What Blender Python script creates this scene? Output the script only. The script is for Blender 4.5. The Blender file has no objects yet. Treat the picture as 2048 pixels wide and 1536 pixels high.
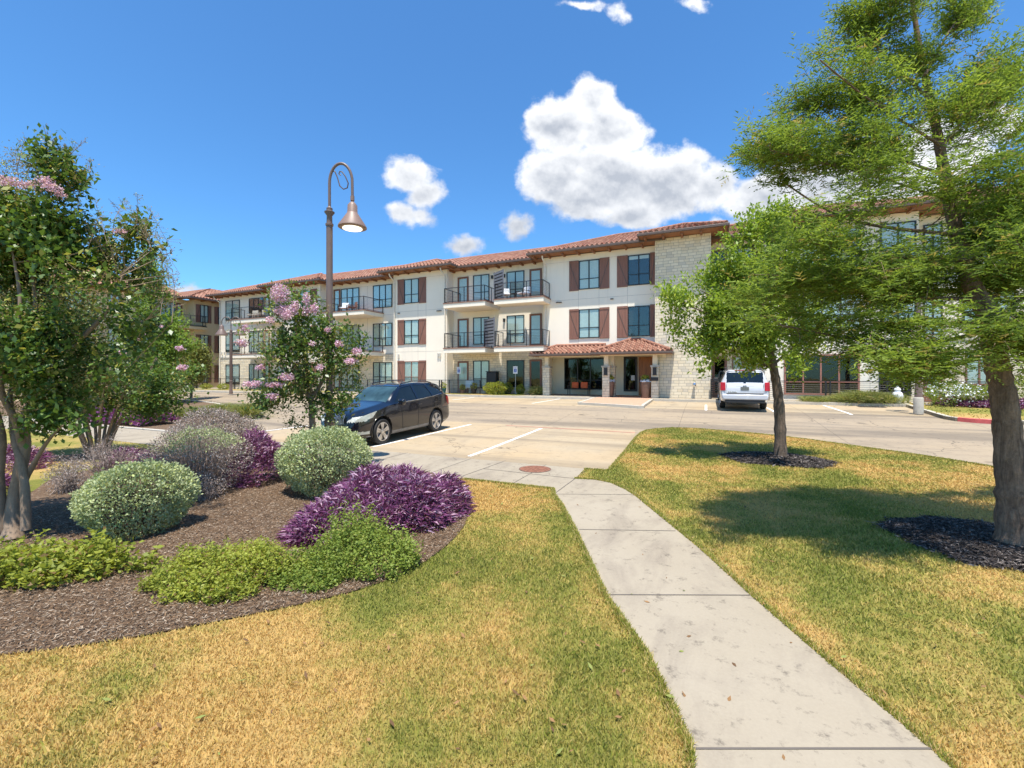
import bpy, bmesh, math, random
import numpy as np
from mathutils import Vector, Matrix

# ------------------------------------------------------------------ camera
SC = bpy.context.scene
COL = SC.collection
CAMZ = 1.97
YAW = math.radians(23.8)
S_, C_ = math.sin(YAW), math.cos(YAW)
FPX, CX, HY = 880.0, 1024.0, 750.0
cam_d = bpy.data.cameras.new('camera')
cam = bpy.data.objects.new('camera', cam_d); COL.objects.link(cam)
cam.location = (0, 0, CAMZ); cam.rotation_euler = (math.radians(90), 0, YAW)
cam_d.sensor_width = 36; cam_d.lens = FPX / 2048 * 36
cam_d.shift_y = -18 / 2048
cam_d.clip_start = 0.05; cam_d.clip_end = 3000
SC.camera = cam

# ------------------------------------------------------------------ light
SUNV = Vector((-0.10, 0.27, -1.0)).normalized()          # direction the light travels
sun_d = bpy.data.lights.new('sun', 'SUN'); sun_d.energy = 4.6; sun_d.angle = math.radians(0.55)
sun_d.color = (1.0, 0.955, 0.88)
sun = bpy.data.objects.new('sun', sun_d); COL.objects.link(sun)
sun.rotation_euler = SUNV.to_track_quat('-Z', 'Y').to_euler()
elev = math.asin(-SUNV.z)
azim = math.atan2(-SUNV.x, -SUNV.y)                        # clockwise from +Y
W = bpy.data.worlds.new('World'); SC.world = W; W.use_nodes = True
SC.view_settings.view_transform = 'Standard'; SC.view_settings.look = 'None'
SC.view_settings.gamma = 1.0; SC.view_settings.exposure = 0.72
SC.view_settings.use_curve_mapping = False
SC.cycles.max_bounces = 8; SC.cycles.diffuse_bounces = 3; SC.cycles.glossy_bounces = 3
SC.cycles.transparent_max_bounces = 8; SC.cycles.transmission_bounces = 3

def world_nodes():
    nt = W.node_tree; N = nt.nodes; L = nt.links; N.clear()
    out = N.new('ShaderNodeOutputWorld'); bg = N.new('ShaderNodeBackground'); bg.inputs['Strength'].default_value = 0.10
    sky = N.new('ShaderNodeTexSky'); sky.sky_type = 'NISHITA'; sky.sun_disc = False
    sky.sun_elevation = elev; sky.sun_rotation = azim; sky.altitude = 200
    sky.air_density = 1.0; sky.dust_density = 0.25; sky.ozone_density = 2.2
    tint = N.new('ShaderNodeMixRGB'); tint.blend_type = 'MULTIPLY'; tint.inputs[0].default_value = 1
    tint.inputs[2].default_value = (0.60, 1.07, 1.40, 1)
    L.new(sky.outputs[0], tint.inputs[1])
    tc = N.new('ShaderNodeTexCoord')
    def vm(op, a, b=None):
        n = N.new('ShaderNodeVectorMath'); n.operation = op
        for i, x in enumerate((a, b)):
            if x is None: continue
            if isinstance(x, (tuple, list)): n.inputs[i].default_value = x
            else: L.new(x, n.inputs[i])
        return n
    def mt(op, a, b=None, c=None, clamp=False):
        n = N.new('ShaderNodeMath'); n.operation = op; n.use_clamp = clamp
        for i, x in enumerate((a, b, c)):
            if x is None: continue
            if isinstance(x, (int, float)): n.inputs[i].default_value = x
            else: L.new(x, n.inputs[i])
        return n.outputs[0]
    g = tc.outputs['Generated']
    fwd = vm('DOT_PRODUCT', g, (-S_, C_, 0)).outputs['Value']
    rgt = vm('DOT_PRODUCT', g, (C_, S_, 0)).outputs['Value']
    up = vm('DOT_PRODUCT', g, (0, 0, 1)).outputs['Value']
    fpos = mt('MAXIMUM', fwd, 0.05)
    a = mt('DIVIDE', rgt, fpos); b = mt('DIVIDE', up, fpos)
    cmb = N.new('ShaderNodeCombineXYZ'); L.new(a, cmb.inputs[0]); L.new(b, cmb.inputs[1])
    q = cmb.outputs[0]
    def noise(vec, scale, detail=7, rough=0.6, off=None):
        n = N.new('ShaderNodeTexNoise'); n.inputs['Scale'].default_value = scale
        n.inputs['Detail'].default_value = detail; n.inputs['Roughness'].default_value = rough
        if off: vec = vm('ADD', vec, off).outputs[0]
        L.new(vec, n.inputs['Vector']); return n
    wn = noise(q, 5, 6, 0.6)
    wv = vm('SUBTRACT', wn.outputs['Color'], (0.5, 0.5, 0.5)).outputs[0]
    wv = vm('MULTIPLY', wv, (0.11, 0.10, 0)).outputs[0]
    qd = vm('ADD', q, wv).outputs[0]
    blobs = [(1185,195,62,48),(1120,250,85,70),(1215,255,95,80),(1115,350,85,70),(1230,350,125,90),(1330,365,105,75),
             (1425,375,62,55),(1250,430,90,38),(1170,400,95,50),(1385,320,36,40),
             (1530,405,95,55),(1640,380,130,70),(1770,330,130,75),(1900,300,110,60),(1990,250,60,45),(1560,470,160,50),(1850,420,200,90),
             (820,345,66,36),(850,385,46,40),(803,430,44,40),(835,430,40,30),(1040,453,36,30),(928,494,46,27),(907,355,11,10),
             (1160,8,55,15),(1247,22,24,24),(1385,4,42,18),(390,574,34,16),(340,582,60,16),(566,552,16,10)]
    f = None
    for (u, v, ru, rv) in blobs:
        d = vm('SUBTRACT', qd, ((u - CX) / FPX, (HY - v) / FPX, 0)).outputs[0]
        d = vm('MULTIPLY', d, (FPX / ru, FPX / rv, 0)).outputs[0]
        ln = vm('LENGTH', d).outputs['Value']
        e = mt('SUBTRACT', 1.0, ln)
        e = mt('MULTIPLY', e, min(1.0, (0.45 * (ru + rv)) / 70))
        if f is None: f = e
        else: f = mt('SMOOTH_MAX', f, e, 0.12)
    n1 = noise(q, 11, 9, 0.6, (3.1, 1.7, 0)).outputs['Fac']
    nn = mt('MULTIPLY', mt('SUBTRACT', n1, 0.5), 1.0)
    dens = mt('ADD', f, nn)
    mr = N.new('ShaderNodeMapRange'); mr.interpolation_type = 'SMOOTHSTEP'
    L.new(dens, mr.inputs[0]); mr.inputs[1].default_value = 0.0; mr.inputs[2].default_value = 0.30
    front = mt('GREATER_THAN', fwd, 0.06)
    mask = mt('MULTIPLY', mr.outputs[0], front)
    # body shade of the cloud: thick low parts greyer, tops bright, billows
    n2 = noise(q, 9, 5, 0.5, (0.0, 0.0, 2.0)).outputs['Fac']
    n3 = noise(q, 9, 5, 0.5, (0.0, -0.014, 2.0)).outputs['Fac']
    bil = mt('MULTIPLY', mt('SUBTRACT', n3, n2), 1.15)
    low = noise(q, 3.5, 3, 0.5, (1.3, 0.2, 5)).outputs['Fac']
    thick = N.new('ShaderNodeMapRange'); L.new(dens, thick.inputs[0]); thick.inputs[1].default_value = 0.25; thick.inputs[2].default_value = 1.1
    thick.inputs[3].default_value = 1.0; thick.inputs[4].default_value = 0.60
    hgt = N.new('ShaderNodeMapRange'); L.new(b, hgt.inputs[0]); hgt.inputs[1].default_value = 0.32; hgt.inputs[2].default_value = 0.50
    hgt.inputs[3].default_value = 0.80; hgt.inputs[4].default_value = 1.06
    br = mt('MULTIPLY', mt('MULTIPLY', thick.outputs[0], hgt.outputs[0]), mt('ADD', 0.74, mt('MULTIPLY', low, 0.42)))
    br = mt('ADD', br, bil)
    br = mt('MINIMUM', mt('MAXIMUM', br, 0.5), 1.08)
    cc = N.new('ShaderNodeMixRGB'); cc.blend_type = 'MIX'
    mr2 = N.new('ShaderNodeMapRange'); L.new(br, mr2.inputs[0]); mr2.inputs[1].default_value = 0.6; mr2.inputs[2].default_value = 1.0
    L.new(mr2.outputs[0], cc.inputs[0]); cc.inputs[1].default_value = (3.3, 3.6, 4.15, 1); cc.inputs[2].default_value = (7.1, 7.2, 7.35, 1)
    mix = N.new('ShaderNodeMixRGB'); L.new(mask, mix.inputs[0]); L.new(tint.outputs[0], mix.inputs[1]); L.new(cc.outputs[0], mix.inputs[2])
    L.new(mix.outputs[0], bg.inputs[0]); L.new(bg.outputs[0], out.inputs[0])
world_nodes()

# ------------------------------------------------------------------ layout helpers
LY = [-400, 9, 11, 16, 22, 26, 400]
LZ = [-0.12, -0.12, -0.09, 0.06, 0.42, 0.52, 0.52]
def Lz(y): return float(np.interp(y, LY, LZ))
def Gz(y): return Lz(y) + 0.12
FLOOR = 0.64
def ray(u, v):
    t = (u - CX) / FPX
    return (t * C_ - S_, t * S_ + C_, (HY - v) / FPX)
def P(u, v, f=Gz):
    dx, dy, dz = ray(u, v); z = 0.0
    for _ in range(40):
        Z = (CAMZ - z) / (-dz); z = 0.5 * z + 0.5 * f(dy * Z)
    return (dx * Z, dy * Z, f(dy * Z))
def at(u, v, Z):
    dx, dy, dz = ray(u, v)
    return Vector((dx * Z, dy * Z, CAMZ + dz * Z))
def fx(u, Y):
    dx, dy, dz = ray(u, 0); return Y * dx / dy
def fz(u, v, Y):
    dx, dy, dz = ray(u, v); return CAMZ + dz * Y / dy
def depth(x, y): return -x * S_ + y * C_

# ------------------------------------------------------------------ object helpers
def tag(o, label=None, cat=None, group=None, kind=None):
    if label: o['label'] = label
    if cat: o['category'] = cat
    if group: o['group'] = group
    if kind: o['kind'] = kind
    return o
def rootm(p):
    return Matrix.Translation(p.location) @ p.rotation_euler.to_matrix().to_4x4()
def link(o, parent=None):
    COL.objects.link(o)
    if parent is not None:
        o.parent = parent
        if parent.type == 'EMPTY': o.matrix_parent_inverse = rootm(parent).inverted()
    return o
def empty(name, loc, label=None, cat=None, group=None, rz=0):
    o = bpy.data.objects.new(name, None); o.location = loc; o.rotation_euler = (0, 0, rz); o.empty_display_size = 0.3
    COL.objects.link(o); tag(o, label, cat, group); return o
def copy_tree(o, parent=None):
    c = o.copy(); COL.objects.link(c)
    if parent is not None: c.parent = parent
    for ch in list(o.children): copy_tree(ch, c)
    return c

class MB:
    def __init__(s): s.v = []; s.f = []
    def box(s, x0, y0, z0, x1, y1, z1, M=None):
        b = len(s.v)
        for z in (z0, z1):
            for (x, y) in ((x0, y0), (x1, y0), (x1, y1), (x0, y1)):
                s.v.append(M(x, y, z) if M else (x, y, z))
        for q in ((0, 3, 2, 1), (4, 5, 6, 7), (0, 1, 5, 4), (1, 2, 6, 5), (2, 3, 7, 6), (3, 0, 4, 7)):
            s.f.append(tuple(b + i for i in q))
        return s
    def tube(s, pts, r, n=6, cap=True):
        pts = [Vector(p) for p in pts]
        if not isinstance(r, (list, tuple)): r = [r] * len(pts)
        b = len(s.v); ref = None
        for i, p in enumerate(pts):
            d = (pts[min(i + 1, len(pts) - 1)] - pts[max(i - 1, 0)])
            if d.length < 1e-9: d = Vector((0, 0, 1))
            d.normalize()
            if ref is None:
                ref = Vector((1, 0, 0)) if abs(d.x) < 0.8 else Vector((0, 1, 0))
            a = (ref - d * ref.dot(d)).normalized(); ref = a; c = d.cross(a)
            for k in range(n):
                t = 2 * math.pi * k / n
                s.v.append(tuple(p + (a * math.cos(t) + c * math.sin(t)) * r[i]))
        for i in range(len(pts) - 1):
            for k in range(n):
                k2 = (k + 1) % n
                s.f.append((b + i * n + k, b + i * n + k2, b + (i + 1) * n + k2, b + (i + 1) * n + k))
        if cap:
            s.f.append(tuple(b + k for k in range(n))[::-1]); e = b + (len(pts) - 1) * n
            s.f.append(tuple(e + k for k in range(n)))
        return s
    def lathe(s, c, prof, n=16, M=None):
        b = len(s.v)
        for (r, z) in prof:
            for k in range(n):
                t = 2 * math.pi * k / n
                q = (c[0] + r * math.cos(t), c[1] + r * math.sin(t), c[2] + z)
                s.v.append(M(*q) if M else q)
        for i in range(len(prof) - 1):
            for k in range(n):
                k2 = (k + 1) % n
                s.f.append((b + i * n + k, b + i * n + k2, b + (i + 1) * n + k2, b + (i + 1) * n + k))
        s.f.append(tuple(b + k for k in range(n))[::-1]); e = b + (len(prof) - 1) * n
        s.f.append(tuple(e + k for k in range(n)))
        return s
    def poly(s, pts):
        b = len(s.v); s.v += [tuple(p) for p in pts]; s.f.append(tuple(range(b, b + len(pts)))); return s
    def prism(s, pts, ex):
        b = len(s.v); n = len(pts); ex = Vector(ex)
        s.v += [tuple(p) for p in pts] + [tuple(Vector(p) + ex) for p in pts]
        s.f.append(tuple(range(b, b + n))[::-1]); s.f.append(tuple(range(b + n, b + 2 * n)))
        for i in range(n):
            j = (i + 1) % n; s.f.append((b + i, b + j, b + n + j, b + n + i))
        return s
    def build(s, name, mat, parent=None, smooth=None, bevel=0):
        me = bpy.data.meshes.new(name); me.from_pydata([tuple(p) for p in s.v], [], s.f); me.update()
        bm = bmesh.new(); bm.from_mesh(me); bmesh.ops.recalc_face_normals(bm, faces=bm.faces); bm.to_mesh(me); bm.free()
        if smooth is not None:
            for p in me.polygons: p.use_smooth = True
            me.set_sharp_from_angle(angle=math.radians(smooth))
        me.materials.append(mat)
        o = bpy.data.objects.new(name, me)
        if bevel:
            m = o.modifiers.new('bevel', 'BEVEL'); m.width = bevel; m.segments = 2; m.limit_method = 'ANGLE'
        return link(o, parent)

def mesh_np(name, V, F, mat, parent=None, attrs=None, smooth=False, uv=None):
    """V (n,3), F (m,k) all faces the same size"""
    V = np.ascontiguousarray(V, np.float32); F = np.ascontiguousarray(F, np.int32)
    me = bpy.data.meshes.new(name)
    me.vertices.add(len(V)); me.vertices.foreach_set('co', V.ravel())
    m, k = F.shape
    me.loops.add(m * k); me.loops.foreach_set('vertex_index', F.ravel())
    me.polygons.add(m); me.polygons.foreach_set('loop_start', np.arange(0, m * k, k, dtype=np.int32))
    me.polygons.foreach_set('loop_total', np.full(m, k, np.int32))
    if smooth: me.polygons.foreach_set('use_smooth', np.ones(m, bool))
    me.update(calc_edges=True)
    if attrs:
        for nm, arr in attrs.items():
            at_ = me.attributes.new(nm, 'FLOAT', 'POINT' if len(arr) == len(V) else 'FACE')
            at_.data.foreach_set('value', np.ascontiguousarray(arr, np.float32))
    me.materials.append(mat)
    o = bpy.data.objects.new(name, me)
    return link(o, parent)

# ------------------------------------------------------------------ materials
class NT:
    def __init__(s, name):
        s.m = bpy.data.materials.new(name); s.m.use_nodes = True
        s.N = s.m.node_tree.nodes; s.L = s.m.node_tree.links
        s.b = s.N['Principled BSDF']; s.out = s.N['Material Output']
        s.tc = s.N.new('ShaderNodeTexCoord'); s.pos = s.tc.outputs['Object']
    def put(s, sock, x):
        if isinstance(x, (int, float)): sock.default_value = x
        elif isinstance(x, (tuple, list)):
            sock.default_value = tuple(x) + (1,) if len(x) == 3 and sock.type == 'RGBA' else x
        else: s.L.new(x, sock)
    def math(s, op, a, b=None, c=None, clamp=False):
        n = s.N.new('ShaderNodeMath'); n.operation = op; n.use_clamp = clamp
        for i, x in enumerate((a, b, c)):
            if x is not None: s.put(n.inputs[i], x)
        return n.outputs[0]
    def noise(s, scale, detail=4, rough=0.55, vec=None, dist=0):
        n = s.N.new('ShaderNodeTexNoise'); n.inputs['Scale'].default_value = scale; n.inputs['Detail'].default_value = detail
        n.inputs['Roughness'].default_value = rough; n.inputs['Distortion'].default_value = dist
        s.L.new(vec or s.pos, n.inputs['Vector']); return n.outputs['Fac']
    def scl(s, v):
        n = s.N.new('ShaderNodeMapping'); n.inputs['Scale'].default_value = v; s.L.new(s.pos, n.inputs[0]); return n.outputs[0]
    def rng(s, x, a, b, c=0, d=1, smooth=False):
        n = s.N.new('ShaderNodeMapRange'); s.put(n.inputs[0], x)
        if smooth: n.interpolation_type = 'SMOOTHSTEP'
        for i, q in enumerate((a, b, c, d)): n.inputs[i + 1].default_value = q
        return n.outputs[0]
    def mix(s, f, a, b, mode='MIX'):
        n = s.N.new('ShaderNodeMixRGB'); n.blend_type = mode
        s.put(n.inputs[0], f); s.put(n.inputs[1], a); s.put(n.inputs[2], b); return n.outputs[0]
    def attr(s, name):
        n = s.N.new('ShaderNodeAttribute'); n.attribute_name = name; return n.outputs['Fac']
    def bump(s, h, strength=0.3, dist=0.02):
        n = s.N.new('ShaderNodeBump'); n.inputs['Strength'].default_value = strength; n.inputs['Distance'].default_value = dist
        s.L.new(h, n.inputs['Height']); s.L.new(n.outputs[0], s.b.inputs['Normal'])
    def color(s, c): s.put(s.b.inputs['Base Color'], c)
    def rough(s, r): s.put(s.b.inputs['Roughness'], r)

def simple(name, col, rough=0.6, metal=0.0, var=0.12, scale=6.0, bump=0.0, spec=None, coat=0):
    t = NT(name); n = t.noise(scale, 5)
    lo = tuple(c * (1 - var) for c in col); hi = tuple(min(1, c * (1 + var)) for c in col)
    t.color(t.mix(t.rng(n, 0.3, 0.7), lo, hi)); t.rough(rough); t.b.inputs['Metallic'].default_value = metal
    if spec is not None: t.b.inputs['Specular IOR Level'].default_value = spec
    if coat: t.b.inputs['Coat Weight'].default_value = coat; t.b.inputs['Coat Roughness'].default_value = 0.03
    if bump: t.bump(t.noise(scale * 8, 4), bump, 0.01)
    return t.m

def leafmat(name, c1, c2, c3=None, p3=0.12, rough=0.45, trans=0.35, spec=0.3, nscale=0.9):
    t = NT(name); r = t.attr('rnd')
    n = t.noise(nscale, 3)
    f = t.math('ADD', t.math('MULTIPLY', r, 0.65), t.math('MULTIPLY', t.rng(n, 0.35, 0.65), 0.35))
    c = t.mix(f, c1, c2)
    if c3: c = t.mix(t.math('LESS_THAN', t.math('FRACT', t.math('MULTIPLY', r, 17.31)), p3), c, c3)
    t.color(c); t.rough(rough); t.b.inputs['Specular IOR Level'].default_value = spec
    tr = t.N.new('ShaderNodeBsdfTranslucent')
    t.L.new(t.mix(1.0, c, (1.25, 1.2, 0.7), 'MULTIPLY'), tr.inputs[0])
    ms = t.N.new('ShaderNodeMixShader'); ms.inputs[0].default_value = trans
    t.L.new(t.b.outputs[0], ms.inputs[1]); t.L.new(tr.outputs[0], ms.inputs[2]); t.L.new(ms.outputs[0], t.out.inputs[0])
    return t.m

def mk_lawn(name, blades):
    t = NT(name)
    a = t.noise(0.38, 3, 0.5); b = t.noise(1.4, 4, 0.6); c = t.noise(9, 3, 0.6)
    f = t.math('ADD', t.math('ADD', t.math('MULTIPLY', a, 1.5), t.math('MULTIPLY', b, 0.8)), t.math('MULTIPLY', c, 0.35))
    f = t.rng(f, 1.02, 1.50, 0, 1)                       # 0 green 1 straw
    if blades:
        r = t.attr('rnd'); f = t.math('ADD', f, t.math('MULTIPLY', t.math('SUBTRACT', r, 0.5), 0.5), clamp=True)
    green = (0.20, 0.25, 0.033); straw = (0.72, 0.48, 0.17)
    col = t.mix(f, green, straw)
    mid = t.mix(t.rng(f, 0.2, 0.6), green, (0.40, 0.37, 0.075)); col = t.mix(t.rng(f, 0.5, 1.0), mid, straw)
    if blades:
        r2 = t.math('FRACT', t.math('MULTIPLY', t.attr('rnd'), 7.77)); col = t.mix(t.rng(r2, 0, 1, 0, 0.35), col, (0.76, 0.57, 0.25))
    else:
        col = t.mix(0.35, col, (0.14, 0.095, 0.04)); d = t.noise(45, 4, 0.7); col = t.mix(t.rng(d, 0.35, 0.75, 0, 0.5), col, (0.09, 0.06, 0.03)); t.bump(d, 0.8, 0.03)
    t.color(col); t.rough(0.75); t.b.inputs['Specular IOR Level'].default_value = 0.12
    if blades:
        tr = t.N.new('ShaderNodeBsdfTranslucent'); t.L.new(col, tr.inputs[0]); ms = t.N.new('ShaderNodeMixShader'); ms.inputs[0].default_value = 0.3
        t.L.new(t.b.outputs[0], ms.inputs[1]); t.L.new(tr.outputs[0], ms.inputs[2]); t.L.new(ms.outputs[0], t.out.inputs[0])
    return t.m

def mk_concrete(name, base, stain, warm, joint=None, dark=0.5, st_scale=(0.25, 1.2, 1)):
    t = NT(name)
    a = t.noise(0.35, 5, 0.6); b = t.noise(2.5, 6, 0.65); c = t.noise(60, 4, 0.6)
    sx = t.noise(1.0, 6, 0.65, vec=t.scl(st_scale), dist=0.6)
    col = t.mix(t.rng(a, 0.35, 0.68), base, warm)
    col = t.mix(t.rng(b, 0.5, 0.78, 0, 0.35), col, stain)
    col = t.mix(t.rng(sx, 0.50, 0.70, 0, dark * .8), col, stain)
    sp = t.noise(6, 9, 0.78); col = t.mix(t.rng(sp, 0.555, 0.66, 0, dark * 0.8), col, tuple(x * 0.45 for x in stain))
    col = t.mix(t.rng(c, 0.3, 0.7, 0.0, 0.22), col, tuple(x * 1.25 for x in base))
    vo = t.N.new('ShaderNodeTexVoronoi'); vo.feature = 'DISTANCE_TO_EDGE'; vo.inputs['Scale'].default_value = 0.33
    wv = t.N.new('ShaderNodeTexNoise'); wv.inputs['Scale'].default_value = 1.6; wv.inputs['Detail'].default_value = 6; t.L.new(t.pos, wv.inputs['Vector'])
    ad = t.N.new('ShaderNodeVectorMath'); ad.operation = 'MULTIPLY_ADD'; t.L.new(wv.outputs['Color'], ad.inputs[0]); ad.inputs[1].default_value = (.9, .9, .9); t.L.new(t.pos, ad.inputs[2]); t.L.new(ad.outputs[0], vo.inputs['Vector'])
    cr = t.math('MULTIPLY', t.rng(vo.outputs['Distance'], 0.0015, 0.006, 1, 0), t.rng(t.noise(0.22, 2), 0.50, 0.56, 0, 0.7)); col = t.mix(cr, col, tuple(x * 0.35 for x in stain))
    if joint:
        v2 = t.N.new('ShaderNodeTexVoronoi'); v2.inputs['Scale'].default_value = 0.9; t.L.new(ad.outputs[0], v2.inputs['Vector']); v3 = t.N.new('ShaderNodeSeparateColor'); t.L.new(v2.outputs['Color'], v3.inputs[0])
        oil = t.math('MULTIPLY', t.rng(v2.outputs['Distance'], 0.06, 0.24, .55, 0, True), t.math('GREATER_THAN', v3.outputs[0], 0.72)); col = t.mix(oil, col, tuple(x * 0.4 for x in stain))
        ty = t.noise(1.0, 3, 0.5, vec=t.scl((0.05, 0.75, 1)), dist=0.4); col = t.mix(t.rng(ty, 0.50, 0.62, 0, 0.55), col, tuple(x * .8 for x in stain))
        br = t.N.new('ShaderNodeTexBrick'); br.offset = 0; br.inputs['Scale'].default_value = 1
        br.inputs['Brick Width'].default_value = joint; br.inputs['Row Height'].default_value = joint; br.inputs['Mortar Size'].default_value = 0.010
        br.inputs['Mortar Smooth'].default_value = 0.2
        sh = t.N.new('ShaderNodeMapping'); sh.inputs['Location'].default_value = (0.9, 0.35, 0); t.L.new(t.pos, sh.inputs[0]); t.L.new(sh.outputs[0], br.inputs[0])
        col = t.mix(t.math('MULTIPLY', br.outputs['Fac'], 0.6), col, tuple(x * 0.45 for x in stain))
    t.color(col); t.rough(0.85); t.b.inputs['Specular IOR Level'].default_value = 0.25
    t.bump(c, 0.15, 0.005)
    return t.m

def mk_stone(name, axis='x', bw=0.40, rh=0.165, c1=(0.86, 0.745, 0.55), c2=(0.72, 0.60, 0.41), rough_=False):
    t = NT(name)
    sep = t.N.new('ShaderNodeSeparateXYZ'); t.L.new(t.pos, sep.inputs[0]); cb = t.N.new('ShaderNodeCombineXYZ')
    h = t.math('ADD', sep.outputs[0], sep.outputs[1])
    wob = t.math('MULTIPLY', t.math('SUBTRACT', t.noise(1.1, 2), 0.5), 0.35 if rough_ else 0.16)
    zz = t.math('ADD', sep.outputs[2], t.math('MULTIPLY', wob, 0.6))
    t.L.new(t.math('ADD', h, wob), cb.inputs[0]); t.L.new(zz, cb.inputs[1])
    br = t.N.new('ShaderNodeTexBrick'); br.offset = 0.37; br.offset_frequency = 2; br.squash = 0.7; br.squash_frequency = 3
    for k, v in (('Scale', 1), ('Brick Width', bw), ('Row Height', rh), ('Mortar Size', 0.009 if not rough_ else 0.012), ('Mortar Smooth', 0.3), ('Bias', -0.15)): br.inputs[k].default_value = v
    t.L.new(cb.outputs[0], br.inputs[0])
    br.inputs['Color1'].default_value = (0, 0, 0, 1); br.inputs['Color2'].default_value = (1, 1, 1, 1); br.inputs['Mortar'].default_value = (0.5, 0.5, 0.5, 1)
    f = br.outputs['Color']
    sepc = t.N.new('ShaderNodeSeparateColor'); t.L.new(f, sepc.inputs[0]); f = sepc.outputs[0]
    col = t.mix(f, c1, c2)
    col = t.mix(t.rng(f, 0.86, 0.90, 0, 0.75), col, (0.68, 0.50, 0.26))
    col = t.mix(t.rng(f, 0.05, 0.0, 0, 0.6), col, (0.52, 0.46, 0.37))
    col = t.mix(t.rng(t.noise(9, 5, 0.7), 0.4, 0.75, 0, 0.22), col, tuple(x * 0.7 for x in c2))
    col = t.mix(t.math('MULTIPLY', br.outputs['Fac'], 0.8), col, (0.23, 0.19, 0.14))
    t.color(col); t.rough(0.9); t.b.inputs['Specular IOR Level'].default_value = 0.2
    hh = t.math('ADD', t.math('MULTIPLY', t.math('SUBTRACT', 1.0, br.outputs['Fac']), 1.0), t.math('ADD', t.math('MULTIPLY', t.noise(14, 6, 0.7), 1.3 if rough_ else 0.35), t.math('MULTIPLY', f, 0.6 if rough_ else 0.15)))
    t.bump(hh, 0.9 if rough_ else 0.5, 0.035 if rough_ else 0.015)
    return t.m

def mk_tile():
    t = NT('clay_tile'); r = t.attr('rnd')
    col = t.mix(r, (0.22, 0.098, 0.064), (0.345, 0.18, 0.122))
    r2 = t.math('FRACT', t.math('MULTIPLY', r, 13.7)); col = t.mix(t.rng(r2, 0.8, 0.95, 0, 0.6), col, (0.25, 0.075, 0.045))
    col = t.mix(t.rng(t.noise(12, 5, 0.7), 0.45, 0.8, 0, 0.4), col, (0.50, 0.32, 0.22))
    t.color(col); t.rough(0.8); t.b.inputs['Specular IOR Level'].default_value = 0.25
    return t.m

def mk_glass(name, body, refl=0.22, tone=(0.82, 0.88, 0.84)):
    t = NT(name)
    gl = t.N.new('ShaderNodeBsdfGlossy'); gl.inputs['Roughness'].default_value = 0.015; gl.inputs[0].default_value = tone + (1,)
    tr = t.N.new('ShaderNodeBsdfTransparent'); tr.inputs[0].default_value = body + (1,)
    fr = t.N.new('ShaderNodeLayerWeight'); fr.inputs[0].default_value = 0.35
    nb = t.N.new('ShaderNodeBump'); nb.inputs['Strength'].default_value = 0.06; nb.inputs['Distance'].default_value = 0.05
    t.L.new(t.noise(1.3, 2), nb.inputs['Height']); t.L.new(nb.outputs[0], gl.inputs['Normal'])
    ms = t.N.new('ShaderNodeMixShader'); t.L.new(t.math('ADD', refl, t.math('MULTIPLY', fr.outputs[0], 0.25), clamp=True), ms.inputs[0])
    t.L.new(tr.outputs[0], ms.inputs[1]); t.L.new(gl.outputs[0], ms.inputs[2]); t.L.new(ms.outputs[0], t.out.inputs[0])
    return t.m

def mk_wood(name, a, b, axis=(14, 14, 1.2), rough=0.6):
    t = NT(name); n = t.noise(1.0, 6, 0.6, vec=t.scl(axis), dist=0.8); col = t.mix(t.rng(n, 0.3, 0.7), a, b)
    t.color(col); t.rough(rough); t.bump(n, 0.2, 0.005); return t.m

def mk_bark(name, a, b, sc=(9, 9, 1.6), strength=0.9, dist=0.03):
    t = NT(name); n = t.noise(1.0, 7, 0.7, vec=t.scl(sc), dist=1.2); n2 = t.noise(22, 5, 0.7)
    f = t.math('ADD', t.math('MULTIPLY', n, 0.7), t.math('MULTIPLY', n2, 0.3)); t.color(t.mix(t.rng(f, 0.36, 0.62), a, b)); t.rough(0.9)
    t.bump(f, strength, dist); return t.m

def mk_stucco(name, col, rough=.9, var=.04, scale=1.2, bump=.12, spec=.15):
    t = NT(name); a = t.noise(.5, 4); b = t.noise(1.0, 5, .6, vec=t.scl((2.2, 2.2, .16))); c = t.mix(t.rng(a, .3, .7), tuple(x * (1 - var) for x in col), tuple(min(1, x * (1 + var)) for x in col))
    c = t.mix(t.rng(b, .56, .75, 0, .22), c, tuple(x * .62 for x in col)); t.color(c); t.rough(rough); t.b.inputs['Specular IOR Level'].default_value = spec; t.bump(t.noise(40, 4), bump, .01); return t.m
M = {}
M['lawn'] = mk_lawn('lawn_soil', False); M['blade'] = mk_lawn('grass_blade', True)
M['lot'] = mk_concrete('lot_concrete', (0.305, 0.245, 0.175), (0.15, 0.125, 0.10), (0.35, 0.272, 0.18), joint=4.6, dark=0.85, st_scale=(0.16, 0.9, 1))
M['bay'] = mk_concrete('bay_concrete', (0.385, 0.31, 0.21), (0.23, 0.185, 0.13), (0.41, 0.30, 0.175), joint=4.6, dark=0.55, st_scale=(0.9, 0.25, 1))
M['walk'] = mk_concrete('walk_concrete', (0.345, 0.295, 0.222), (0.19, 0.155, 0.12), (0.30, 0.25, 0.18), dark=0.95, st_scale=(1.6, 0.6, 1))
M['kerb'] = mk_concrete('kerb_concrete', (0.50, 0.46, 0.38), (0.27, 0.24, 0.20), (0.46, 0.41, 0.33), dark=0.6)
M['joint'] = simple('joint_filler', (0.13, 0.11, 0.09), 0.9)
M['white_line'] = simple('white_line_paint', (0.80, 0.78, 0.74), 0.7, var=0.15, scale=9)
M['red_line'] = simple('red_line_paint', (0.55, 0.16, 0.13), 0.7, var=0.25, scale=5)
M['red_kerb'] = simple('red_kerb_paint', (0.55, 0.10, 0.09), 0.6, var=0.25, scale=5)
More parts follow.
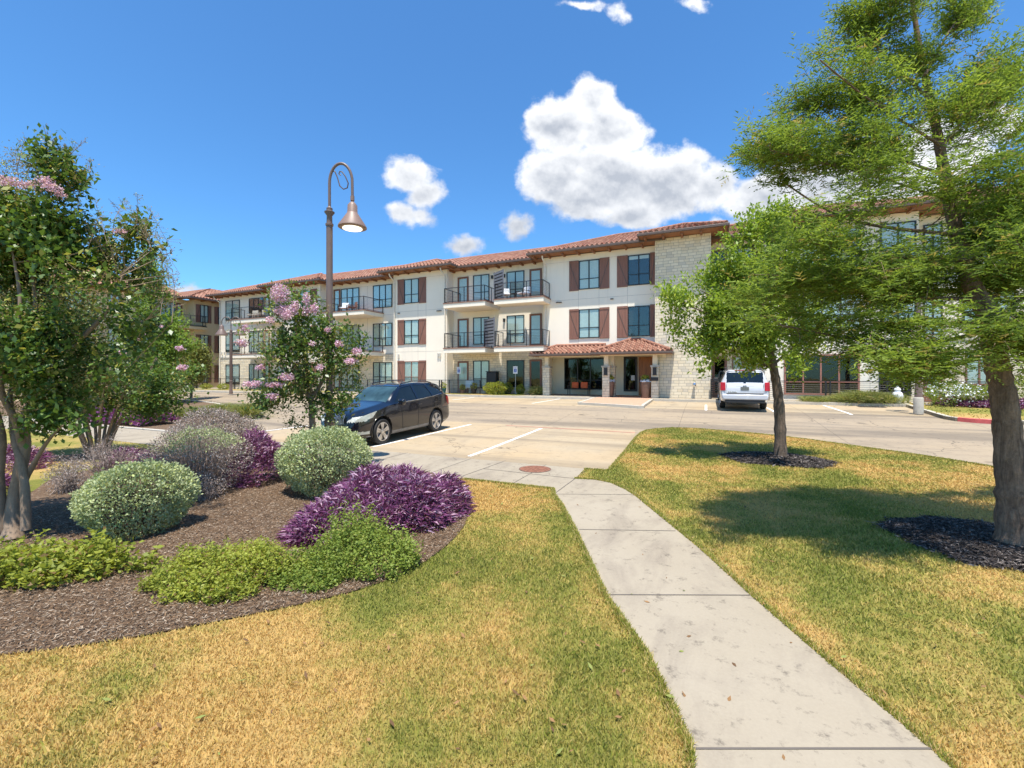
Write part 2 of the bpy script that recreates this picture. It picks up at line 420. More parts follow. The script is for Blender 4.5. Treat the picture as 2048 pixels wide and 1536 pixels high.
M['brickpave'] = simple('plaza_paving', (0.47, 0.29, 0.19), 0.85, var=0.2, scale=12)
M['stucco'] = mk_stucco('cream_stucco', (0.92, 0.82, 0.66), 0.9, var=0.035, scale=1.2, bump=0.12, spec=0.15)
M['stucco_bounce_warm'] = simple('porch_stucco_bounce_warm', (0.82, 0.72, 0.52), 0.9, var=0.03, scale=1.2, bump=0.12, spec=0.15)  # yellower copy of the wall stucco, warm bounced light put into the colour
M['stucco_yellow'] = mk_stucco('tan_stucco', (0.70, 0.53, 0.31), 0.9, var=0.04, scale=1.2, bump=0.12, spec=0.15)
M['wall_joint'] = simple('stucco_reveal', (0.52, 0.46, 0.38), 0.9)
M['stone'] = mk_stone('limestone_ashlar'); M['stone_rough'] = mk_stone('limestone_rubble', bw=0.55, rh=0.24, c1=(0.72, 0.65, 0.53), c2=(0.55, 0.47, 0.35), rough_=True)
M['tile'] = mk_tile()
M['gutter'] = simple('bronze_gutter', (0.115, 0.075, 0.055), 0.45, var=0.1)
M['soffit'] = mk_wood('soffit_boards', (0.25, 0.105, 0.045), (0.34, 0.15, 0.065), (1.5, 14, 14))
M['rafter'] = mk_wood('rafter_wood', (0.20, 0.085, 0.04), (0.30, 0.13, 0.06), (14, 2, 14))
M['shutter'] = mk_wood('shutter_wood', (0.215, 0.095, 0.06), (0.29, 0.135, 0.09), (10, 10, 0.8))
M['door_brown'] = mk_wood('brown_door', (0.19, 0.085, 0.05), (0.26, 0.12, 0.075), (10, 10, 0.8))
M['door_wood'] = mk_wood('varnished_door', (0.32, 0.10, 0.025), (0.56, 0.22, 0.055), (10, 10, 0.7), 0.4)
M['redframe'] = simple('red_window_frame', (0.36, 0.15, 0.10), 0.5)
M['black_frame'] = simple('black_frame', (0.022, 0.02, 0.02), 0.4)
M['pane'] = mk_glass('window_glass', (0.93, 0.965, 0.95), 0.05)
M['pane_dark'] = mk_glass('dark_window_glass', (0.5, 0.53, 0.52), 0.035)
M['blind'] = None
def mk_blind():
    t = NT('window_blind'); sep = t.N.new('ShaderNodeSeparateXYZ'); t.L.new(t.pos, sep.inputs[0])
    w = t.math('SINE', t.math('MULTIPLY', sep.outputs[2], 125.0)); col = t.mix(t.rng(w, -1, 1, 0, 0.45), (0.78, 0.80, 0.76), (0.42, 0.45, 0.43)); t.color(col); t.rough(0.8); return t.m
M['blind'] = mk_blind()
M['shade'] = simple('roller_shade', (0.70, 0.74, 0.69), 0.9, var=0.05)
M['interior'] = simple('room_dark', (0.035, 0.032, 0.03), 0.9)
M['rail'] = simple('black_rail_metal', (0.025, 0.022, 0.022), 0.45)
M['brown_trim'] = simple('brown_trim', (0.26, 0.13, 0.085), 0.6)
M['bronze'] = simple('bronze_paint', (0.185, 0.125, 0.10), 0.45, var=0.08, scale=3)
M['bronze_dark'] = simple('bronze_paint_dark', (0.12, 0.085, 0.075), 0.4, var=0.08, scale=3)
M['mulch'] = NT('mulch').m
def mk_mulch(name, cols, blk):
    t = NT(name); n1 = t.noise(38, 5, 0.7, vec=t.scl((1, 0.45, 1)), dist=1.0); n2 = t.noise(11, 4, 0.65); v = t.N.new('ShaderNodeTexVoronoi'); v.inputs['Scale'].default_value = 55; t.L.new(t.pos, v.inputs['Vector'])
    c = t.mix(t.rng(n1, 0.38, 0.62), cols[0], cols[1]); c = t.mix(t.rng(n2, 0.4, 0.7, 0, 0.6), c, cols[2]); sp = t.N.new('ShaderNodeSeparateColor'); t.L.new(v.outputs['Color'], sp.inputs[0])
    c = t.mix(t.rng(sp.outputs[0], 0.82, 0.9, 0, 0.7), c, cols[3]); t.color(c); t.rough(0.95); t.bump(t.math('ADD', n1, n2), 1.0, 0.03); return t.m
M['mulch'] = mk_mulch('bed_mulch', [(0.065, 0.038, 0.02), (0.20, 0.118, 0.06), (0.14, 0.085, 0.05), (0.31, 0.235, 0.16)], 0)
M['mulch_dark'] = mk_mulch('tree_mulch', [(0.018, 0.013, 0.011), (0.06, 0.045, 0.038), (0.035, 0.025, 0.02), (0.14, 0.115, 0.10)], 0)
def mk_chip(name, a, b, c3):
    t = NT(name); r = t.attr('rnd'); c = t.mix(r, a, b); c = t.mix(t.math('LESS_THAN', t.math('FRACT', t.math('MULTIPLY', r, 9.7)), 0.22), c, c3); t.color(c); t.rough(0.9); return t.m
M['chip'] = mk_chip('mulch_chip', (0.045, 0.026, 0.014), (0.23, 0.135, 0.068), (0.36, 0.28, 0.20))
M['chip_dark'] = mk_chip('dark_mulch_chip', (0.012, 0.01, 0.009), (0.075, 0.055, 0.045), (0.20, 0.17, 0.15))
# ------------------------------------------------------------------ ground
def sheet(name, pts, zf, mat, off=0.0, kind='structure', skirt=0.0, label=None, cat=None, parent=None, extra=None):
    bm = bmesh.new(); vs = [bm.verts.new((p[0], p[1], 0)) for p in pts]; f = bm.faces.new(vs)
    bm.normal_update()
    if f.normal.z < 0: f.normal_flip()
    bmesh.ops.triangulate(bm, faces=bm.faces[:])
    for y in LY[1:-1] + (extra or []):
        g = bm.verts[:] + bm.edges[:] + bm.faces[:]
        bmesh.ops.bisect_plane(bm, geom=g, plane_co=(0, y, 0), plane_no=(0, 1, 0), dist=1e-5)
    if skirt:
        bed = [e for e in bm.edges if e.is_boundary]
        r = bmesh.ops.extrude_edge_only(bm, edges=bed)
        low = set(v for v in r['geom'] if isinstance(v, bmesh.types.BMVert))
        for v in bm.verts: v.co.z = zf(v.co.y) + off - (skirt if v in low else 0)
    else:
        for v in bm.verts: v.co.z = zf(v.co.y) + off
    me = bpy.data.meshes.new(name); bm.to_mesh(me); bm.free(); me.materials.append(mat)
    o = bpy.data.objects.new(name, me); link(o, parent); tag(o, label, cat, None, kind); return o
def PX(l, f=Gz): return [P(u, v, f)[:2] for (u, v) in l]
def ribbon(mb, pts, w, zf, lo, hi):
    """pts xy polyline, w to the left; a raised strip"""
    q = []
    for i in range(len(pts) - 1):
        a, b = Vector(pts[i][:2]), Vector(pts[i + 1][:2]); n = max(1, int((b - a).length / 0.5))
        for k in range(n): q.append(a + (b - a) * k / n)
    q.append(Vector(pts[-1][:2])); b0 = len(mb.v)
    for i, p in enumerate(q):
        d = (q[min(i + 1, len(q) - 1)] - q[max(i - 1, 0)]).normalized(); nrm = Vector((-d.y, d.x)); e = p + nrm * w
        for (r, z) in ((p, lo), (p, hi), (e, hi), (e, lo)): mb.v.append((r.x, r.y, zf(r.y) + z))
    for i in range(len(q) - 1):
        for k in range(4):
            a = b0 + i * 4 + k; c = b0 + i * 4 + (k + 1) % 4; mb.f.append((a, c, c + 4, a + 4))
    mb.f.append((b0, b0 + 1, b0 + 2, b0 + 3)); e = b0 + (len(q) - 1) * 4; mb.f.append((e + 3, e + 2, e + 1, e))
def smoothpts(l, it=2):
    for _ in range(it):
        r = [l[0]]
        for a, b in zip(l[:-1], l[1:]):
            r += [(a[0] * .75 + b[0] * .25, a[1] * .75 + b[1] * .25), (a[0] * .25 + b[0] * .75, a[1] * .25 + b[1] * .75)]
        r.append(l[-1]); l = r
    return l

sheet('ground', [(-900, -300), (900, -300), (900, 1500), (-900, 1500)], Lz, M['lawn'], -0.04)
sheet('parking_lot', [(-75, 5), (80, 5), (80, 27.0), (-75, 27.0)], Lz, M['lot'], 0.0)
pathL = PX([(1388,1545),(1385,1490),(1300,1312),(1213,1190),(1157,1070),(1126,1012),(1110,990)])
pathR = PX([(1150,958),(1190,960),(1221,966),(1250,979),(1272,993),(1345,1053),(1400,1098),(1500,1190),(1640,1312),(1790,1438),(1913,1545)])
d0 = Vector(pathL[1]) - Vector(pathL[2]); d0.normalize()
pl_end = tuple(Vector(pathL[0]) + d0 * 8); pr_end = tuple(Vector(pathR[-1]) + d0 * 8)
pathL = [pl_end] + pathL; pathR = pathR + [pr_end]
lotedge = P(1170, 938)[:2]; notch = P(1215, 941)[:2]
farR = smoothpts(PX([(1215,941),(1250,901),(1276,868),(1296,859),(1361,855),(1500,866),(1600,877),(1700,891),(1850,912),(1995,935),(2200,975)]), 1)
lawnR_poly = [lotedge] + farR + [(16, 9.2), (40, 4), (60, -12), (pr_end[0], -12)] + [pr_end] + pathR[::-1][1:]
sy0, sy1 = 7.25, 9.12
lawnR_poly = [p for p in lawnR_poly]
lawnL_poly = [(-60, -12), (pl_end[0] + 0.0, -12)] + pathL + [(P(1104, 981)[0], sy0), (-60, sy0)]
bed_px = [(940,985),(938,1040),(905,1085),(830,1140),(740,1176),(620,1207),(450,1242),(300,1272),(120,1300),(0,1313),(-160,1325),(-420,1320)]
bed_front = smoothpts(PX(bed_px), 1)
bed_poly = bed_front + [(-11.5, 4.2), (-12, 6.2)] + PX([(-150,935),(0,922),(100,913),(230,903),(330,895)]) + PX([(540,912),(700,930),(850,944),(915,958)])
sheet('lawn_right', lawnR_poly, Gz, M['lawn'], 0.0, skirt=0.18)
sheet('lawn_left', lawnL_poly, Gz, M['lawn'], 0.0, skirt=0.18)
walkpoly = [(-60, sy0), (P(936, 960)[0], sy0)] + [(P(1104, 981)[0], sy0 - 0.02)] + pathL[::-1][0:] + [pr_end] + pathR[::-1][1:] + [lotedge, (-60, sy1)]
sheet('sidewalk', walkpoly, Gz, M['walk'], 0.006, skirt=0.2)
sheet('mulch_bed', bed_poly, Gz, M['mulch'], 0.014)
# sidewalk joints
jm = MB()
def strip(mb, a, b, w, zf, off, clampy=None):
    a = Vector(a[:2]); b = Vector(b[:2]); n = (b - a).normalized(); n = Vector((-n.y, n.x)) * w / 2
    k = max(1, int((b - a).length / 0.4)); br = sorted(set([a.y, b.y] + [y for y in LY[1:-1] if min(a.y, b.y) < y < max(a.y, b.y)]))
    ts = [0, 1] if abs(b.y - a.y) < 1e-4 else sorted((y - a.y) / (b.y - a.y) for y in br)
    b0 = len(mb.v)
    for t in ts:
        p = a.lerp(b, t); z = zf(p.y) + off
        mb.v += [(p.x - n.x, p.y - n.y, z), (p.x + n.x, p.y + n.y, z)]
    for i in range(len(ts) - 1): mb.f.append((b0 + 2 * i, b0 + 2 * i + 1, b0 + 2 * i + 3, b0 + 2 * i + 2))
def pj(a, b, w=0.012): strip(jm, P(*a), P(*b), w, Gz, 0.010)
pj((1114,989),(1264,990)); pj((1158,1060),(1351,1063)); pj((1214,1191),(1500,1192)); pj((1386,1500),(1862,1500))
pj((966,938),(1150,958), .016); pj((922,954),(1011,922), .016); pj((1112,986),(1169,944), .016); pj((1035,929),(1030,930),.004)
for x in (-3.2, -5.05, -6.9, -8.75, -10.6, -12.5, -14.4): strip(jm, (x, sy0), (x, sy1), .014, Gz, 0.010)
jm.build('sidewalk_joints', M['joint'])['kind'] = 'structure'
# lighter parking bays
sheet('near_parking_bays', [(-14.5, sy1 + .01), lotedge, notch, P(1248, 903)[:2], P(1268, 874)[:2], (P(1266, 866, Lz)[0], 15.6), (-14.5, 15.6)], Lz, M['bay'], 0.004)
sheet('far_parking_bays', [(-30, 21.6), (9.2, 21.6), (9.2, 27), (-30, 27)], Lz, M['bay'], 0.004)
wl = MB()
def stripe(a, b, w=0.10, mb=wl): strip(mb, P(a[0], a[1], Lz), P(b[0], b[1], Lz), w, Lz, 0.009)
stripe((938,913),(1083,857), .11); stripe((745,894),(942,849), .11); stripe((526,863),(622,851)); stripe((470,845),(520,838))
stripe((1412,810),(1412,821)); stripe((1532,815),(1552,826)); stripe((1647,811),(1704,830)); stripe((1064,807),(1120,798)); stripe((905,800),(948,795))
wl.build('stall_lines', M['white_line'])['kind'] = 'structure'
rl = MB(); stripe((1012,851),(1270,866), .07, rl); rl.build('red_fire_line', M['red_line'])['kind'] = 'structure'

# hedge island left, building frontage, islands
islL = [(-45, 9.35), (-15, 9.35)] + [P(u, v)[:2] for u, v in ((400,846),(500,834),(528,829),(524,822),(480,816),(420,803),(330,797))] + [(-45, 20)]
islL = [(-45, 9.35)] + smoothpts(islL[1:-1], 1) + [(-45, 20.0)]
sheet('hedge_island', islL, Gz, M['mulch'], 0.0, skirt=0.16)
sheet('front_walk_left', [(-26, 25.7), (-5.97, 25.7), (-5.97, 32), (-26, 32)], Gz, M['walk'], 0.002, skirt=0.2)
sheet('front_walk_right', [(-2.84, 25.7), (11, 25.7), (11, 30), (-2.84, 30)], Gz, M['walk'], 0.002, skirt=0.2)
sheet('entrance_plaza', [(-5.97, 22.4), (-2.84, 21.6), (-2.84, 30), (-5.97, 30)], Gz, M['brickpave'], 0.0, skirt=0.2)
sheet('patio_ground_left', [(-75, 24.2), (-26, 24.2), (-26, 40), (-75, 40)], Gz, M['walk'], 0.0, skirt=0.2)
sheet('grass_verge_left', [(-48, 25.4), (-27, 25.4), (-27, 26.8), (-48, 26.8)], Gz, M['lawn'], 0.008)
sheet('planting_strip', smoothpts([(-11.2, 26.1), (-14.5, 26.0), (-18.5, 26.3), (-17.5, 27.4), (-13, 27.5), (-10.7, 27.2), (-11.2, 26.1)], 1)[:-1], Gz, M['lawn'], 0.010)
islR = smoothpts(PX([(1790,803),(1830,815),(1880,831),(1920,837),(2048,843),(2400,852)]), 1)
sheet('corner_lawn', islR + [(40, 19), (40, 30), (11.0, 30), (11.0, 25.9)], Gz, M['lawn'], 0.0, skirt=0.2)
kb = MB()
ribbon(kb, [(-26, 25.6), (-6.12, 25.6)], 0.15, Gz, -0.18, 0.008)
ribbon(kb, [(-6.12, 25.7), (-6.12, 22.3), (-5.9, 22.22), (-2.95, 21.43), (-2.69, 21.5), (-2.69, 25.6), (10.8, 25.6)], 0.15, Gz, -0.18, 0.008)
ribbon(kb, islL[1:-1][::-1], -0.15, Gz, -0.18, 0.012)
ribbon(kb, [(-15, 9.2), (-45, 9.2)], -0.15, Gz, -0.18, 0.012)
ribbon(kb, [(-75, 24.1), (-26, 24.1), (-26, 25.6)], 0.15, Gz, -0.18, 0.008)
ribbon(kb, farR, -0.15, Gz, -0.22, -0.012)
ribbon(kb, [islR[i] for i in range(len(islR))], 0.15, Gz, -0.18, 0.012)
kb.build('kerbs', M['kerb'])['kind'] = 'structure'
rk = MB(); ribbon(rk, PX([(1915,836),(1950,839),(1985,841)]), 0.165, Gz, -0.2, 0.018); rk.build('red_painted_kerb', M['red_kerb'])['kind'] = 'structure'
gutter_strip = MB()

# manhole cover and drains
mx, my, mz = P(1070, 939)
mh = empty('manhole_cover', (mx, my, mz), 'round rusty iron manhole cover set in the sidewalk', 'manhole cover')
rust = simple('rusted_iron', (0.22, 0.09, 0.05), 0.8, var=0.35, scale=20)
cov = MB(); cov.lathe((mx, my, mz + .006), [(.315, 0), (.315, .009), (.30, .011)], 40)
mb = MB(); mb.lathe((mx, my, mz + .012), [(.335, -.004), (.335, .002), (.318, .0035)], 40); mb.build('frame', simple('rusted_ring', (0.15, 0.085, 0.06), 0.85, var=.3, scale=20), mh)
mb = cov
for i in range(-5, 6):
    for j in range(-5, 6):
        if i * i + j * j < 27 and (i + j) % 2 == 0: mb.box(mx + i * .05 - .013, my + j * .05 - .013, mz + .0165, mx + i * .05 + .013, my + j * .05 + .013, mz + .020)
mb.build('cover', rust, mh)
dx_, dy_, dz_ = P(1742, 814, Lz)
dr = empty('storm_drain', (dx_, dy_, dz_), 'dark slotted storm drain grate in the far parking bays', 'drain')
mb = MB(); mb.box(dx_ - .5, dy_ - .3, dz_ + .005, dx_ + .5, dy_ + .3, dz_ + .010); mb.build('grate', M['joint'], dr)
mb = MB()
for i in range(9): mb.box(dx_ - .46 + i * .11, dy_ - .26, dz_ + .0105, dx_ - .42 + i * .11, dy_ + .26, dz_ + .02)
mb.build('bars', M['rail'], dr)

# ------------------------------------------------------------------ grass and mulch detail
RNG = np.random.default_rng(7)
GY = np.array(LY); GZ = np.array(LZ) + 0.12
def inpoly(x, y, poly):
    r = np.zeros(len(x), bool); n = len(poly)
    for i in range(n):
        x1, y1 = poly[i][:2]; x2, y2 = poly[(i + 1) % n][:2]
        c = ((y1 > y) != (y2 > y)); 
        with np.errstate(divide='ignore', invalid='ignore'):
            r ^= c & (x < (x2 - x1) * (y - y1) / (y2 - y1 + 1e-12) + x1)
    return r
def sector(n, r0, r1, a0=-1.02, a1=1.02):
    r = RNG.uniform(r0, r1, n); a = RNG.uniform(a0, a1, n) + 0.0
    th = YAW + math.pi / 2 - a
    return r * np.cos(th), r * np.sin(th), r
def distp(x, y, poly):
    d = np.full(len(x), 1e9)
    for i in range(len(poly)):
        a = np.array(poly[i][:2]); b = np.array(poly[(i + 1) % len(poly)][:2]); ab = b - a; L2 = ab @ ab + 1e-12
        t = np.clip(((x - a[0]) * ab[0] + (y - a[1]) * ab[1]) / L2, 0, 1)
        d = np.minimum(d, np.hypot(x - a[0] - t * ab[0], y - a[1] - t * ab[1]))
    return d
RINGS = [(P(1552, 920)[:2], 1.08, 0.72), (P(1995, 1090)[:2], 0.98, 0.90)]
def blades(name, n, r0, r1, poly, excl, hgt, mat, label=None, wid=0.0009):
    x, y, r = sector(n, r0, r1)
    k = inpoly(x, y, poly)
    for e in excl: k &= ~inpoly(x, y, e)
    for (c, rx, ry) in RINGS:
        ang = np.arctan2(y - c[1], x - c[0]); k &= (((x - c[0]) / rx) ** 2 + ((y - c[1]) / ry) ** 2) > (1 + .06 * np.sin(5 * ang) + .04 * np.sin(11 * ang)) ** 2
    x, y, r = x[k], y[k], r[k]; n = len(x)
    z = np.interp(y, GY, GZ)
    pn = np.sin(x * 1.9 + 1.3 * np.sin(y * 1.1)) * np.sin(y * 2.3 + 1.7 * np.sin(x * .9))
    h = hgt * (0.55 + 0.75 * RNG.random(n)) * (1 + 0.22 * pn); th = RNG.uniform(0, 2 * np.pi, n); w = (0.0008 + wid * r) * (0.7 + .6 * RNG.random(n))
    le = RNG.uniform(0.15, 0.95, n) * h; la = RNG.uniform(0, 2 * np.pi, n)
    V = np.empty((n, 4, 3)); cx, sx = np.cos(th) * w, np.sin(th) * w
    V[:, 0] = np.stack([x - cx, y - sx, z], 1); V[:, 1] = np.stack([x + cx, y + sx, z], 1)
    V[:, 2] = np.stack([x + cx * .8 + np.cos(la) * le * .4, y + sx * .8 + np.sin(la) * le * .4, z + h * .62], 1)
    V[:, 3] = np.stack([x + np.cos(la) * le, y + np.sin(la) * le, z + h], 1)
    F = np.arange(n * 4).reshape(n, 4)
    o = mesh_np(name, V.reshape(-1, 3), F, mat, attrs={'rnd': np.repeat(RNG.random(n), 4)})
    tag(o, label, 'grass', None, 'stuff'); return o
blades('grass', 620000, 1.9, 11, lawnL_poly, [bed_poly], 0.026, M['blade'], 'short dry straw coloured grass between the flower bed and the path')
blades('grass', 800000, 2.0, 19, lawnR_poly, [], 0.028, M['blade'], 'short half green grass on the lawn right of the path')
blades('grass', 30000, 19, 34, islR + [(40, 19), (40, 30), (11.0, 30), (11.0, 25.9)], [], 0.05, M['blade'], 'short green grass of the corner lawn by the far lamp post')
# longer green fringe along pavement edges
def fringe(poly_pts, n, side, name, label):
    pts = [Vector(p[:2]) for p in poly_pts]; seg = [(a, b, (b - a).length) for a, b in zip(pts[:-1], pts[1:])]; tot = sum(s[2] for s in seg)
    xs = []; 
    for (a, b, l) in seg:
        m = int(n * l / tot); t = RNG.random(m); d = (b - a) / max(l, 1e-6); nn = Vector((-d.y, d.x)) * side
        off = np.abs(RNG.normal(0, 0.03, m)) - 0.005
        xs.append(np.stack([a.x + (b.x - a.x) * t + nn.x * off, a.y + (b.y - a.y) * t + nn.y * off], 1))
    xy = np.concatenate(xs); n = len(xy); x, y = xy[:, 0], xy[:, 1]; z = np.interp(y, GY, GZ); r = np.hypot(x, y)
    h = RNG.uniform(0.012, 0.045, n); th = RNG.uniform(0, 6.28, n); w = 0.002 + .001 * r; le = RNG.uniform(.2, .9, n) * h; la = RNG.uniform(0, 6.28, n)
    V = np.empty((n, 3, 3)); V[:, 0] = np.stack([x - np.cos(th) * w, y - np.sin(th) * w, z], 1); V[:, 1] = np.stack([x + np.cos(th) * w, y + np.sin(th) * w, z], 1)
    V[:, 2] = np.stack([x + np.cos(la) * le, y + np.sin(la) * le, z + h], 1)
    o = mesh_np(name, V.reshape(-1, 3), np.arange(n * 3).reshape(n, 3), M['edge_grass'], attrs={'rnd': np.repeat(RNG.random(n), 3)}); tag(o, label, 'grass', None, 'stuff')
M['edge_grass'] = leafmat('edge_grass', (0.20, 0.25, 0.035), (0.42, 0.40, 0.09), (0.60, 0.46, 0.2), 0.3)
fringe(pathL[1:] + [(P(1104, 981)[0], sy0), (P(925, 960)[0], sy0)], 14000, 1, 'edge_grass', 'greener grass fringe along the left edge of the path')
fringe(pathR[:-1] , 9000, 1, 'edge_grass', 'greener grass fringe along the right edge of the path')
fringe([lotedge] + farR[:-2], 14000, -1, 'edge_grass', 'greener grass fringe along the edge of the parking lot')

def litter():
    n = 900; x, y, r = sector(n, 2.2, 17, -.75, 1.02); k = inpoly(x, y, lawnL_poly) | inpoly(x, y, lawnR_poly) | (inpoly(x, y, walkpoly) & (RNG.random(n) < .35)); k &= ~inpoly(x, y, bed_poly); x, y = x[k], y[k]; n = len(x)
    z = np.interp(y, GY, GZ) + .03; p = np.stack([x, y, z], 1); a = RNG.uniform(0, 6.28, n); d = np.stack([np.cos(a), np.sin(a), RNG.normal(0, .25, n)], 1); s = np.stack([-np.sin(a), np.cos(a), RNG.normal(0, .25, n)], 1)
    L = RNG.uniform(.012, .032, n)[:, None]; V = np.stack([p - d * L, p + s * L * .4, p + d * L, p - s * L * .4], 1)
    onw = inpoly(x, y, walkpoly); V[onw, :, 2] -= .020
    o = mesh_np('fallen_leaves', V.reshape(-1, 3), np.arange(n * 4).reshape(n, 4), M['dead_leaf'], attrs={'rnd': np.repeat(RNG.random(n), 4)}); tag(o, 'small brown fallen leaves scattered over the lawns and the path', 'leaves', None, 'stuff')
M['dead_leaf'] = mk_chip('dead_leaf', (0.10, 0.05, 0.02), (0.30, 0.16, 0.06), (0.20, 0.22, 0.05)); litter()
def chips(name, n, samp, size, mat, label, zoff=0.018, mound=None):
    x, y = samp(n); n = len(x); z = np.interp(y, GY, GZ) + zoff + RNG.uniform(0, .018, n)
    if mound is not None: z = z + mound(x, y)
    L = RNG.uniform(.35, 1.2, n) * size; w = L * RNG.uniform(.10, .26, n); a = RNG.uniform(0, 6.28, n); ti = RNG.normal(0, .28, n); ro = RNG.normal(0, .5, n)
    d = np.stack([np.cos(a) * np.cos(ti), np.sin(a) * np.cos(ti), np.sin(ti)], 1) * L[:, None]
    s = np.stack([-np.sin(a) * np.cos(ro), np.cos(a) * np.cos(ro), np.sin(ro)], 1) * w[:, None]
    c = np.stack([x, y, z], 1); V = np.stack([c - d, c - d * .1 + s, c + d, c + d * .2 - s], 1)
    o = mesh_np(name, V.reshape(-1, 3), np.arange(n * 4).reshape(n, 4), mat, attrs={'rnd': np.repeat(RNG.random(n), 4)}); tag(o, label, 'mulch', None, 'stuff')
def samp_bed(n):
    x, y, r = sector(n, 2.2, 9.5, -1.02, 0.05); k = inpoly(x, y, bed_poly); return x[k], y[k]
chips('mulch_chips', 190000, samp_bed, 0.020, M['chip'], 'brown bark mulch chips scattered over the flower bed')
for i, (c, rx, ry) in enumerate(RINGS):
    nm = ('small', 'large')[i]
    pts = []
    for k in range(40):
        t = 2 * math.pi * k / 40; f = 1 + .06 * math.sin(5 * t) + .04 * math.sin(11 * t); pts.append((c[0] + rx * f * math.cos(t), c[1] + ry * f * math.sin(t)))
    sheet('mulch_ring', pts, Gz, M['mulch_dark'], 0.012, kind='structure')
    def mound(x, y, c=c, rx=rx, ry=ry): return .09 * np.clip(1 - ((x - c[0]) / rx) ** 2 - ((y - c[1]) / ry) ** 2, 0, 1)
    def sr(n, c=c, rx=rx, ry=ry):
        r = np.sqrt(RNG.random(n)) * 1.02; a = RNG.uniform(0, 6.28, n); f = 1 + .06 * np.sin(5 * a) + .04 * np.sin(11 * a) + RNG.normal(0, .045, n)
        return c[0] + r * rx * f * np.cos(a), c[1] + r * ry * f * np.sin(a)
    chips('mulch_chips', (9000, 26000)[i], sr, (.05, .036)[i], M['chip_dark'], ('dark mulch chips around the foot of the slim tree', 'dark mulch chips around the foot of the big conifer')[i], mound=mound)
# ------------------------------------------------------------------ main building
B = empty('apartment_building', (-20, 28.6, FLOOR), 'three storey cream stucco apartment block with red tiled roof, brown shutters and a limestone tower', 'building')
YP, YR, YT, YN = 27.7, 28.6, 26.9, 26.9          # projecting bays, recesses, tower, right bay
ZT = 9.76
def IDm(x, y, z): return (x, y, z)
def main_map(Y): return lambda a, d, z: (a, Y - d, z)
X1l = fx(440, YR); X2l = fx(545, YP); X2r = fx(640, YP); X4l = fx(787, YP); X4r = fx(894, YP)
X6l = fx(1087, YP); X7l = fx(1310, YT); X7r = fx(1422, YT); X9l = 2.87; X9r = fx(1838, YN); XE = 34.0
wall = MB()
def seg(mb, x0, x1, Y, z0=0.3, z1=ZT, dep=12): mb.box(x0, Y, z0, x1, Y + dep, z1)
seg(wall, X1l, X2l, YR); seg(wall, X2l, X2r, YP, dep=12.9); seg(wall, X2r, X4l, YR); seg(wall, X4l, X4r, YP, dep=12.9); seg(wall, X4r, X6l, YR)
seg(wall, X6l, X7l, YP, z0=3.32, dep=12.9); seg(wall, X7r, X9l, YR); seg(wall, X9l, X9r, YN, dep=13.7); seg(wall, X9r, XE, 27.9, dep=12.7)
wall.build('wall', M['stucco'], B)
pw = MB(); pw.box(X6l + .002, 29.5, .3, X7l - .002, 40, 3.318); pw.box(X6l + .004, YP + .002, 3.30, X7l - .004, 29.5, 3.318); pw.build('porch_wall', M['stucco_bounce_warm'], B)
tw = MB(); tw.box(X7l, YT, .3, X7r, YT + 13, 9.90); tw.build('stone_tower', M['stone'], B)
st = MB()
def stone(x0, x1, Y, z1=3.62, cap=True, z0=.5):
    q = MB(); q.box(x0, Y - .015, z0, x1, Y - .001, z1); so = q.build('stone_base', M['stone'], B)
    if cap: caps = MB(); caps.box(x0 - .02, Y - .05, z1, x1 + .02, Y - .001, z1 + .09); caps.build('stone_cap', M['kerb'], so)
caps = MB()
stone(X1l - .05, X2l, YR); stone(X2r + .002, X4l, YR, 3.62); stone(X4r + .002, X6l, YR, 3.62, False); stone(X9r + .05, XE, 27.9, 3.62)
q = MB(); q.box(X1l - .07, YR - .06, .5, X1l - .001, YR + 5, 3.62); q.build('stone_base', M['stone'], B)
stone(X7r + .002, X9l, YR, 3.4, False)
# stucco reveals
jn = MB()
def hline(x0, x1, Y, z, w=.018): jn.box(x0, Y - .004, z - w / 2, x1, Y - .0005, z + w / 2)
def vline(x, Y, z0, z1, w=.018): jn.box(x - w / 2, Y - .0038, z0, x + w / 2, Y - .0005, z1)
for (a, b, Y) in ((X2l, X2r, YP), (X4l, X4r, YP), (X6l, X7l, YP), (X2r, X4l, YR), (X4r, X6l, YR), (X1l, X2l, YR), (X9l, X9r, YN)):
    for z in (3.75, 6.86): hline(a + .01, b - .01, Y, z)
    hline(a + .01, b - .01, Y, 9.35, .012)
for u in (836, 796, 852): vline(fx(u, YP), YP, .7, 9.35)
for u in (1157, 1198, 1255): vline(fx(u, YP), YP, 3.4, 9.34)
for u in (766, 735): vline(fx(u, YR), YR, 3.75, 9.34)
for u in (1600, 1740): vline(fx(u, YN), YN, .7, 9.34)
jn.build('stucco_reveal', M['wall_joint'], B)

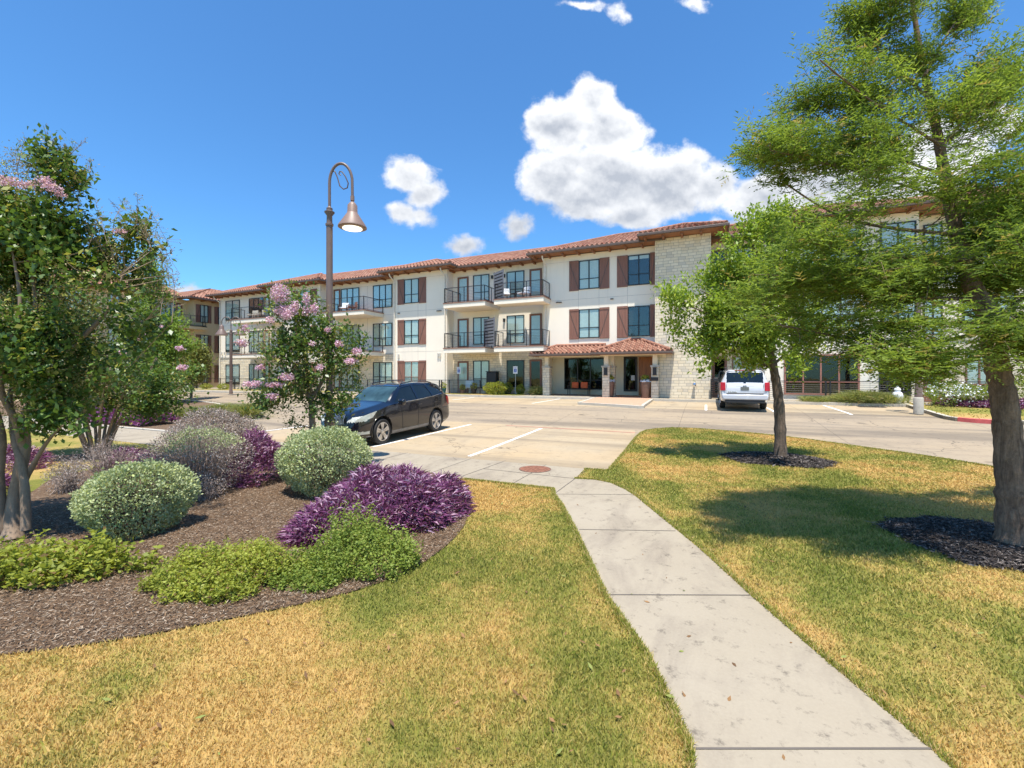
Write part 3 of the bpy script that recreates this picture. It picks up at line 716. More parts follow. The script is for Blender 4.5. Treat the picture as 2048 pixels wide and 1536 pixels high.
# ---- windows, doors, shutters
def window(bld, mp, a0, a1, z0, z1, cols=2, fm='black_frame', split=0.36, cover=1.0, cm='blind', gm='pane', fw=.055, name='window'):
    lo, hi = min(a0, a1), max(a0, a1); f = MB()
    def bx(x0, x1, zz0, zz1, d0, d1): f.box(x0, d0, zz0, x1, d1, zz1, M=mp)
    bx(lo, lo + fw, z0, z1, .0, .06); bx(hi - fw, hi, z0, z1, .0, .06); bx(lo + fw, hi - fw, z0, z0 + fw, .0, .06); bx(lo + fw, hi - fw, z1 - fw, z1, .0, .06)
    wd = (hi - lo - 2 * fw)
    for i in range(1, cols): x = lo + fw + wd * i / cols; bx(x - .035, x + .035, z0 + fw, z1 - fw, .0, .057)
    zs = z0 + (z1 - z0) * split
    if split > 0:
        for i in range(cols):
            x0 = lo + fw + wd * i / cols + (.035 if i else 0); x1 = lo + fw + wd * (i + 1) / cols - (.035 if i < cols - 1 else 0)
            bx(x0, x1, zs - .022, zs + .022, .0, .054)
    o = f.build(name, M[fm], bld)
    g = MB(); g.box(lo + fw, .030, z0 + fw, hi - fw, .034, z1 - fw, M=mp); g.build('pane', M[gm], o)
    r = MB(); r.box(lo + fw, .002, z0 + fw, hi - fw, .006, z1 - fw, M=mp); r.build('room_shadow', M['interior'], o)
    if cover > 0:
        s = MB(); s.box(lo + fw + .01, .010, z1 - fw - (z1 - z0 - 2 * fw) * cover, hi - fw - .01, .014, z1 - fw, M=mp); s.build('blind', M[cm], o)
    return o
def shutter(bld, mp, a0, a1, z0, z1, flip):
    lo, hi = min(a0, a1), max(a0, a1); f = MB(); n = 4; w = (hi - lo) / n
    for i in range(n): f.box(lo + i * w + .004, .012, z0, lo + (i + 1) * w - .004, .04, z1, M=mp)
    f.box(lo, .004, z0 + .01, hi, .0125, z1 - .01, M=mp)
    for z in (z0 + .02, z1 - .13): f.box(lo + .01, .0405, z, hi - .01, .062, z + .11, M=mp)
    s = f.build('shutter', M['shutter'], bld)
    g = MB(); pa = (lo + .03, z0 + .13) if flip else (hi - .03, z0 + .13); pb = (hi - .03, z1 - .13) if flip else (lo + .03, z1 - .13)
    dx, dz = pb[0] - pa[0], pb[1] - pa[1]; L = math.hypot(dx, dz); nx, nz = -dz / L * .016, dx / L * .016
    q = [(pa[0] - nx, pa[1] - nz), (pb[0] - nx, pb[1] - nz), (pb[0] + nx, pb[1] + nz), (pa[0] + nx, pa[1] + nz)]
    b = len(g.v)
    for d in (.0405, .058):
        for (x, z) in q: g.v.append(mp(x, d, z))
    for k in range(4): g.f.append((b + k, b + (k + 1) % 4, b + 4 + (k + 1) % 4, b + 4 + k))
    g.f += [(b, b + 1, b + 2, b + 3), (b + 4, b + 5, b + 6, b + 7)]
    g.build('diagonal_brace', M['gutter'], s); return s
def gdoor(bld, mp, a0, a1, z0, z1, fm='door_brown', cover=1, gm='pane'):
    lo, hi = min(a0, a1), max(a0, a1); f = MB(); s = .13
    f.box(lo, 0, z0, lo + s, .05, z1, M=mp); f.box(hi - s, 0, z0, hi, .05, z1, M=mp); f.box(lo + s, 0, z1 - s, hi - s, .05, z1, M=mp); f.box(lo + s, 0, z0, hi - s, .05, z0 + .26, M=mp)
    o = f.build('door', M[fm], bld)
    g = MB(); g.box(lo + s, .028, z0 + .26, hi - s, .032, z1 - s, M=mp); g.build('pane', M[gm], o)
    r = MB(); r.box(lo + s, .002, z0 + .26, hi - s, .006, z1 - s, M=mp); r.build('room_shadow', M['interior'], o)
    if cover: r = MB(); r.box(lo + s + .01, .010, z0 + .27, hi - s - .01, .014, z1 - s, M=mp); r.build('shade', M['shade'], o)
    h = MB(); h.box(lo + .04, .05, z0 + .95, lo + .07, .11, z0 + 1.1, M=mp); h.box(lo + .04, .09, z0 + 1.02, lo + .16, .11, z0 + 1.05, M=mp); h.build('handle', M['bronze_dark'], o)
    return o
mP, mR, mN, mE = main_map(YP), main_map(YR - .02), main_map(YN), main_map(27.88)
F2 = (4.33, 6.18); F3 = (7.46, 9.31); GW = (1.15, 3.02)
D2 = (3.87, 6.22); D3 = (7.02, 9.33); DG = (.66, 3.05)
rc = random.Random(3)
# S6 shuttered windows over the porch
for (z0, z1) in (F2, F3):
    u0, u1 = fx(1158, YP), fx(1199, YP); window(B, mP, u0, u1, z0, z1, 2, cm='shade')
    shutter(B, mP, fx(1138.5, YP), u0 - .01, z0 - .05, z1 + .05, False); shutter(B, mP, u1 + .01, fx(1219, YP), z0 - .05, z1 + .05, True)
    u0, u1 = fx(1256, YP), fx(1300, YP); window(B, mP, u0, u1, z0, z1, 2, cover=.0 if z0 < 5 else .12)
    shutter(B, mP, fx(1234, YP), u0 - .01, z0 - .05, z1 + .05, False); shutter(B, mP, u1 + .01, X7l - .01, z0 - .05, z1 + .05, True)
# S4
for (z0, z1) in (F2, F3, GW):
    u0, u1 = fx(809, YP), fx(838, YP); window(B, mP, u0, u1, z0, z1, 2, cm='shade', fm='black_frame' if z0 > 3 else 'brown_trim')
    shutter(B, mP, fx(795.5, YP), u0 - .01, z0 - .05, z1 + .05, False); shutter(B, mP, u1 + .01, fx(852.5, YP), z0 - .05, z1 + .05, True)
# S2
for (z0, z1) in (F2, F3, GW):
    u0, u1 = fx(598, YP), fx(622, YP); window(B, mP, u0, u1, z0, z1, 2, cm='shade')
    shutter(B, mP, fx(586, YP), u0 - .01, z0 - .05, z1 + .05, False); shutter(B, mP, u1 + .01, fx(634.5, YP), z0 - .05, z1 + .05, True)
    u0, u1 = fx(556, YP), fx(574, YP); window(B, mP, u0, u1, z0, z1, 2, cm='shade')
# S3 recess
for k, (z0, z1) in enumerate((F2, F3, GW)):
    window(B, mR, fx(747, YR), fx(785, YR), z0, z1, 3, cm='shade')
for (z0, z1) in (D2, D3, DG):
    gdoor(B, mR, fx(668, YR), fx(681, YR), z0, z1); window(B, mR, fx(683, YR), fx(719, YR), z0 + .25, z1 - .02, 3, cm='shade', split=.3)
# S5 recess
for (z0, z1) in (D2, D3, DG):
    gm = 'pane'
    gdoor(B, mR, fx(916, YR), fx(937.5, YR), z0, z1 - .05); window(B, mR, fx(947, YR), fx(979, YR), z0 + .35, z1 - .03, 2, cm='shade', split=.34)
    g = z0 < 1
    window(B, mR, fx(1014, YR), fx(1049, YR), z0 + (.35 if not g else .45), z1 - .03, 2 if not g else 1, cm='shade', split=.34 if not g else 0, cover=0 if g else 1, gm='pane_dark' if g else 'pane')
    gdoor(B, mR, fx(1059.5, YR), fx(1084, YR), z0, z1, cover=0 if g else 1, gm='pane_dark' if g else 'pane')
# S1
for (z0, z1) in (F2, F3, GW): window(B, mR, fx(452.5, YR), fx(480, YR), z0 - .1, z1, 2, split=.38, cover=.9)
for (z0, z1) in (D2, D3, DG):
    window(B, mR, fx(499, YR), fx(527.5, YR), z0 + .3, z1 - .02, 3, cover=.0 if z0 > 5 else 1, cm='shade', split=.0); gdoor(B, mR, fx(529.5, YR), fx(540, YR), z0, z1)
# S8
for (z0, z1) in (D2, D3, DG):
    gdoor(B, mR, fx(1424.5, YR), fx(1454, YR), z0, z1, gm='pane_dark', cover=0); window(B, mR, fx(1464, YR), fx(1507, YR), z0 + .3, z1, 2, 'brown_trim' if z0 < 1 else 'black_frame')
# S9
window(B, mN, fx(1568, YN), fx(1719, YN), .95, 3.02, 4, 'redframe', split=.32, cover=.0, gm='pane_dark', fw=.08)
window(B, mN, fx(1758, YN), fx(1822, YN), .95, 3.05, 2, 'black_frame', split=.3, cover=0, gm='pane_dark')
for (z0, z1) in (F2, F3):
    window(B, mN, fx(1605, YN), fx(1722, YN), z0, z1, 3, split=.36); window(B, mN, fx(1760, YN), fx(1832, YN), z0, z1, 2, split=.36)
# S10
gdoor(B, mE, fx(1846, 27.9), fx(1884, 27.9), .66, 3.1); window(B, mE, fx(1930, 27.9), fx(2010, 27.9), 1.5, 3.0, 3, 'brown_trim', split=0)
for (z0, z1) in (F2, F3): window(B, mE, fx(1925, 27.9), fx(2030, 27.9), z0, z1, 3); window(B, mE, fx(1846, 27.9), fx(1884, 27.9), z0 - .4, z1, 2)
window(B, mE, fx(2100, 27.9), fx(2260, 27.9), 1.2, 3.0, 4)
# porch openings
mW = main_map(29.5)
window(B, mW, fx(1129, 29.5), fx(1209, 29.5), .98, 3.13, 3, cover=0, gm='pane_dark', split=.30, name='porch_window')
window(B, mW, fx(1247.5, 29.5), fx(1275, 29.5), .9, 3.16, 1, cover=0, gm='pane_dark', split=0, fw=.12, name='entrance_glass_door')
nb = MB(); x0 = fx(1262, 29.5); nb.box(x0, .036, 1.62, x0 + .24, .04, 1.95, M=mW); nb.build('door_notice', simple('notice_paper', (.75, .75, .72), .7), B)
wd = MB(); a0, a1 = fx(1277.5, 29.5), fx(1306, 29.5); wd.box(a0, 0, .66, a1, .05, 3.14, M=mW); o = wd.build('entrance_door', M['door_wood'], B)
wd = MB(); ww = (a1 - a0)
for (p0, p1) in ((.9, 1.7), (1.85, 2.95)):
    for q in (0, 1): wd.box(a0 + .08 + q * ww / 2, .051, p0, a0 + ww / 2 - .06 + q * ww / 2, .066, p1, M=mW)
wd.build('door_panel', M['door_wood'], o)
wd = MB(); wd.box(a0 + .05, .05, 1.5, a0 + .08, .12, 1.9, M=mW); wd.build('handle', M['black_frame'], o)

# ---- tiled roofs
def tile_plane(o, es, er, wid, rmax, name, parent, zoff=0.0, pitch=.30, course=.42, nper=8, x_lo=lambda r: 0, x_hi=None):
    """o origin at the eave start; es along the eave, er up the slope; wid eave length; column clipped to [x_lo(r), x_hi(r)]"""
    o = np.array(o, float); es = np.array(es, float); er = np.array(er, float); nn = np.cross(es, er); nn /= np.linalg.norm(nn)
    if nn[2] < 0: nn = -nn
    xh = x_hi or (lambda r: wid)
    nr = int(math.ceil(rmax / course)); V = []; F = []; A = []
    rows = []
    for k in range(nr):
        r0 = k * course; r1 = min((k + 1) * course, rmax); rows += [(r0, .035), (r1, .005)]
    ncol = int(math.ceil(wid / pitch)) * nper; s = np.arange(ncol + 1) * pitch / nper
    ph = (s / pitch) % 1.0; prof = np.where(ph < .62, np.sin(np.pi * ph / .62) * .088, -np.sin(np.pi * (ph - .62) / .38) * .02)
    grid = []
    for (r, off) in rows:
        lo, hi = x_lo(r), xh(r); sc = np.clip(s, lo, max(hi, lo))
        grid.append(o + sc[:, None] * es + r * er + (prof + off + zoff)[:, None] * nn)
    # front closing row
    lo, hi = x_lo(0), xh(0); front = o + np.clip(s, lo, hi)[:, None] * es + (-.02) * nn
    grid = [front] + grid; G = np.stack(grid); R, Cn = G.shape[0], G.shape[1]
    idx = np.arange(R * Cn).reshape(R, Cn); Fq = np.stack([idx[:-1, :-1], idx[:-1, 1:], idx[1:, 1:], idx[1:, :-1]], -1)
    V = G.reshape(-1, 3); rnd = np.random.default_rng(int(abs(o[0]) * 10) + 3).random((R // 2 + 2, ncol // nper + 2))
    cc = (np.arange(ncol) // nper)[None, :].repeat(R - 1, 0); rr = ((np.arange(R - 1)) // 2)[:, None].repeat(ncol, 1)
    att = rnd[rr, cc].reshape(-1); Fq = Fq.reshape(-1, 4)
    a, b, c, d = (V[Fq[:, i]] for i in range(4)); area = np.linalg.norm(np.cross(c - a, d - b), axis=1); keep = area > 1e-5
    return V, Fq[keep], att[keep]
def hip_roof(parent, x0, x1, y0, ze, slope=.40, run=5.0, back=13.0, hipL=True, hipR=True, top=True):
    """front eave at y0, eave height ze, end hips; one tiled mesh plus ridge caps"""
    k = math.sqrt(1 + slope * slope); w = x1 - x0
    run = min(run, w / 2 if (hipL and hipR) else run); R = run * k
    parts = []
    er = (0, 1 / k, slope / k)
    parts.append(tile_plane((x0, y0, ze), (1, 0, 0), er, w, R, '', None, x_lo=(lambda r: r / k) if hipL else (lambda r: 0), x_hi=(lambda r: w - r / k) if hipR else (lambda r: w)))
    if hipL: parts.append(tile_plane((x0, y0 + back, ze), (0, -1, 0), (1 / k, 0, slope / k), back, R, '', None, x_hi=lambda r: back - r / k))
    if hipR: parts.append(tile_plane((x1, y0, ze), (0, 1, 0), (-1 / k, 0, slope / k), back, R, '', None, x_lo=lambda r: r / k))
    V = []; F = []; A = []; b = 0
    for (v, f, a) in parts: V.append(v); F.append(f + b); A.append(a); b += len(v)
    o = mesh_np('roof', np.concatenate(V), np.concatenate(F), M['tile'], parent, attrs={'rnd': np.concatenate(A)}, smooth=False)
    me = o.data; me.polygons.foreach_set('use_smooth', np.ones(len(me.polygons), bool)); me.set_sharp_from_angle(angle=math.radians(50))
    cp = MB()
    def caps_line(p, q):
        p, q = Vector(p), Vector(q); L = (q - p).length; n = max(1, int(L / .38)); d = (q - p) / n
        for i in range(n): cp.tube([p + d * i + Vector((0, 0, .03)), p + d * (i + 1.08) + Vector((0, 0, .055))], [.115, .085], 8)
    a = (x0 + run, y0 + run, ze + run * slope); c = (x1 - run, y0 + run, ze + run * slope)
    if hipL: caps_line((x0 + .05, y0 + .05, ze + .02), a)
    if hipR: caps_line((x1 - .05, y0 + .05, ze + .02), c)
    s0 = a if hipL else (x0, a[1], a[2]); s1 = c if hipR else (x1, c[1], c[2])
    if (Vector(s1) - Vector(s0)).length > .3: caps_line(s0, s1)
    cp.build('ridge_caps', M['ridge'], o, 50)
    if top:
        t = MB(); zz = ze + run * slope - .02; t.poly([(s0[0], s0[1], zz), (s1[0], s1[1], zz), (s1[0], y0 + back, zz), (s0[0], y0 + back, zz)]); t.build('flat_roof', M['joint'], o)
    return o
M['ridge'] = simple('ridge_tile', (0.31, 0.14, 0.085), 0.8, var=.3, scale=3)
def eave(parent, x0, x1, yw, ov, ze, gut=.15, left=True, right=True, bs=.92, back=1.2, rafters=True):
    """soffit, gutter and rafter tails in front of a wall whose face is at yw"""
    y0 = yw - ov; s = MB()
    s.box(x0, y0, ze - .03, x1, yw + back, ze + .02); s.build('soffit', M['soffit'], parent)
    g = MB(); g.box(x0 - .1, y0 - .13, ze - .03, x1 + .1, y0 - .002, ze + gut - .03)
    if left: g.box(x0 - .1, y0, ze - .0305, x0 - .002, yw + back, ze + gut - .031)
    if right: g.box(x1 + .002, y0, ze - .0305, x1 + .1, yw + back, ze + gut - .031)
    g.build('gutter', M['gutter'], parent, bevel=.02)
    if rafters:
        n = max(1, int((x1 - x0 - .4) / bs)); r0 = x0 + .3
        for i in range(n + 1):
            x = r0 + i * (x1 - x0 - .6) / n
            m = MB(); m.box(x - .06, y0 + .12, ze - .15, x + .06, yw + .0, ze - .032); m.build('rafter_tail', M['rafter'], parent)
OV = .8; ZE = 9.78
RF = {}
def roof_part(x0, x1, yw, ze=ZE, hl=True, hr=True, run=5.0, back=13):
    r = hip_roof(B, x0, x1, yw - OV - .06, ze + .12, run=run, back=back, hipL=hl, hipR=hr)
    eave(B, x0, x1, yw, OV, ze, left=hl, right=hr)
roof_part(X1l - .8, XE, YR, hl=True, hr=False)
roof_part(X2l - .8, X2r + .8, YP, ze=ZE + .05); roof_part(X4l - .8, X4r + .8, YP, ze=ZE + .05); roof_part(X6l - .8, X7l + .5, YP, ze=ZE + .05, hr=False)
roof_part(X7l - .8, X7r + .8, YT, ze=9.95, run=5); roof_part(X9l - .8, X9r + .8, YN, ze=ZE + .05); roof_part(X9r + .0, XE, 27.9, ze=ZE + .03, hl=False, hr=False)

# ---- balconies
def cable_rail(parent, pts, z, h=1.0, nc=9, post=.02, step=1.35, name='railing', mat='rail'):
    m = MB(); r = MB()
    for a, b in zip(pts[:-1], pts[1:]):
        a, b = Vector(a), Vector(b); L = (b - a).length; n = max(1, round(L / step))
        for i in range(n + 1):
            p = a.lerp(b, i / n); m.box(p.x - post, p.y - post, z, p.x + post, p.y + post, z + h)
        d = (b - a).normalized(); nn = Vector((-d.y, d.x)) * .028
        q = [(a.x - nn.x, a.y - nn.y, z + h + .001), (b.x - nn.x, b.y - nn.y, z + h + .001), (b.x + nn.x, b.y + nn.y, z + h + .001), (a.x + nn.x, a.y + nn.y, z + h + .001)]
        m.prism(q, (0, 0, .035))
        q = [(x, y, z + .05) for (x, y, _) in q]; m.prism(q, (0, 0, .025))
        for k in range(nc):
            zz = z + .12 + (h - .18) * k / (nc - 1); r.tube([(a.x, a.y, zz), (b.x, b.y, zz)], .0045, 4, cap=False)
    o = m.build(name, M[mat], parent); r.build('rail_cables', M[mat], o); return o
def balcony(bld, x0, x1, yf, yb, z, inner=True):
    m = MB(); m.box(x0, yf, z - .36, x1, yb - .002, z - .075); o = m.build('balcony', M['stucco'], bld)
    t = MB(); t.box(x0 - .03, yf - .03, z - .074, x1 + .03, yb - .004, z); t.build('balcony_floor', M['brown_trim'], o)
    rr = cable_rail(o, [(x0 + .06, yb - .05), (x0 + .06, yf + .04), (x1 - .06, yf + .04), (x1 - .06, yb - .05)], z + .001)
    return o
YB = 26.35
for z in (D2[0], D3[0]):
    balcony(B, fx(887, YB), fx(970, YB), YB, YR, z); balcony(B, fx(988, YB), X6l + (.35), YB, YR if False else YP, z) if False else balcony(B, fx(988, YB), fx(1087, YB), YB, YP, z)
    balcony(B, fx(633, YB), fx(728, YB), YB, YR, z); balcony(B, fx(461, YB), fx(544, YB), YB, YP, z)
    balcony(B, X7r + .03, X9l - .03, 27.3, YR, z)
for z, uu in ((D3[0], (988, 1007)), (D2[0], (968, 989))):
    x = (fx(uu[0], YB) + fx(uu[1], YB)) / 2
    ps = MB(); fr = .03
    a, b = (fx(uu[0], YB), YB + .15), (fx(uu[1], YB), YB + .9)
    a = (fx(uu[0], 27.2), 27.2) ; b = (fx(uu[1], 26.5), 26.5)
    av, bv = Vector(a), Vector(b); d = (bv - av).normalized(); nn = Vector((-d.y, d.x)) * .02
    def panel(t0, t1, z0, z1, mb, th=1.0):
        p, q = av.lerp(bv, t0), av.lerp(bv, t1); k = nn * th
        mb.prism([(p.x - k.x, p.y - k.y, z0), (q.x - k.x, q.y - k.y, z0), (q.x + k.x, q.y + k.y, z0), (p.x + k.x, p.y + k.y, z0)], (0, 0, z1 - z0))
    zz = z + .05; h = 1.95
    for (t0, t1) in ((0, .06), (.94, 1)): panel(t0, t1, zz, zz + h, ps, 1.3)
    n = 9
    for i in range(n): panel(.06, .94, zz + .02 + i * h / n, zz + .02 + i * h / n + h / n * .62, ps)
    bk = MB(); panel(.05, .95, zz + .02, zz + h - .04, bk, .25); bko = bk.build('screen_dark_backing', M['interior'], B)  # solid dark backing panel, makes the gaps between the slats dark
    ps.build('privacy_screen', simple('grey_screen_slats', (.20, .20, .21), .5), B)
# downspouts
dsp = MB()
def spout(u, Y, xo=0, gx=.5, gy=.7):
    x = fx(u, Y); dsp.tube([(x + gx * 0 - .0, Y - gy, ZE - .05), (x, Y - gy + .05, ZE - .2), (x, Y - .1, ZE - .55), (x, Y - .08, ZE - .75), (x, Y - .08, .7)], .05, 8)
for u, Y in ((891, YP), (1091.5, YP), (548, YP), (790, YP), (441.5, YR)): spout(u, Y)
dsp.build('downspout', simple('downspout_cream', (.72, .66, .54), .6), B, 40)
vt = MB()
for (u, v, Y) in ((1098, 606, YP), (1115, 605, YP), (1121, 605, YP), (1224, 598, YP), (798, 626.5, YP), (876, 622, YP), (881, 621.5, YP), (741, 635, YR)): x = fx(u, Y); z = fz(u, v, Y); vt.box(x - .09, Y - .08, z - .03, x + .09, Y, z + .03)
vt.build('wall_vents', M['gutter'], B)
vt = MB()
for (u, v, Y) in ((798, 712, YP), (877, 710, YP), (881, 710, YP), (450, 707, YR - .07), (444, 707, YR - .07)): x = fx(u, Y); z = fz(u, v, Y); vt.box(x - .06, Y - .1, z - .13, x + .06, Y, z + .13)
vt.build('vent_hoods', simple('vent_hood', (.6, .56, .48), .7), B)
def sconce(u, v, Y):
    x = fx(u, Y); z = fz(u, v, Y); m = MB(); m.box(x - .06, Y - .14, z - .1, x + .06, Y, z + .1); m.box(x - .08, Y - .16, z + .1, x + .08, Y, z + .13); m.build('wall_light', M['rail'], B)
for a in ((982, 642, YR), (1009, 641, YR), (985, 555, YR), (1009, 552.5, YR), (648, 586.5, YR)): sconce(*a)
mp_ = fx(1389, YT); st = MB(); zz = .3
g = MB(); g.tube([(mp_, YT, 1.45), (mp_, YT - .14, 1.45)], .07, 10); g.lathe((mp_, YT - .2, 1.42), [(.05, -.12), (.09, -.08), (.1, .05), (.06, .12)], 10); g.build('hose_connection', simple('chrome', (.7, .7, .7), .25, 1.0), B, 40)

# ---- entrance porch (part of the building)
def porch_col(u0, u1, y, name):
    x0, x1 = fx(u0, y), fx(u1, y); w = x1 - x0; m = MB(); m.box(x0, y, .5, x1, y + w, 2.43); o = m.build('porch_column', M['stone'], B)
    m = MB(); m.box(x0 - .05, y - .05, 2.431, x1 + .05, y + w + .05, 2.53); m.build('column_cap', M['kerb'], o)
    m = MB(); c = (x0 + x1) / 2; m.box(c - .13, y + w / 2 - .13, 2.53, c + .13, y + w / 2 + .13, 3.12); m.build('column_post', M['stucco_bounce_warm'], o)
    return c, y, w, o
cols = [porch_col(1085.5, 1098.5, 27.05, 'a'), porch_col(1204.5, 1218.5, 26.4, 'b'), porch_col(1302.5, 1316.5, 26.4, 'c'), porch_col(1218.6, 1229.5, 27.3, 'd')]
for (c, y, w, o) in cols[1:3]:
    m = MB(); m.box(c - .1, y - .09, 1.98, c + .1, y - .002, 2.38); l = m.build('wall_lantern', M['rail'], o)
    m = MB(); m.box(c - .12, y - .11, 2.381, c + .12, y, 2.41); m.box(c - .12, y - .11, 1.95, c + .12, y, 1.979); m.build('lantern_cap', M['gutter'], l)
c, y, w, o = cols[2]; m = MB(); m.box(c - .2, y - .05, 1.63, c + .2, y - .002, 1.84); pl = m.build('address_plaque', M['rail'], o)
def text(body, size, loc, rot, mat, parent, name='lettering', ext=.003):
    cu = bpy.data.curves.new(name, 'FONT'); cu.body = body; cu.size = size; cu.align_x = 'CENTER'; cu.align_y = 'CENTER'; cu.extrude = ext
    t = bpy.data.objects.new(name + '_t', cu); COL.objects.link(t); t.location = loc; t.rotation_euler = rot; bpy.context.view_layer.update()
    me = bpy.data.meshes.new_from_object(t.evaluated_get(bpy.context.evaluated_depsgraph_get())); me.transform(t.matrix_world); bpy.data.objects.remove(t)
    me.materials.clear(); me.materials.append(mat); o = bpy.data.objects.new(name, me); link(o, parent); return o
M['white'] = simple('white_paint', (.8, .8, .8), .5, var=.03)
xl, xr = fx(1061, 26.4), fx(1186, 26.4); xa, xb = fx(1184, 25.8), fx(1342.5, 25.8)
pb = MB(); pb.box(xl + .35, 27.08, 3.12, xa + .3, 27.4, 3.20); pb.box(xa + .35, 26.46, 3.12, xb - .35, 26.72, 3.20); pb.box(xb - .6, 26.73, 3.12, xb - .35, YT - .01, 3.20); pb.box(xa + .35, 26.73, 3.12, xa + .6, YP, 3.20)
pb.build('porch_beam', M['stucco_bounce_warm'], B)
def shed(x0, x1, yf, yb, ze, slope, hl, hr, apex=None):
    k = math.sqrt(1 + slope ** 2); run = yb - yf; R = run * k; w = x1 - x0
    parts = [tile_plane((x0, yf, ze), (1, 0, 0), (0, 1 / k, slope / k), w, R, '', None, x_lo=(lambda r: r / k * hl), x_hi=(lambda r: w - r / k * hr), pitch=.26, course=.34)]
    if hl: parts.append(tile_plane((x0, yf + run, ze), (0, -1, 0), (1 / (k * 1), 0, slope / k), run, R, '', None, x_hi=lambda r: max(run - r / k, 0), pitch=.26, course=.34))
    if hr: parts.append(tile_plane((x1, yf, ze), (0, 1, 0), (-1 / k, 0, slope / k), run, R, '', None, x_lo=lambda r: min(r / k, run), pitch=.26, course=.34))
    V = []; F = []; A = []; b = 0
    for (v, f, a) in parts: V.append(v); F.append(f + b); A.append(a); b += len(v)
    o = mesh_np('porch_roof', np.concatenate(V), np.concatenate(F), M['tile'], B, attrs={'rnd': np.concatenate(A)}); me = o.data
    me.polygons.foreach_set('use_smooth', np.ones(len(me.polygons), bool)); me.set_sharp_from_angle(angle=math.radians(50))
    cp = MB()
    def cl(p, q):
        p, q = Vector(p), Vector(q); n = max(1, int((q - p).length / .34)); d = (q - p) / n
        for i in range(n): cp.tube([p + d * i + Vector((0, 0, .04)), p + d * (i + 1.08) + Vector((0, 0, .06))], [.11, .08], 8)
    if hl: cl((x0, yf, ze + .02), (x0 + run * hl, yb, ze + run * slope))
    if hr: cl((x1, yf, ze + .02), (x1 - run * hr, yb, ze + run * slope))
    cl((x0 + run * hl, yb - .05, ze + run * slope), (x1 - run * hr, yb - .05, ze + run * slope)) if (w - run * (hl + hr)) > .3 else None
    cp.build('ridge_caps', M['ridge'], o, 50)
shed(xl, xa + .4, 26.38, YP - .01, 3.30, .42, 1, 0); shed(xa, xb, 25.78, YP - .01, 3.31, .42, 1, 1)
eave(B, xl, xa - .15, YP, YP - 26.42, 3.2, gut=.13, right=False, back=-.002, rafters=False); eave(B, xa, xb, YT if False else 26.88, 26.88 - 25.82, 3.2, gut=.13, back=0, rafters=False)
m = MB(); m.box(xa, 26.89, 3.17, X7l - .01, YP, 3.22); m.build('soffit', M['soffit'], B)

# ------------------------------------------------------------------ tan wing on the left
TX = -48.3
TB = empty('apartment_building', (TX, 30, FLOOR), 'tan stucco three storey apartment wing at far left with red tiled roof', 'building')
def tan_map(X): return lambda a, d, z: (X + d, a, z)
def fyX(u, X):
    dx, dy, dz = ray(u, 0); return X * dy / dx
def fzX(u, v, X):
    dx, dy, dz = ray(u, v); return CAMZ + dz * X / dx
ya, yb_ = fyX(388, TX), 46
w = MB(); w.box(TX - 14, ya, .3, TX, 60, 9.76); w.box(TX - 14, -2, .3, TX - 1.2, ya, 9.76); w.build('wall', M['stucco_yellow'], TB)
mT, mU = tan_map(TX), tan_map(TX - 1.2)
for (z0, z1) in (F2, F3, GW):
    for (s0, w0, w1, s1) in ((391.5, 400, 416, 422.5), (428.5, 436, 448, 454)):
        window(TB, mT, fyX(w0, TX), fyX(w1, TX), z0, z1, 2, cm='shade'); shutter(TB, mT, fyX(s0, TX), fyX(w0, TX) - .01, z0, z1, True); shutter(TB, mT, fyX(w1, TX) + .01, fyX(s1, TX), z0, z1, False)
    X = TX - 1.2
    window(TB, mU, fyX(272, X), fyX(298, X), z0, z1, 2); 
    for (ua, ub) in ((215, 240), (130, 165)): window(TB, mU, fyX(ua, X), fyX(ub, X), z0, z1, 2)
for (z0, z1) in (D2, D3, DG):
    X = TX - 1.2; window(TB, mU, fyX(320, X), fyX(350, X), z0 + .2, z1, 3, cm='shade', cover=1, split=.3); gdoor(TB, mU, fyX(352, X), fyX(364, X), z0, z1)
for z in (D2[0], D3[0]):
    y0, y1 = fyX(314, TX + .6), ya + .9
    m = MB(); m.box(TX - 1.19, y0, z - .36, TX + .6, y1, z - .075); o = m.build('balcony', M['stucco_yellow'], TB)
    m = MB(); m.box(TX - 1.18, y0 - .03, z - .074, TX + .63, y1 + .03, z); m.build('balcony_floor', M['rail'], o)
    cable_rail(o, [(TX - 1.1, y0 + .06), (TX + .55, y0 + .06), (TX + .55, y1 - .06), (TX + .02, y1 - .06)], z + .001)
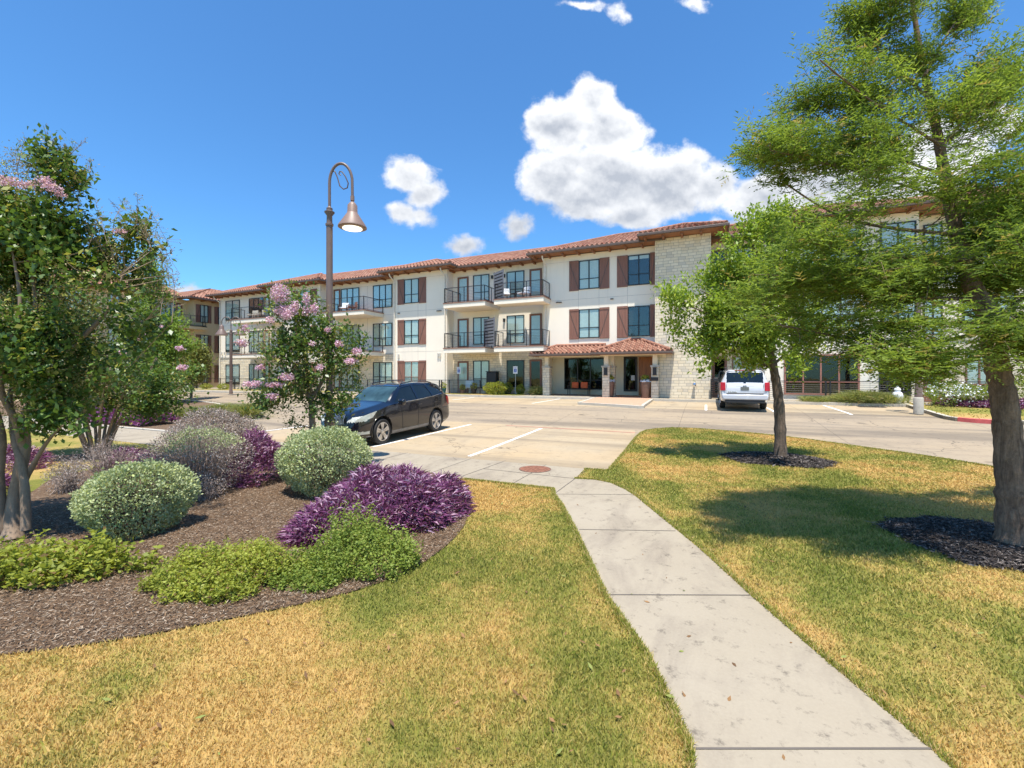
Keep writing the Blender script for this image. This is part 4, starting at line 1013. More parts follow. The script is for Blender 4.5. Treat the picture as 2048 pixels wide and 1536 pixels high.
def troof(x, y0, y1, hip0):
    k = math.sqrt(1.16); sl = .4; run = 5; R = run * k; xe = x + .86; wd_ = y1 - y0
    parts = [tile_plane((xe, y1, 9.9), (0, -1, 0), (-1 / k, 0, sl / k), wd_, R, '', None, x_hi=(lambda r: wd_ - r / k) if hip0 else None)]
    if hip0: parts.append(tile_plane((xe, y0, 9.9), (-1, 0, 0), (0, 1 / k, sl / k), 10, R, '', None, x_lo=lambda r: r / k))
    V = []; F = []; A = []; b = 0
    for (v, f, a) in parts: V.append(v); F.append(f + b); A.append(a); b += len(v)
    o = mesh_np('roof', np.concatenate(V), np.concatenate(F), M['tile'], TB, attrs={'rnd': np.concatenate(A)}); me = o.data
    me.polygons.foreach_set('use_smooth', np.ones(len(me.polygons), bool)); me.set_sharp_from_angle(angle=math.radians(50))
    m = MB(); m.box(x - .4, y0, 9.75, xe - .08, y1, 9.8); m.build('soffit', M['soffit'], TB)
    m = MB(); m.box(xe - .078, y0 - .1, 9.75, xe + .06, y1, 9.9); 
    if hip0: m.box(x - .4, y0 - .1, 9.7505, xe - .08, y0 - .002, 9.899)
    m.build('gutter', M['gutter'], TB)
    t = MB(); yf_ = y0 + (run if hip0 else 0); t.poly([(xe - run, yf_, 9.9 + run * sl), (xe - run, y1, 9.9 + run * sl), (xe - 12, y1, 9.9 + run * sl), (xe - 12, yf_, 9.9 + run * sl)]); t.build('flat_roof', M['joint'], o)
    for i in range(int((y1 - y0) / 1.1)): m = MB(); yy = y0 + .4 + i * 1.1; m.box(x + .002, yy - .06, 9.63, x + .75, yy + .06, 9.748); m.build('rafter_tail', M['rafter'], TB)
troof(TX, ya - .8, 60, True); troof(TX - 1.2, -2, ya - .5, False)

# ------------------------------------------------------------------ fences
def fence(x0, x1, y, z, h, label, step=2.4, dbl=(), nc=9):
    r = empty('cable_fence', ((x0 + x1) / 2, y, z), label, 'fence')
    n = max(1, round((x1 - x0) / step)); m = MB()
    for i in range(n + 1): x = x0 + (x1 - x0) * i / n; m = MB(); m.box(x - .025, y - .025, z - .1, x + .025, y + .025, z + h - .001); m.build('post', M['rail'], r)
    for x in dbl: 
        for q in (-.09, .09): m = MB(); m.box(x + q - .03, y - .035, z - .1, x + q + .03, y + .035, z + h - .003); m.build('post', M['rail'], r)
    m = MB(); m.box(x0, y - .03, z + h, x1, y + .03, z + h + .035); m.build('top_rail', M['rail'], r)
    m = MB()
    for k in range(nc): zz = z + .06 + (h - .12) * k / (nc - 1); m.tube([(x0, y, zz), (x1, y, zz)], .008, 4, cap=False)
    m.build('cables', M['rail'], r); return r
fence(fx(1538, 26.5), fx(2060, 26.5), 26.5, .68, .96, 'black cable fence along the ground floor patios on the right', dbl=(fx(1656, 26.5), fx(1811, 26.5), fx(1893, 26.5)))
fence(fx(735, 26.9), fx(960, 26.9), 26.9, .66, .93, 'black cable fence left of the entrance behind the dark car', dbl=(fx(881, 26.9),))
fence(fx(470, 27), fx(640, 27), 27.0, .66, .95, 'black cable fence behind the small pink flowering tree', dbl=(fx(555, 27),))
fence(-46.5, fx(468, 27.2), 27.2, .66, .98, 'black cable fence in front of the gap between the two wings', dbl=(fx(393, 27.2), fx(414, 27.2)))
# ------------------------------------------------------------------ foliage tools
def nrm(a): return a / (np.linalg.norm(a, axis=-1, keepdims=True) + 1e-9)
def leaf_quads(pos, d, up, L, Wd, fold=.0):
    """diamond leaves: base, side, tip, side"""
    s = nrm(np.cross(d, up)); L = np.asarray(L)[:, None]; Wd = np.asarray(Wd)[:, None]; n2 = nrm(np.cross(s, d))
    V = np.stack([pos, pos + d * L * .45 + s * Wd + n2 * fold * L, pos + d * L, pos + d * L * .45 - s * Wd + n2 * fold * L], 1)
    return V.reshape(-1, 3)
def build_leaves(name, V, mat, parent, rnd, k=4):
    n = len(V) // k; return mesh_np(name, V, np.arange(n * k).reshape(n, k), mat, parent, attrs={'rnd': np.repeat(rnd, k)})
def rdir(n, rng): return nrm(rng.normal(size=(n, 3)))
def blob_points(blobs, n, rng, thr=-.15, freq=2.2, shell=.5):
    nd = nrm(rng.normal(size=(7, 3))); nph = rng.uniform(0, 6.28, 7)
    w = np.array([b[3] * b[4] * b[5] for b in blobs]) ** .75; w = w / w.sum(); out = []; need = n
    while need > 0:
        bi = rng.choice(len(blobs), size=n, p=w); B_ = np.array(blobs)[bi]
        r = rng.random(n) ** shell; p = B_[:, :3] + rdir(n, rng) * r[:, None] * B_[:, 3:6]
        f = np.sin(p @ nd.T * freq * np.linspace(1.2, 2.6, 7) + nph).sum(1) * .75
        p = p[f > thr * 3][:need]; out.append(p); need -= len(p)
    return np.concatenate(out)
def tube_np(mb, a, b, r0, r1, rng, bend=.08, seg=4, n=5, droop=0.0):
    a, b = np.array(a), np.array(b); L = np.linalg.norm(b - a); pts = []; rr = []
    off = rng.normal(size=3) * bend * L
    for i in range(seg + 1):
        t = i / seg; p = a + (b - a) * t + off * math.sin(math.pi * t) + np.array([0, 0, droop * L * math.sin(math.pi * t)]); pts.append(p); rr.append(r0 + (r1 - r0) * t)
    mb.tube(pts, rr, n, cap=False); return pts
class Tree:
    def __init__(s, name, base, label, cat, seed, barkmat):
        s.rng = np.random.default_rng(seed); s.o = empty(name, base, label, cat); s.wood = MB(); s.nodes = []; s.bark = barkmat; s.base = base
    def limb(s, pts, radii, n=8, flare=0, node=True, sub=5):
        """smooth limb through pts"""
        P_ = [np.array(p, float) for p in pts]; Q = []; R = []
        for i in range(len(P_) - 1):
            p0 = P_[max(i - 1, 0)]; p1 = P_[i]; p2 = P_[i + 1]; p3 = P_[min(i + 2, len(P_) - 1)]
            for k in range(sub):
                t = k / sub; Q.append(.5 * ((2 * p1) + (-p0 + p2) * t + (2 * p0 - 5 * p1 + 4 * p2 - p3) * t * t + (-p0 + 3 * p1 - 3 * p2 + p3) * t ** 3)); R.append(radii[i] + (radii[i + 1] - radii[i]) * t)
        Q.append(P_[-1]); R.append(radii[-1])
        for i in range(len(Q)): R[i] *= 1 + .10 * s.rng.normal() * .5
        if flare:
            for i in range(min(3, len(R))): R[i] *= (1 + flare * (1 - i / 3) ** 2)
        s.wood.tube(Q, R, n)
        if node:
            for q, r in zip(Q, R): s.nodes.append((q, r))
        return Q
    def nearest(s, p, minz=None, zw=1.0):
        N_ = np.array([q for q, r in s.nodes]); d = p - N_; pen = np.where(d[:, 2] < 0, 1.8, 1.0) * np.linalg.norm(d * [1, 1, zw], axis=1); i = int(np.argmin(pen)); return s.nodes[i]
    def connect(s, targets, r0=.02, r1=.004, seg=4, n=4, bend=.08, addnodes=True, droop=.03):
        """each target is joined to the nearest limb, in order of distance"""
        T = sorted(targets, key=lambda p: np.linalg.norm(s.nearest(p)[0] - p))
        for p in T:
            q, r = s.nearest(p); L = np.linalg.norm(q - p); rr = min(r * .7, r0 * (0.5 + L))
            pts = tube_np(s.wood, q, p, rr, r1, s.rng, bend, seg, n, droop)
            if addnodes:
                for k, x in enumerate(pts[1:]): s.nodes.append((x, rr + (r1 - rr) * (k + 1) / seg))
    def finish(s): s.wood.build('trunk', s.bark, s.o, 80)
def twig_leaves(s, tips, m, tl, spread, L, Wd, upbias=.35, rng=None, outw=.8, fold=.08, axis=None, droop=0.0):
    """m leaves along a twig of length tl at each tip"""
    rng = rng or s.rng; n = len(tips); c = np.array(axis if axis is not None else s.base, float)
    ctr = np.stack([np.full(n, c[0]), np.full(n, c[1]), tips[:, 2] - .6], 1)
    d = nrm(nrm(tips - ctr) * outw + rng.normal(size=(n, 3)) * .45 + np.array([0, 0, upbias])); P_ = np.repeat(tips, m, 0); D = np.repeat(d, m, 0); t = rng.uniform(-1, .6, n * m)
    pos = P_ + D * (t * tl)[:, None] + rng.normal(size=(n * m, 3)) * spread
    ld = nrm(D * .5 + rng.normal(size=(n * m, 3)) * .8 + np.array([0, 0, -droop])); up = nrm(rng.normal(size=(n * m, 3)) * .6 + np.array([0, 0, 1.]))
    sz = rng.uniform(.6, 1.25, n * m); rnd = np.clip(np.repeat(rng.random(n), m) * .5 + rng.random(n * m) * .5, 0, 1)
    return leaf_quads(pos, ld, up, sz * L, sz * Wd, fold), rnd, d
def px_blobs(l):
    """(u, v, Z, ru_px, rv_px, depth radius) -> world ellipsoids"""
    r = []
    for (u, v, Z, ru, rv, rd) in l:
        c = at(u, v, Z); r.append((c.x, c.y, c.z, ru * Z / FPX, rd if rd else ru * Z / FPX, rv * Z / FPX))
    return r
M['bark_smooth'] = mk_bark('smooth_tan_bark', (0.17, 0.115, 0.075), (0.34, 0.245, 0.165), (5, 5, 1.2), .5, .012)
M['bark_rough'] = mk_bark('furrowed_bark', (0.08, 0.048, 0.032), (0.34, 0.225, 0.15), (16, 16, 2.4), 1.0, .05)
M['bark_oak'] = mk_bark('oak_bark', (0.06, 0.042, 0.03), (0.23, 0.16, 0.11), (14, 14, 2.6), 1.0, .04)
M['leaf_myrtle'] = leafmat('myrtle_leaf', (0.045, 0.095, 0.024), (0.17, 0.27, 0.05), (0.34, 0.34, 0.08), .10, rough=.38, spec=.45)
M['leaf_tip'] = leafmat('myrtle_seed_twigs', (0.22, 0.16, 0.07), (0.42, 0.33, 0.14), (0.34, 0.40, 0.10), .3, trans=.2)
M['bloom'] = leafmat('pink_bloom', (0.52, 0.27, 0.42), (0.76, 0.52, 0.66), (0.88, 0.72, 0.80), .2, rough=.7, trans=.3, spec=.1)
M['leaf_cyp'] = leafmat('conifer_needle', (0.07, 0.125, 0.022), (0.33, 0.43, 0.08), (0.32, 0.26, 0.09), .06, rough=.6, trans=.5, spec=.15)
M['leaf_oak'] = leafmat('bright_leaf', (0.12, 0.20, 0.025), (0.36, 0.48, 0.065), (0.46, 0.54, 0.11), .12, rough=.42, trans=.42, spec=.3)
M['leaf_far'] = leafmat('far_leaf', (0.12, 0.21, 0.035), (0.28, 0.38, 0.07), None, rough=.5, trans=.4)
M['leaf_far_olive'] = leafmat('far_olive_leaf', (0.13, 0.15, 0.04), (0.30, 0.31, 0.09), None, rough=.5, trans=.4)

# ---- small pink flowering tree behind the round bush
Z0 = 9.2
bx_, by_, _ = at(628, 900, Z0); base = (bx_, by_, Gz(by_))
T = Tree('crape_myrtle', base, 'small crape myrtle with pink blooms in front of the lamp post and the dark car', 'tree', 11, M['bark_smooth'])
top = at(600, 640, Z0); mid = at(622, 800, Z0)
T.limb([base, tuple(mid), at(612, 720, Z0), at(590, 620, Z0)], [.075, .055, .035, .012], flare=.4)
T.limb([tuple(mid), at(655, 740, Z0 + .2), at(670, 660, Z0 + .2)], [.045, .03, .01]); T.limb([tuple(mid), at(590, 760, Z0 - .2), at(530, 700, Z0 - .2)], [.04, .025, .01])
bl = px_blobs([(560,600,Z0,32,40,0),(600,620,Z0,60,45,0),(650,655,Z0,50,40,0),(700,690,Z0,40,32,0),(600,700,Z0,85,55,0),(540,680,Z0-.2,52,30,0),(665,740,Z0,68,48,0),(600,765,Z0,75,45,0),(560,790,Z0,70,30,0),(640,800,Z0,70,32,0),(708,745,Z0,28,30,0),(520,800,Z0,38,16,0),(690,800,Z0-.2,30,14,0),(585,840,Z0,22,16,0),(665,845,Z0-.5,22,10,0)])
tips = blob_points(bl, 620, T.rng, -.35, 3.5, .6)
T.connect([p for p in tips[:150]], .02, .003)
V, r, d = twig_leaves(T, tips, 17, .20, .075, .085, .024); build_leaves('crown', V, M['leaf_myrtle'], T.o, r)
tp = blob_points(bl, 150, T.rng, -.4, 3.5, .3); V, r, d = twig_leaves(T, tp, 36, .22, .05, .035, .010, upbias=.8); build_leaves('seed_twigs', V, M['leaf_tip'], T.o, r)
fl = px_blobs([(560,588,Z0-.5,19,22,0),(566,622,Z0-.5,16,14,0),(590,615,Z0-.6,9,16,0),(613,598,Z0-.5,8,14,0),(628,618,Z0-.5,9,14,0),(540,640,Z0-.6,10,7,0),(655,660,Z0-.6,8,6,0),(520,735,Z0-.7,9,6,0),(640,735,Z0-.8,9,6,0),(612,622,Z0-.5,9,12,0),(492,657,Z0-.6,7,8,0),(484,686,Z0-.6,13,8,0),(574,754,Z0-.8,15,8,0),(545,793,Z0-.7,14,7,0),(505,768,Z0-.6,20,7,0),(678,687,Z0-.6,9,7,0),(713,703,Z0-.5,10,8,0),(700,722,Z0-.5,14,7,0),(624,687,Z0-.7,7,5,0),(575,630,Z0-.7,12,12,0),(550,770,Z0-.6,18,6,0)])
fp = blob_points(fl, 4600, T.rng, -2, 3, .5); n = len(fp); V = leaf_quads(fp, rdir(n, T.rng), rdir(n, T.rng), T.rng.uniform(.02, .04, n), T.rng.uniform(.010, .020, n)); build_leaves('flowers', V, M['bloom'], T.o, T.rng.random(n))
T.finish()

# ---- big crape myrtle at left edge
Z0 = 5.5
base = P(25, 1080); T = Tree('crape_myrtle', base, 'large crape myrtle with several pale trunks at the left edge of the bed', 'tree', 21, M['bark_smooth'])
b = Vector(base)
for (pts, rad) in (
    ([base, at(28, 1000, 5.35), at(48, 900, 5.4), at(52, 830, 5.45), at(85, 770, 5.5), at(75, 650, 5.6), at(60, 500, 5.6)], [.085, .066, .058, .05, .038, .025, .01]),
    ([at(5, 1075, 5.3), at(-5, 960, 5.3), at(0, 870, 5.3), at(-30, 760, 5.3), at(-60, 600, 5.4)], [.075, .06, .05, .04, .02]),
    ([at(48, 900, 5.4), at(30, 840, 5.3), at(0, 760, 5.2), at(40, 620, 5.2), at(20, 480, 5.3)], [.045, .035, .03, .02, .01]),
    ([at(52, 1060, 5.25), at(48, 960, 5.3), at(28, 870, 5.4), at(20, 780, 5.7)], [.05, .04, .035, .02]),
    ([at(50, 960, 5.4), at(90, 890, 5.3), at(125, 850, 5.2)], [.035, .02, .012]),
    ([at(85, 770, 5.5), at(150, 690, 5.6), at(215, 620, 5.7), at(250, 540, 5.8)], [.04, .03, .02, .01])):
    T.limb(pts, rad, 10, flare=.35 if pts[0] == base else 0)
bl = px_blobs([(60,400,Z0,90,70,0),(110,480,Z0,100,60,0),(30,520,Z0,120,70,0),(160,560,Z0,110,55,0),(60,620,Z0,150,70,0),(240,560,5.9,60,45,0),(270,500,5.9,32,38,0),(275,545,6,28,20,0),(200,640,5.8,110,50,0),(40,720,Z0,160,60,0),(170,740,5.6,100,60,0),(60,800,5.5,110,40,0),(20,830,5.4,70,30,0),(110,830,5.3,70,25,0),(100,350,Z0,45,40,0),(-60,560,Z0,140,150,0),(-40,420,Z0,120,80,0),(95,310,5.5,45,30,0),(150,350,5.5,28,30,0),(40,330,5.5,45,30,0),(275,455,5.9,28,30,0),(310,510,6,24,26,0),(215,500,5.8,40,30,0)])
tips = blob_points(bl, 1900, T.rng, -.03, 3.0, .6); T.connect([p for p in tips[:260]], .022, .003)
V, r, d = twig_leaves(T, tips, 15, .19, .065, .085, .025); build_leaves('crown', V, M['leaf_myrtle'], T.o, r)
# bare seed-head sprays standing above the crown
sp = []; tw = MB()
ends = [(86,250),(50,275),(30,300),(110,275),(168,282),(140,300),(15,330),(180,320),(70,300),(150,350),(275,388),(250,400),(262,420),(300,420),(240,430),(310,470),(330,520),(345,540),(350,560),(190,400),(170,440),(215,470),(330,560),(120,310),(285,440),(0,290),(200,430),(320,500)]
for (u, v) in ends:
    e = np.array(at(u, v, 5.6 + T.rng.normal() * .15)); dd = nrm(np.array([T.rng.normal() * .3, T.rng.normal() * .3, 1.])); q, rr = T.nearest(e - np.array([0, 0, .5])); a = e - dd * T.rng.uniform(.35, .6)
    tw.tube([q, a, e], [.006, .004, .0015], 4, cap=False)
    for k in range(26):
        t = T.rng.uniform(.25, 1); p = a + (e - a) * t; w = p + rdir(1, T.rng)[0] * (.16 * (1.1 - t) + .02) + [0, 0, .03]; tw.tube([p, w], [.0018, .001], 3, cap=False)
        for z in range(3): sp.append(p + (w - p) * T.rng.uniform(.5, 1.05) + T.rng.normal(size=3) * .008)
sp = np.array(sp); n = len(sp); V = leaf_quads(sp, rdir(n, T.rng), rdir(n, T.rng), T.rng.uniform(.010, .019, n), T.rng.uniform(.004, .008, n))
tp = blob_points(bl, 560, T.rng, -.3, 2.5, .3); V2, r2, _ = twig_leaves(T, tp, 44, .20, .045, .028, .008, upbias=.9)
build_leaves('seed_twigs', np.concatenate([V, V2]), M['leaf_tip'], T.o, np.concatenate([T.rng.random(n), r2])); tw.build('seed_stalks', M['bark_smooth'], T.o)
fl = px_blobs([(20,365,5.2,28,12,0),(105,375,5.2,18,10,0),(90,362,5.2,16,10,0),(120,390,5.3,12,8,0),(60,372,5.2,20,8,0),(240,462,5.7,14,6,0)])
fp = blob_points(fl, 1500, T.rng, -2, 3, .5); n = len(fp); V = leaf_quads(fp, rdir(n, T.rng), rdir(n, T.rng), T.rng.uniform(.012, .026, n), T.rng.uniform(.006, .012, n)); build_leaves('flowers', V, M['bloom'], T.o, T.rng.random(n))
T.finish()

# ---- second multi stem myrtle
Z0 = 10.6
bx_, by_, _ = P(195, 915); base = (bx_, by_, Gz(by_)); Zb = depth(bx_, by_)
T = Tree('crape_myrtle', base, 'multi stemmed crape myrtle behind the dead shrubs and in front of the purple hedge', 'tree', 31, M['bark_smooth'])
for k in range(12):
    a = 2 * math.pi * k / 12 + .2; r0 = .12 + .1 * ((k * 7) % 3) / 3; sx = math.cos(a); sy = math.sin(a)
    p0 = (bx_ + sx * .14, by_ + sy * .14, base[2]); p1 = (bx_ + sx * .38, by_ + sy * .35, base[2] + .7); p2 = (bx_ + sx * .8, by_ + sy * .7, base[2] + 1.5); p3 = (bx_ + sx * 1.3, by_ + sy * 1.1, base[2] + 2.4)
    T.limb([p0, p1, p2, p3], [.038, .03, .024, .01], 7)
bl = px_blobs([(150,700,Zb,90,60,1.2),(120,760,Zb,110,50,1.2),(250,750,Zb,80,45,1.2),(230,800,Zb,100,34,1.2),(315,785,Zb,48,34,1),(120,620,Zb,80,60,1.2),(322,742,Zb,30,22,.9),(60,700,Zb,90,80,1.2),(310,815,Zb,38,20,.8)])
tips = blob_points(bl, 1500, T.rng, -.2, 3.0, .55); T.connect([p for p in tips[:170]], .02, .003)
V, r, d = twig_leaves(T, tips, 12, .22, .09, .10, .030); build_leaves('crown', V, M['leaf_myrtle'], T.o, r)
tp = blob_points(bl, 380, T.rng, -.3, 3.5, .25); V2, r2, _ = twig_leaves(T, tp, 32, .26, .06, .034, .010, upbias=.9); build_leaves('seed_twigs', V2, M['leaf_tip'], T.o, r2)
fl = px_blobs([(277,672,Zb-1.1,13,9,0),(247,705,Zb-1.1,8,6,0),(360,697,Zb-.8,8,5,0),(225,735,Zb-1.1,8,5,0),(365,735,Zb-.8,10,6,0),(320,650,Zb-.9,6,4,0)])
fp = blob_points(fl, 900, T.rng, -2, 3, .5); n = len(fp); V = leaf_quads(fp, rdir(n, T.rng), rdir(n, T.rng), T.rng.uniform(.025, .045, n), T.rng.uniform(.012, .022, n)); build_leaves('flowers', V, M['bloom'], T.o, T.rng.random(n))
T.finish()

# ---- far green trees in front of the tan wing
def far_tree(basepx, blobs, seed, label, mat, n, L, Wd, name='tree', rad=.09, m=26):
    base = P(*basepx); Zb = depth(base[0], base[1]); T = Tree(name, base, label, 'tree', seed, M['bark_oak'])
    bl = px_blobs([(u, v, Zb, ru, rv, 0) for (u, v, ru, rv) in blobs]); t = bl[0]
    T.limb([base, (base[0] * .5 + t[0] * .5, base[1] * .5 + t[1] * .5, (base[2] + t[2]) / 2), (t[0], t[1], t[2])], [rad, rad * .7, rad * .2], 7)
    tips = blob_points(bl, n, T.rng, -.25, 1.6, .5); T.connect([p for p in tips[:90]], .03, .006)
    V, r, d = twig_leaves(T, tips, m, .45, .2, L, Wd); build_leaves('crown', V, mat, T.o, r); T.finish()
far_tree((318, 808), [(300,600,34,60),(295,680,50,60),(330,640,40,30),(350,680,42,26),(310,550,20,40),(340,730,45,30),(290,520,14,24),(300,750,50,30)], 41, 'bright green feathery tree in front of the tan wing balcony', M['leaf_far'], 520, .20, .05, rad=.16)
far_tree((382, 796), [(385,720,30,30),(395,745,20,20),(372,750,24,20),(392,700,14,16)], 43, 'small olive green tree in front of the tan wing shutters', M['leaf_far_olive'], 260, .16, .045, rad=.1)

# ---- slim broad-leaved tree on the right lawn
base = P(1561, 920); Zb = depth(base[0], base[1])
T = Tree('young_tree', base, 'slim young broad-leaved tree in front of the white vehicle', 'tree', 51, M['bark_oak'])
T.limb([base, at(1560, 850, Zb), at(1556, 790, Zb), at(1547, 735, Zb), at(1535, 660, Zb), at(1530, 560, Zb), at(1540, 470, Zb)], [.135, .115, .10, .088, .055, .03, .01], 12, flare=.3, sub=8)
for e in ((1440,640),(1400,580),(1460,540),(1600,600),(1620,520),(1580,470),(1500,480),(1430,690),(1640,660),(1350,600)):
    q = at(1540, min(735, e[1] + 90), Zb); T.limb([tuple(q), tuple(q.lerp(at(e[0], e[1], Zb), .5) + Vector((0, 0, .05))), at(e[0], e[1], Zb + random.Random(e[0]).uniform(-.6, .6))], [.04, .025, .008], 6)
bl = px_blobs([(1520,470,Zb,50,45,0),(1560,520,Zb,80,50,0),(1470,550,Zb,65,45,0),(1420,610,Zb,75,40,0),(1360,595,Zb,40,22,0),(1520,620,Zb,95,60,0),(1610,590,Zb,58,50,0),(1440,660,Zb,75,35,0),(1540,680,Zb,90,38,0),(1370,650,Zb,40,25,0),(1605,665,Zb,56,34,0),(1480,705,Zb,55,22,0),(1550,440,Zb,36,26,0),(1410,690,Zb,45,18,0),(1575,715,Zb,50,22,0)])
tips = blob_points(bl, 1350, T.rng, -.12, 3.2, .5); ex = []
for (u0, v0, u1, v1) in ((1430,610,1318,572),(1420,640,1335,622),(1420,670,1340,662),(1430,700,1395,738),(1470,540,1425,515),(1500,480,1490,440),(1530,450,1510,415),(1560,460,1550,418),(1600,480,1625,440),(1620,540,1665,505),(1440,560,1370,560),(1640,640,1690,650),(1580,700,1600,745),(1500,700,1485,738),(1470,500,1450,470),(1390,610,1340,585),(1560,430,1580,405),(1500,530,1455,500),(1440,590,1400,548)):
    zz = Zb + T.rng.normal() * .4
    for k in range(14): q_ = at(u0 + (u1 - u0) * k / 13, v0 + (v1 - v0) * k / 13, zz); ex.append([q_.x, q_.y, q_.z])
tips = np.concatenate([tips, np.array(ex) + T.rng.normal(size=(len(ex), 3)) * .025]); T.connect([p for p in tips[:200]] + [p for p in tips[-len(ex)::4]], .02, .003)
V, r, d = twig_leaves(T, tips, 17, .26, .08, .105, .024, upbias=.45); build_leaves('crown', V, M['leaf_oak'], T.o, r); T.finish()

# ---- big feathery conifer at right
base = P(2024, 1102); Zb = depth(base[0], base[1])
T = Tree('bald_cypress', base, 'big feathery conifer with a leaning furrowed trunk at the right edge', 'tree', 61, M['bark_rough'])
T.limb([base, at(2024, 1000, Zb), at(2018, 900, Zb + .05), at(2008, 800, Zb + .1), at(1992, 720, Zb + .15), at(1980, 640, Zb + .2), at(1940, 560, Zb + .3), at(1915, 470, Zb + .35), at(1895, 380, Zb + .4), at(1875, 270, Zb + .45), at(1850, 150, Zb + .5), at(1830, 40, Zb + .5), at(1810, -120, Zb + .5)],
       [.155, .130, .122, .116, .110, .10, .085, .075, .06, .048, .035, .025, .01], 18, flare=.35, sub=8)
rr_ = random.Random(5)
brs = [((1985,650),(1860,600),(1760,590),(.5)),((1985,660),(1800,690),(1560,650),-.3),((1960,600),(1780,590),(1540,560),.5),((1930,520),(1750,510),(1600,480),-.6),((1915,470),(1700,440),(1560,360),.2),
       ((1900,400),(1740,350),(1540,300),-.3),((1890,350),(1700,280),(1600,200),.5),((1880,290),(1740,200),(1640,120),-.4),((1860,200),(1760,100),(1720,40),.2),((1980,650),(2060,590),(2200,540),.1),((1990,700),(1900,730),(1780,720),-.9),
       ((1930,540),(2000,420),(2100,330),-.3),((1915,450),(1990,330),(2120,250),.6),((1880,300),(1960,200),(2030,160),.1),((1985,700),(2080,700),(2260,660),-.8),((1850,150),(1900,60),(1930,20),.3),((1980,640),(1850,650),(1700,640),1.4),((1960,600),(2060,560),(2150,480),1.2)]
BRP = []
for (a, m_, e, dz) in brs:
    k = .026 if a[1] > 450 else .018; BRP.append((a, m_, e, dz))
    T.limb([at(a[0], a[1], Zb + .25), at(m_[0], m_[1], Zb + .25 + dz * .5), at(e[0], e[1], Zb + .25 + dz)], [k, k * .55, .008], 7)
D_ = Zb + .3
bl = px_blobs([(1800,30,D_,95,60,.7),(1880,60,D_,70,50,.6),(1740,70,D_,60,50,.5),(1850,110,D_,70,36,.5),(1640,110,D_,40,30,.4),(1830,-60,D_,130,60,.8),
    (1640,200,D_,70,60,.8),(1720,190,D_,80,60,.9),(1850,210,D_,110,60,1.),(1960,190,D_,70,50,.8),(1580,280,D_,70,45,.8),(1700,290,D_,110,60,1.),(1850,300,D_,140,70,1.2),(2000,300,D_,100,80,1.2),
    (1510,305,D_,42,32,.5),(1600,360,D_,80,40,.9),(1740,390,D_,120,50,1.2),(1900,400,D_,150,60,1.4),(2050,420,D_,100,80,1.2),(1640,450,D_,90,36,.9),(1580,560,D_-.4,130,45,.8),(1500,590,D_-.3,70,32,.6),(1700,560,D_-.2,120,60,1.2),(1850,540,D_,150,60,1.4),
    (2010,560,D_,110,60,1.4),(1650,640,D_-.4,130,40,.9),(1800,650,D_-.4,150,45,1.2),(1950,660,D_-.3,130,45,1.2),(1540,650,D_-.5,70,35,.5),(1720,700,D_-.4,110,26,.8),(1860,715,D_-.5,110,26,.8),(2050,690,D_-.3,100,50,1.),(1980,730,D_-.6,60,22,.4),(1840,740,D_-.5,40,24,.4),(2120,560,D_,120,160,1.2),(1960,470,D_,120,50,1.),(1990,130,D_,50,40,.5)])
for (a, m_, e, dz) in BRP:
    for t_, r_ in ((.35, 46), (.7, 50), (1.0, 40)):
        p_ = (m_[0] + (e[0] - m_[0]) * t_, m_[1] + (e[1] - m_[1]) * t_); q_ = at(p_[0], p_[1], Zb + .25 + dz * (.5 + .5 * t_)); bl.append((q_.x, q_.y, q_.z, r_ * Zb / FPX, r_ * Zb / FPX, r_ * .85 * Zb / FPX))
tips = np.concatenate([blob_points(bl, 2700, T.rng, .04, 2.9, .65), blob_points([b_ for b_ in bl if b_[2] < 4.0], 700, T.rng, .08, 2.9, .65)]); T.rng.shuffle(tips)
T.connect([p for p in tips[:800]], .016, .0025, bend=.05)
rng = T.rng; n = len(tips); ax = np.array(at(1930, 500, Zb + .3)); h = tips - ax; h[:, 2] *= .25
d = nrm(nrm(h) * .8 + rng.normal(size=(n, 3)) * .5 + np.array([0, 0, .12])); tw = MB()
ns = 9; P_ = np.repeat(tips, ns, 0); D = np.repeat(d, ns, 0); N1 = n * ns
t = np.tile(np.linspace(-1, .9, ns), n) + rng.normal(size=N1) * .08
sd = nrm(np.cross(D, np.array([0, 0, 1.]))) * np.where(np.tile(np.arange(ns) % 2, n)[:, None] > 0, 1, -1)
bd = nrm(D * .75 + sd * .75 + rng.normal(size=(N1, 3)) * .28 + np.array([0, 0, -.04])); bp = P_ + D * (t * .21)[:, None]; bL = rng.uniform(.10, .20, N1)
nl = 6; BP = np.repeat(bp, nl, 0); BD = np.repeat(bd, nl, 0); BL = np.repeat(bL, nl); N2 = N1 * nl; tt = np.tile(np.linspace(.05, 1, nl), N1)
s2 = nrm(np.cross(BD, np.array([0, 0, 1.]) + rng.normal(size=(N2, 3)) * .15)) * np.where(np.tile(np.arange(nl) % 2, N1)[:, None] > 0, 1, -1)
pos = BP + BD * (tt * BL)[:, None]; ld = nrm(BD * .7 + s2 * .8 + rng.normal(size=(N2, 3)) * .12); wv = nrm(np.cross(ld, np.array([0, 0, .6]) + rng.normal(size=(N2, 3)) * .8)) * rng.uniform(.0065, .0100, N2)[:, None]
Ln = rng.uniform(.050, .080, N2)[:, None] * (1.15 - .5 * tt[:, None])
V = np.stack([pos - wv, pos + wv, pos + ld * Ln], 1).reshape(-1, 3); rv = np.repeat(np.repeat(rng.random(n), ns) * .6 + rng.random(N1) * .4, nl)
build_leaves('crown', V, M['leaf_cyp'], T.o, rv, 3)
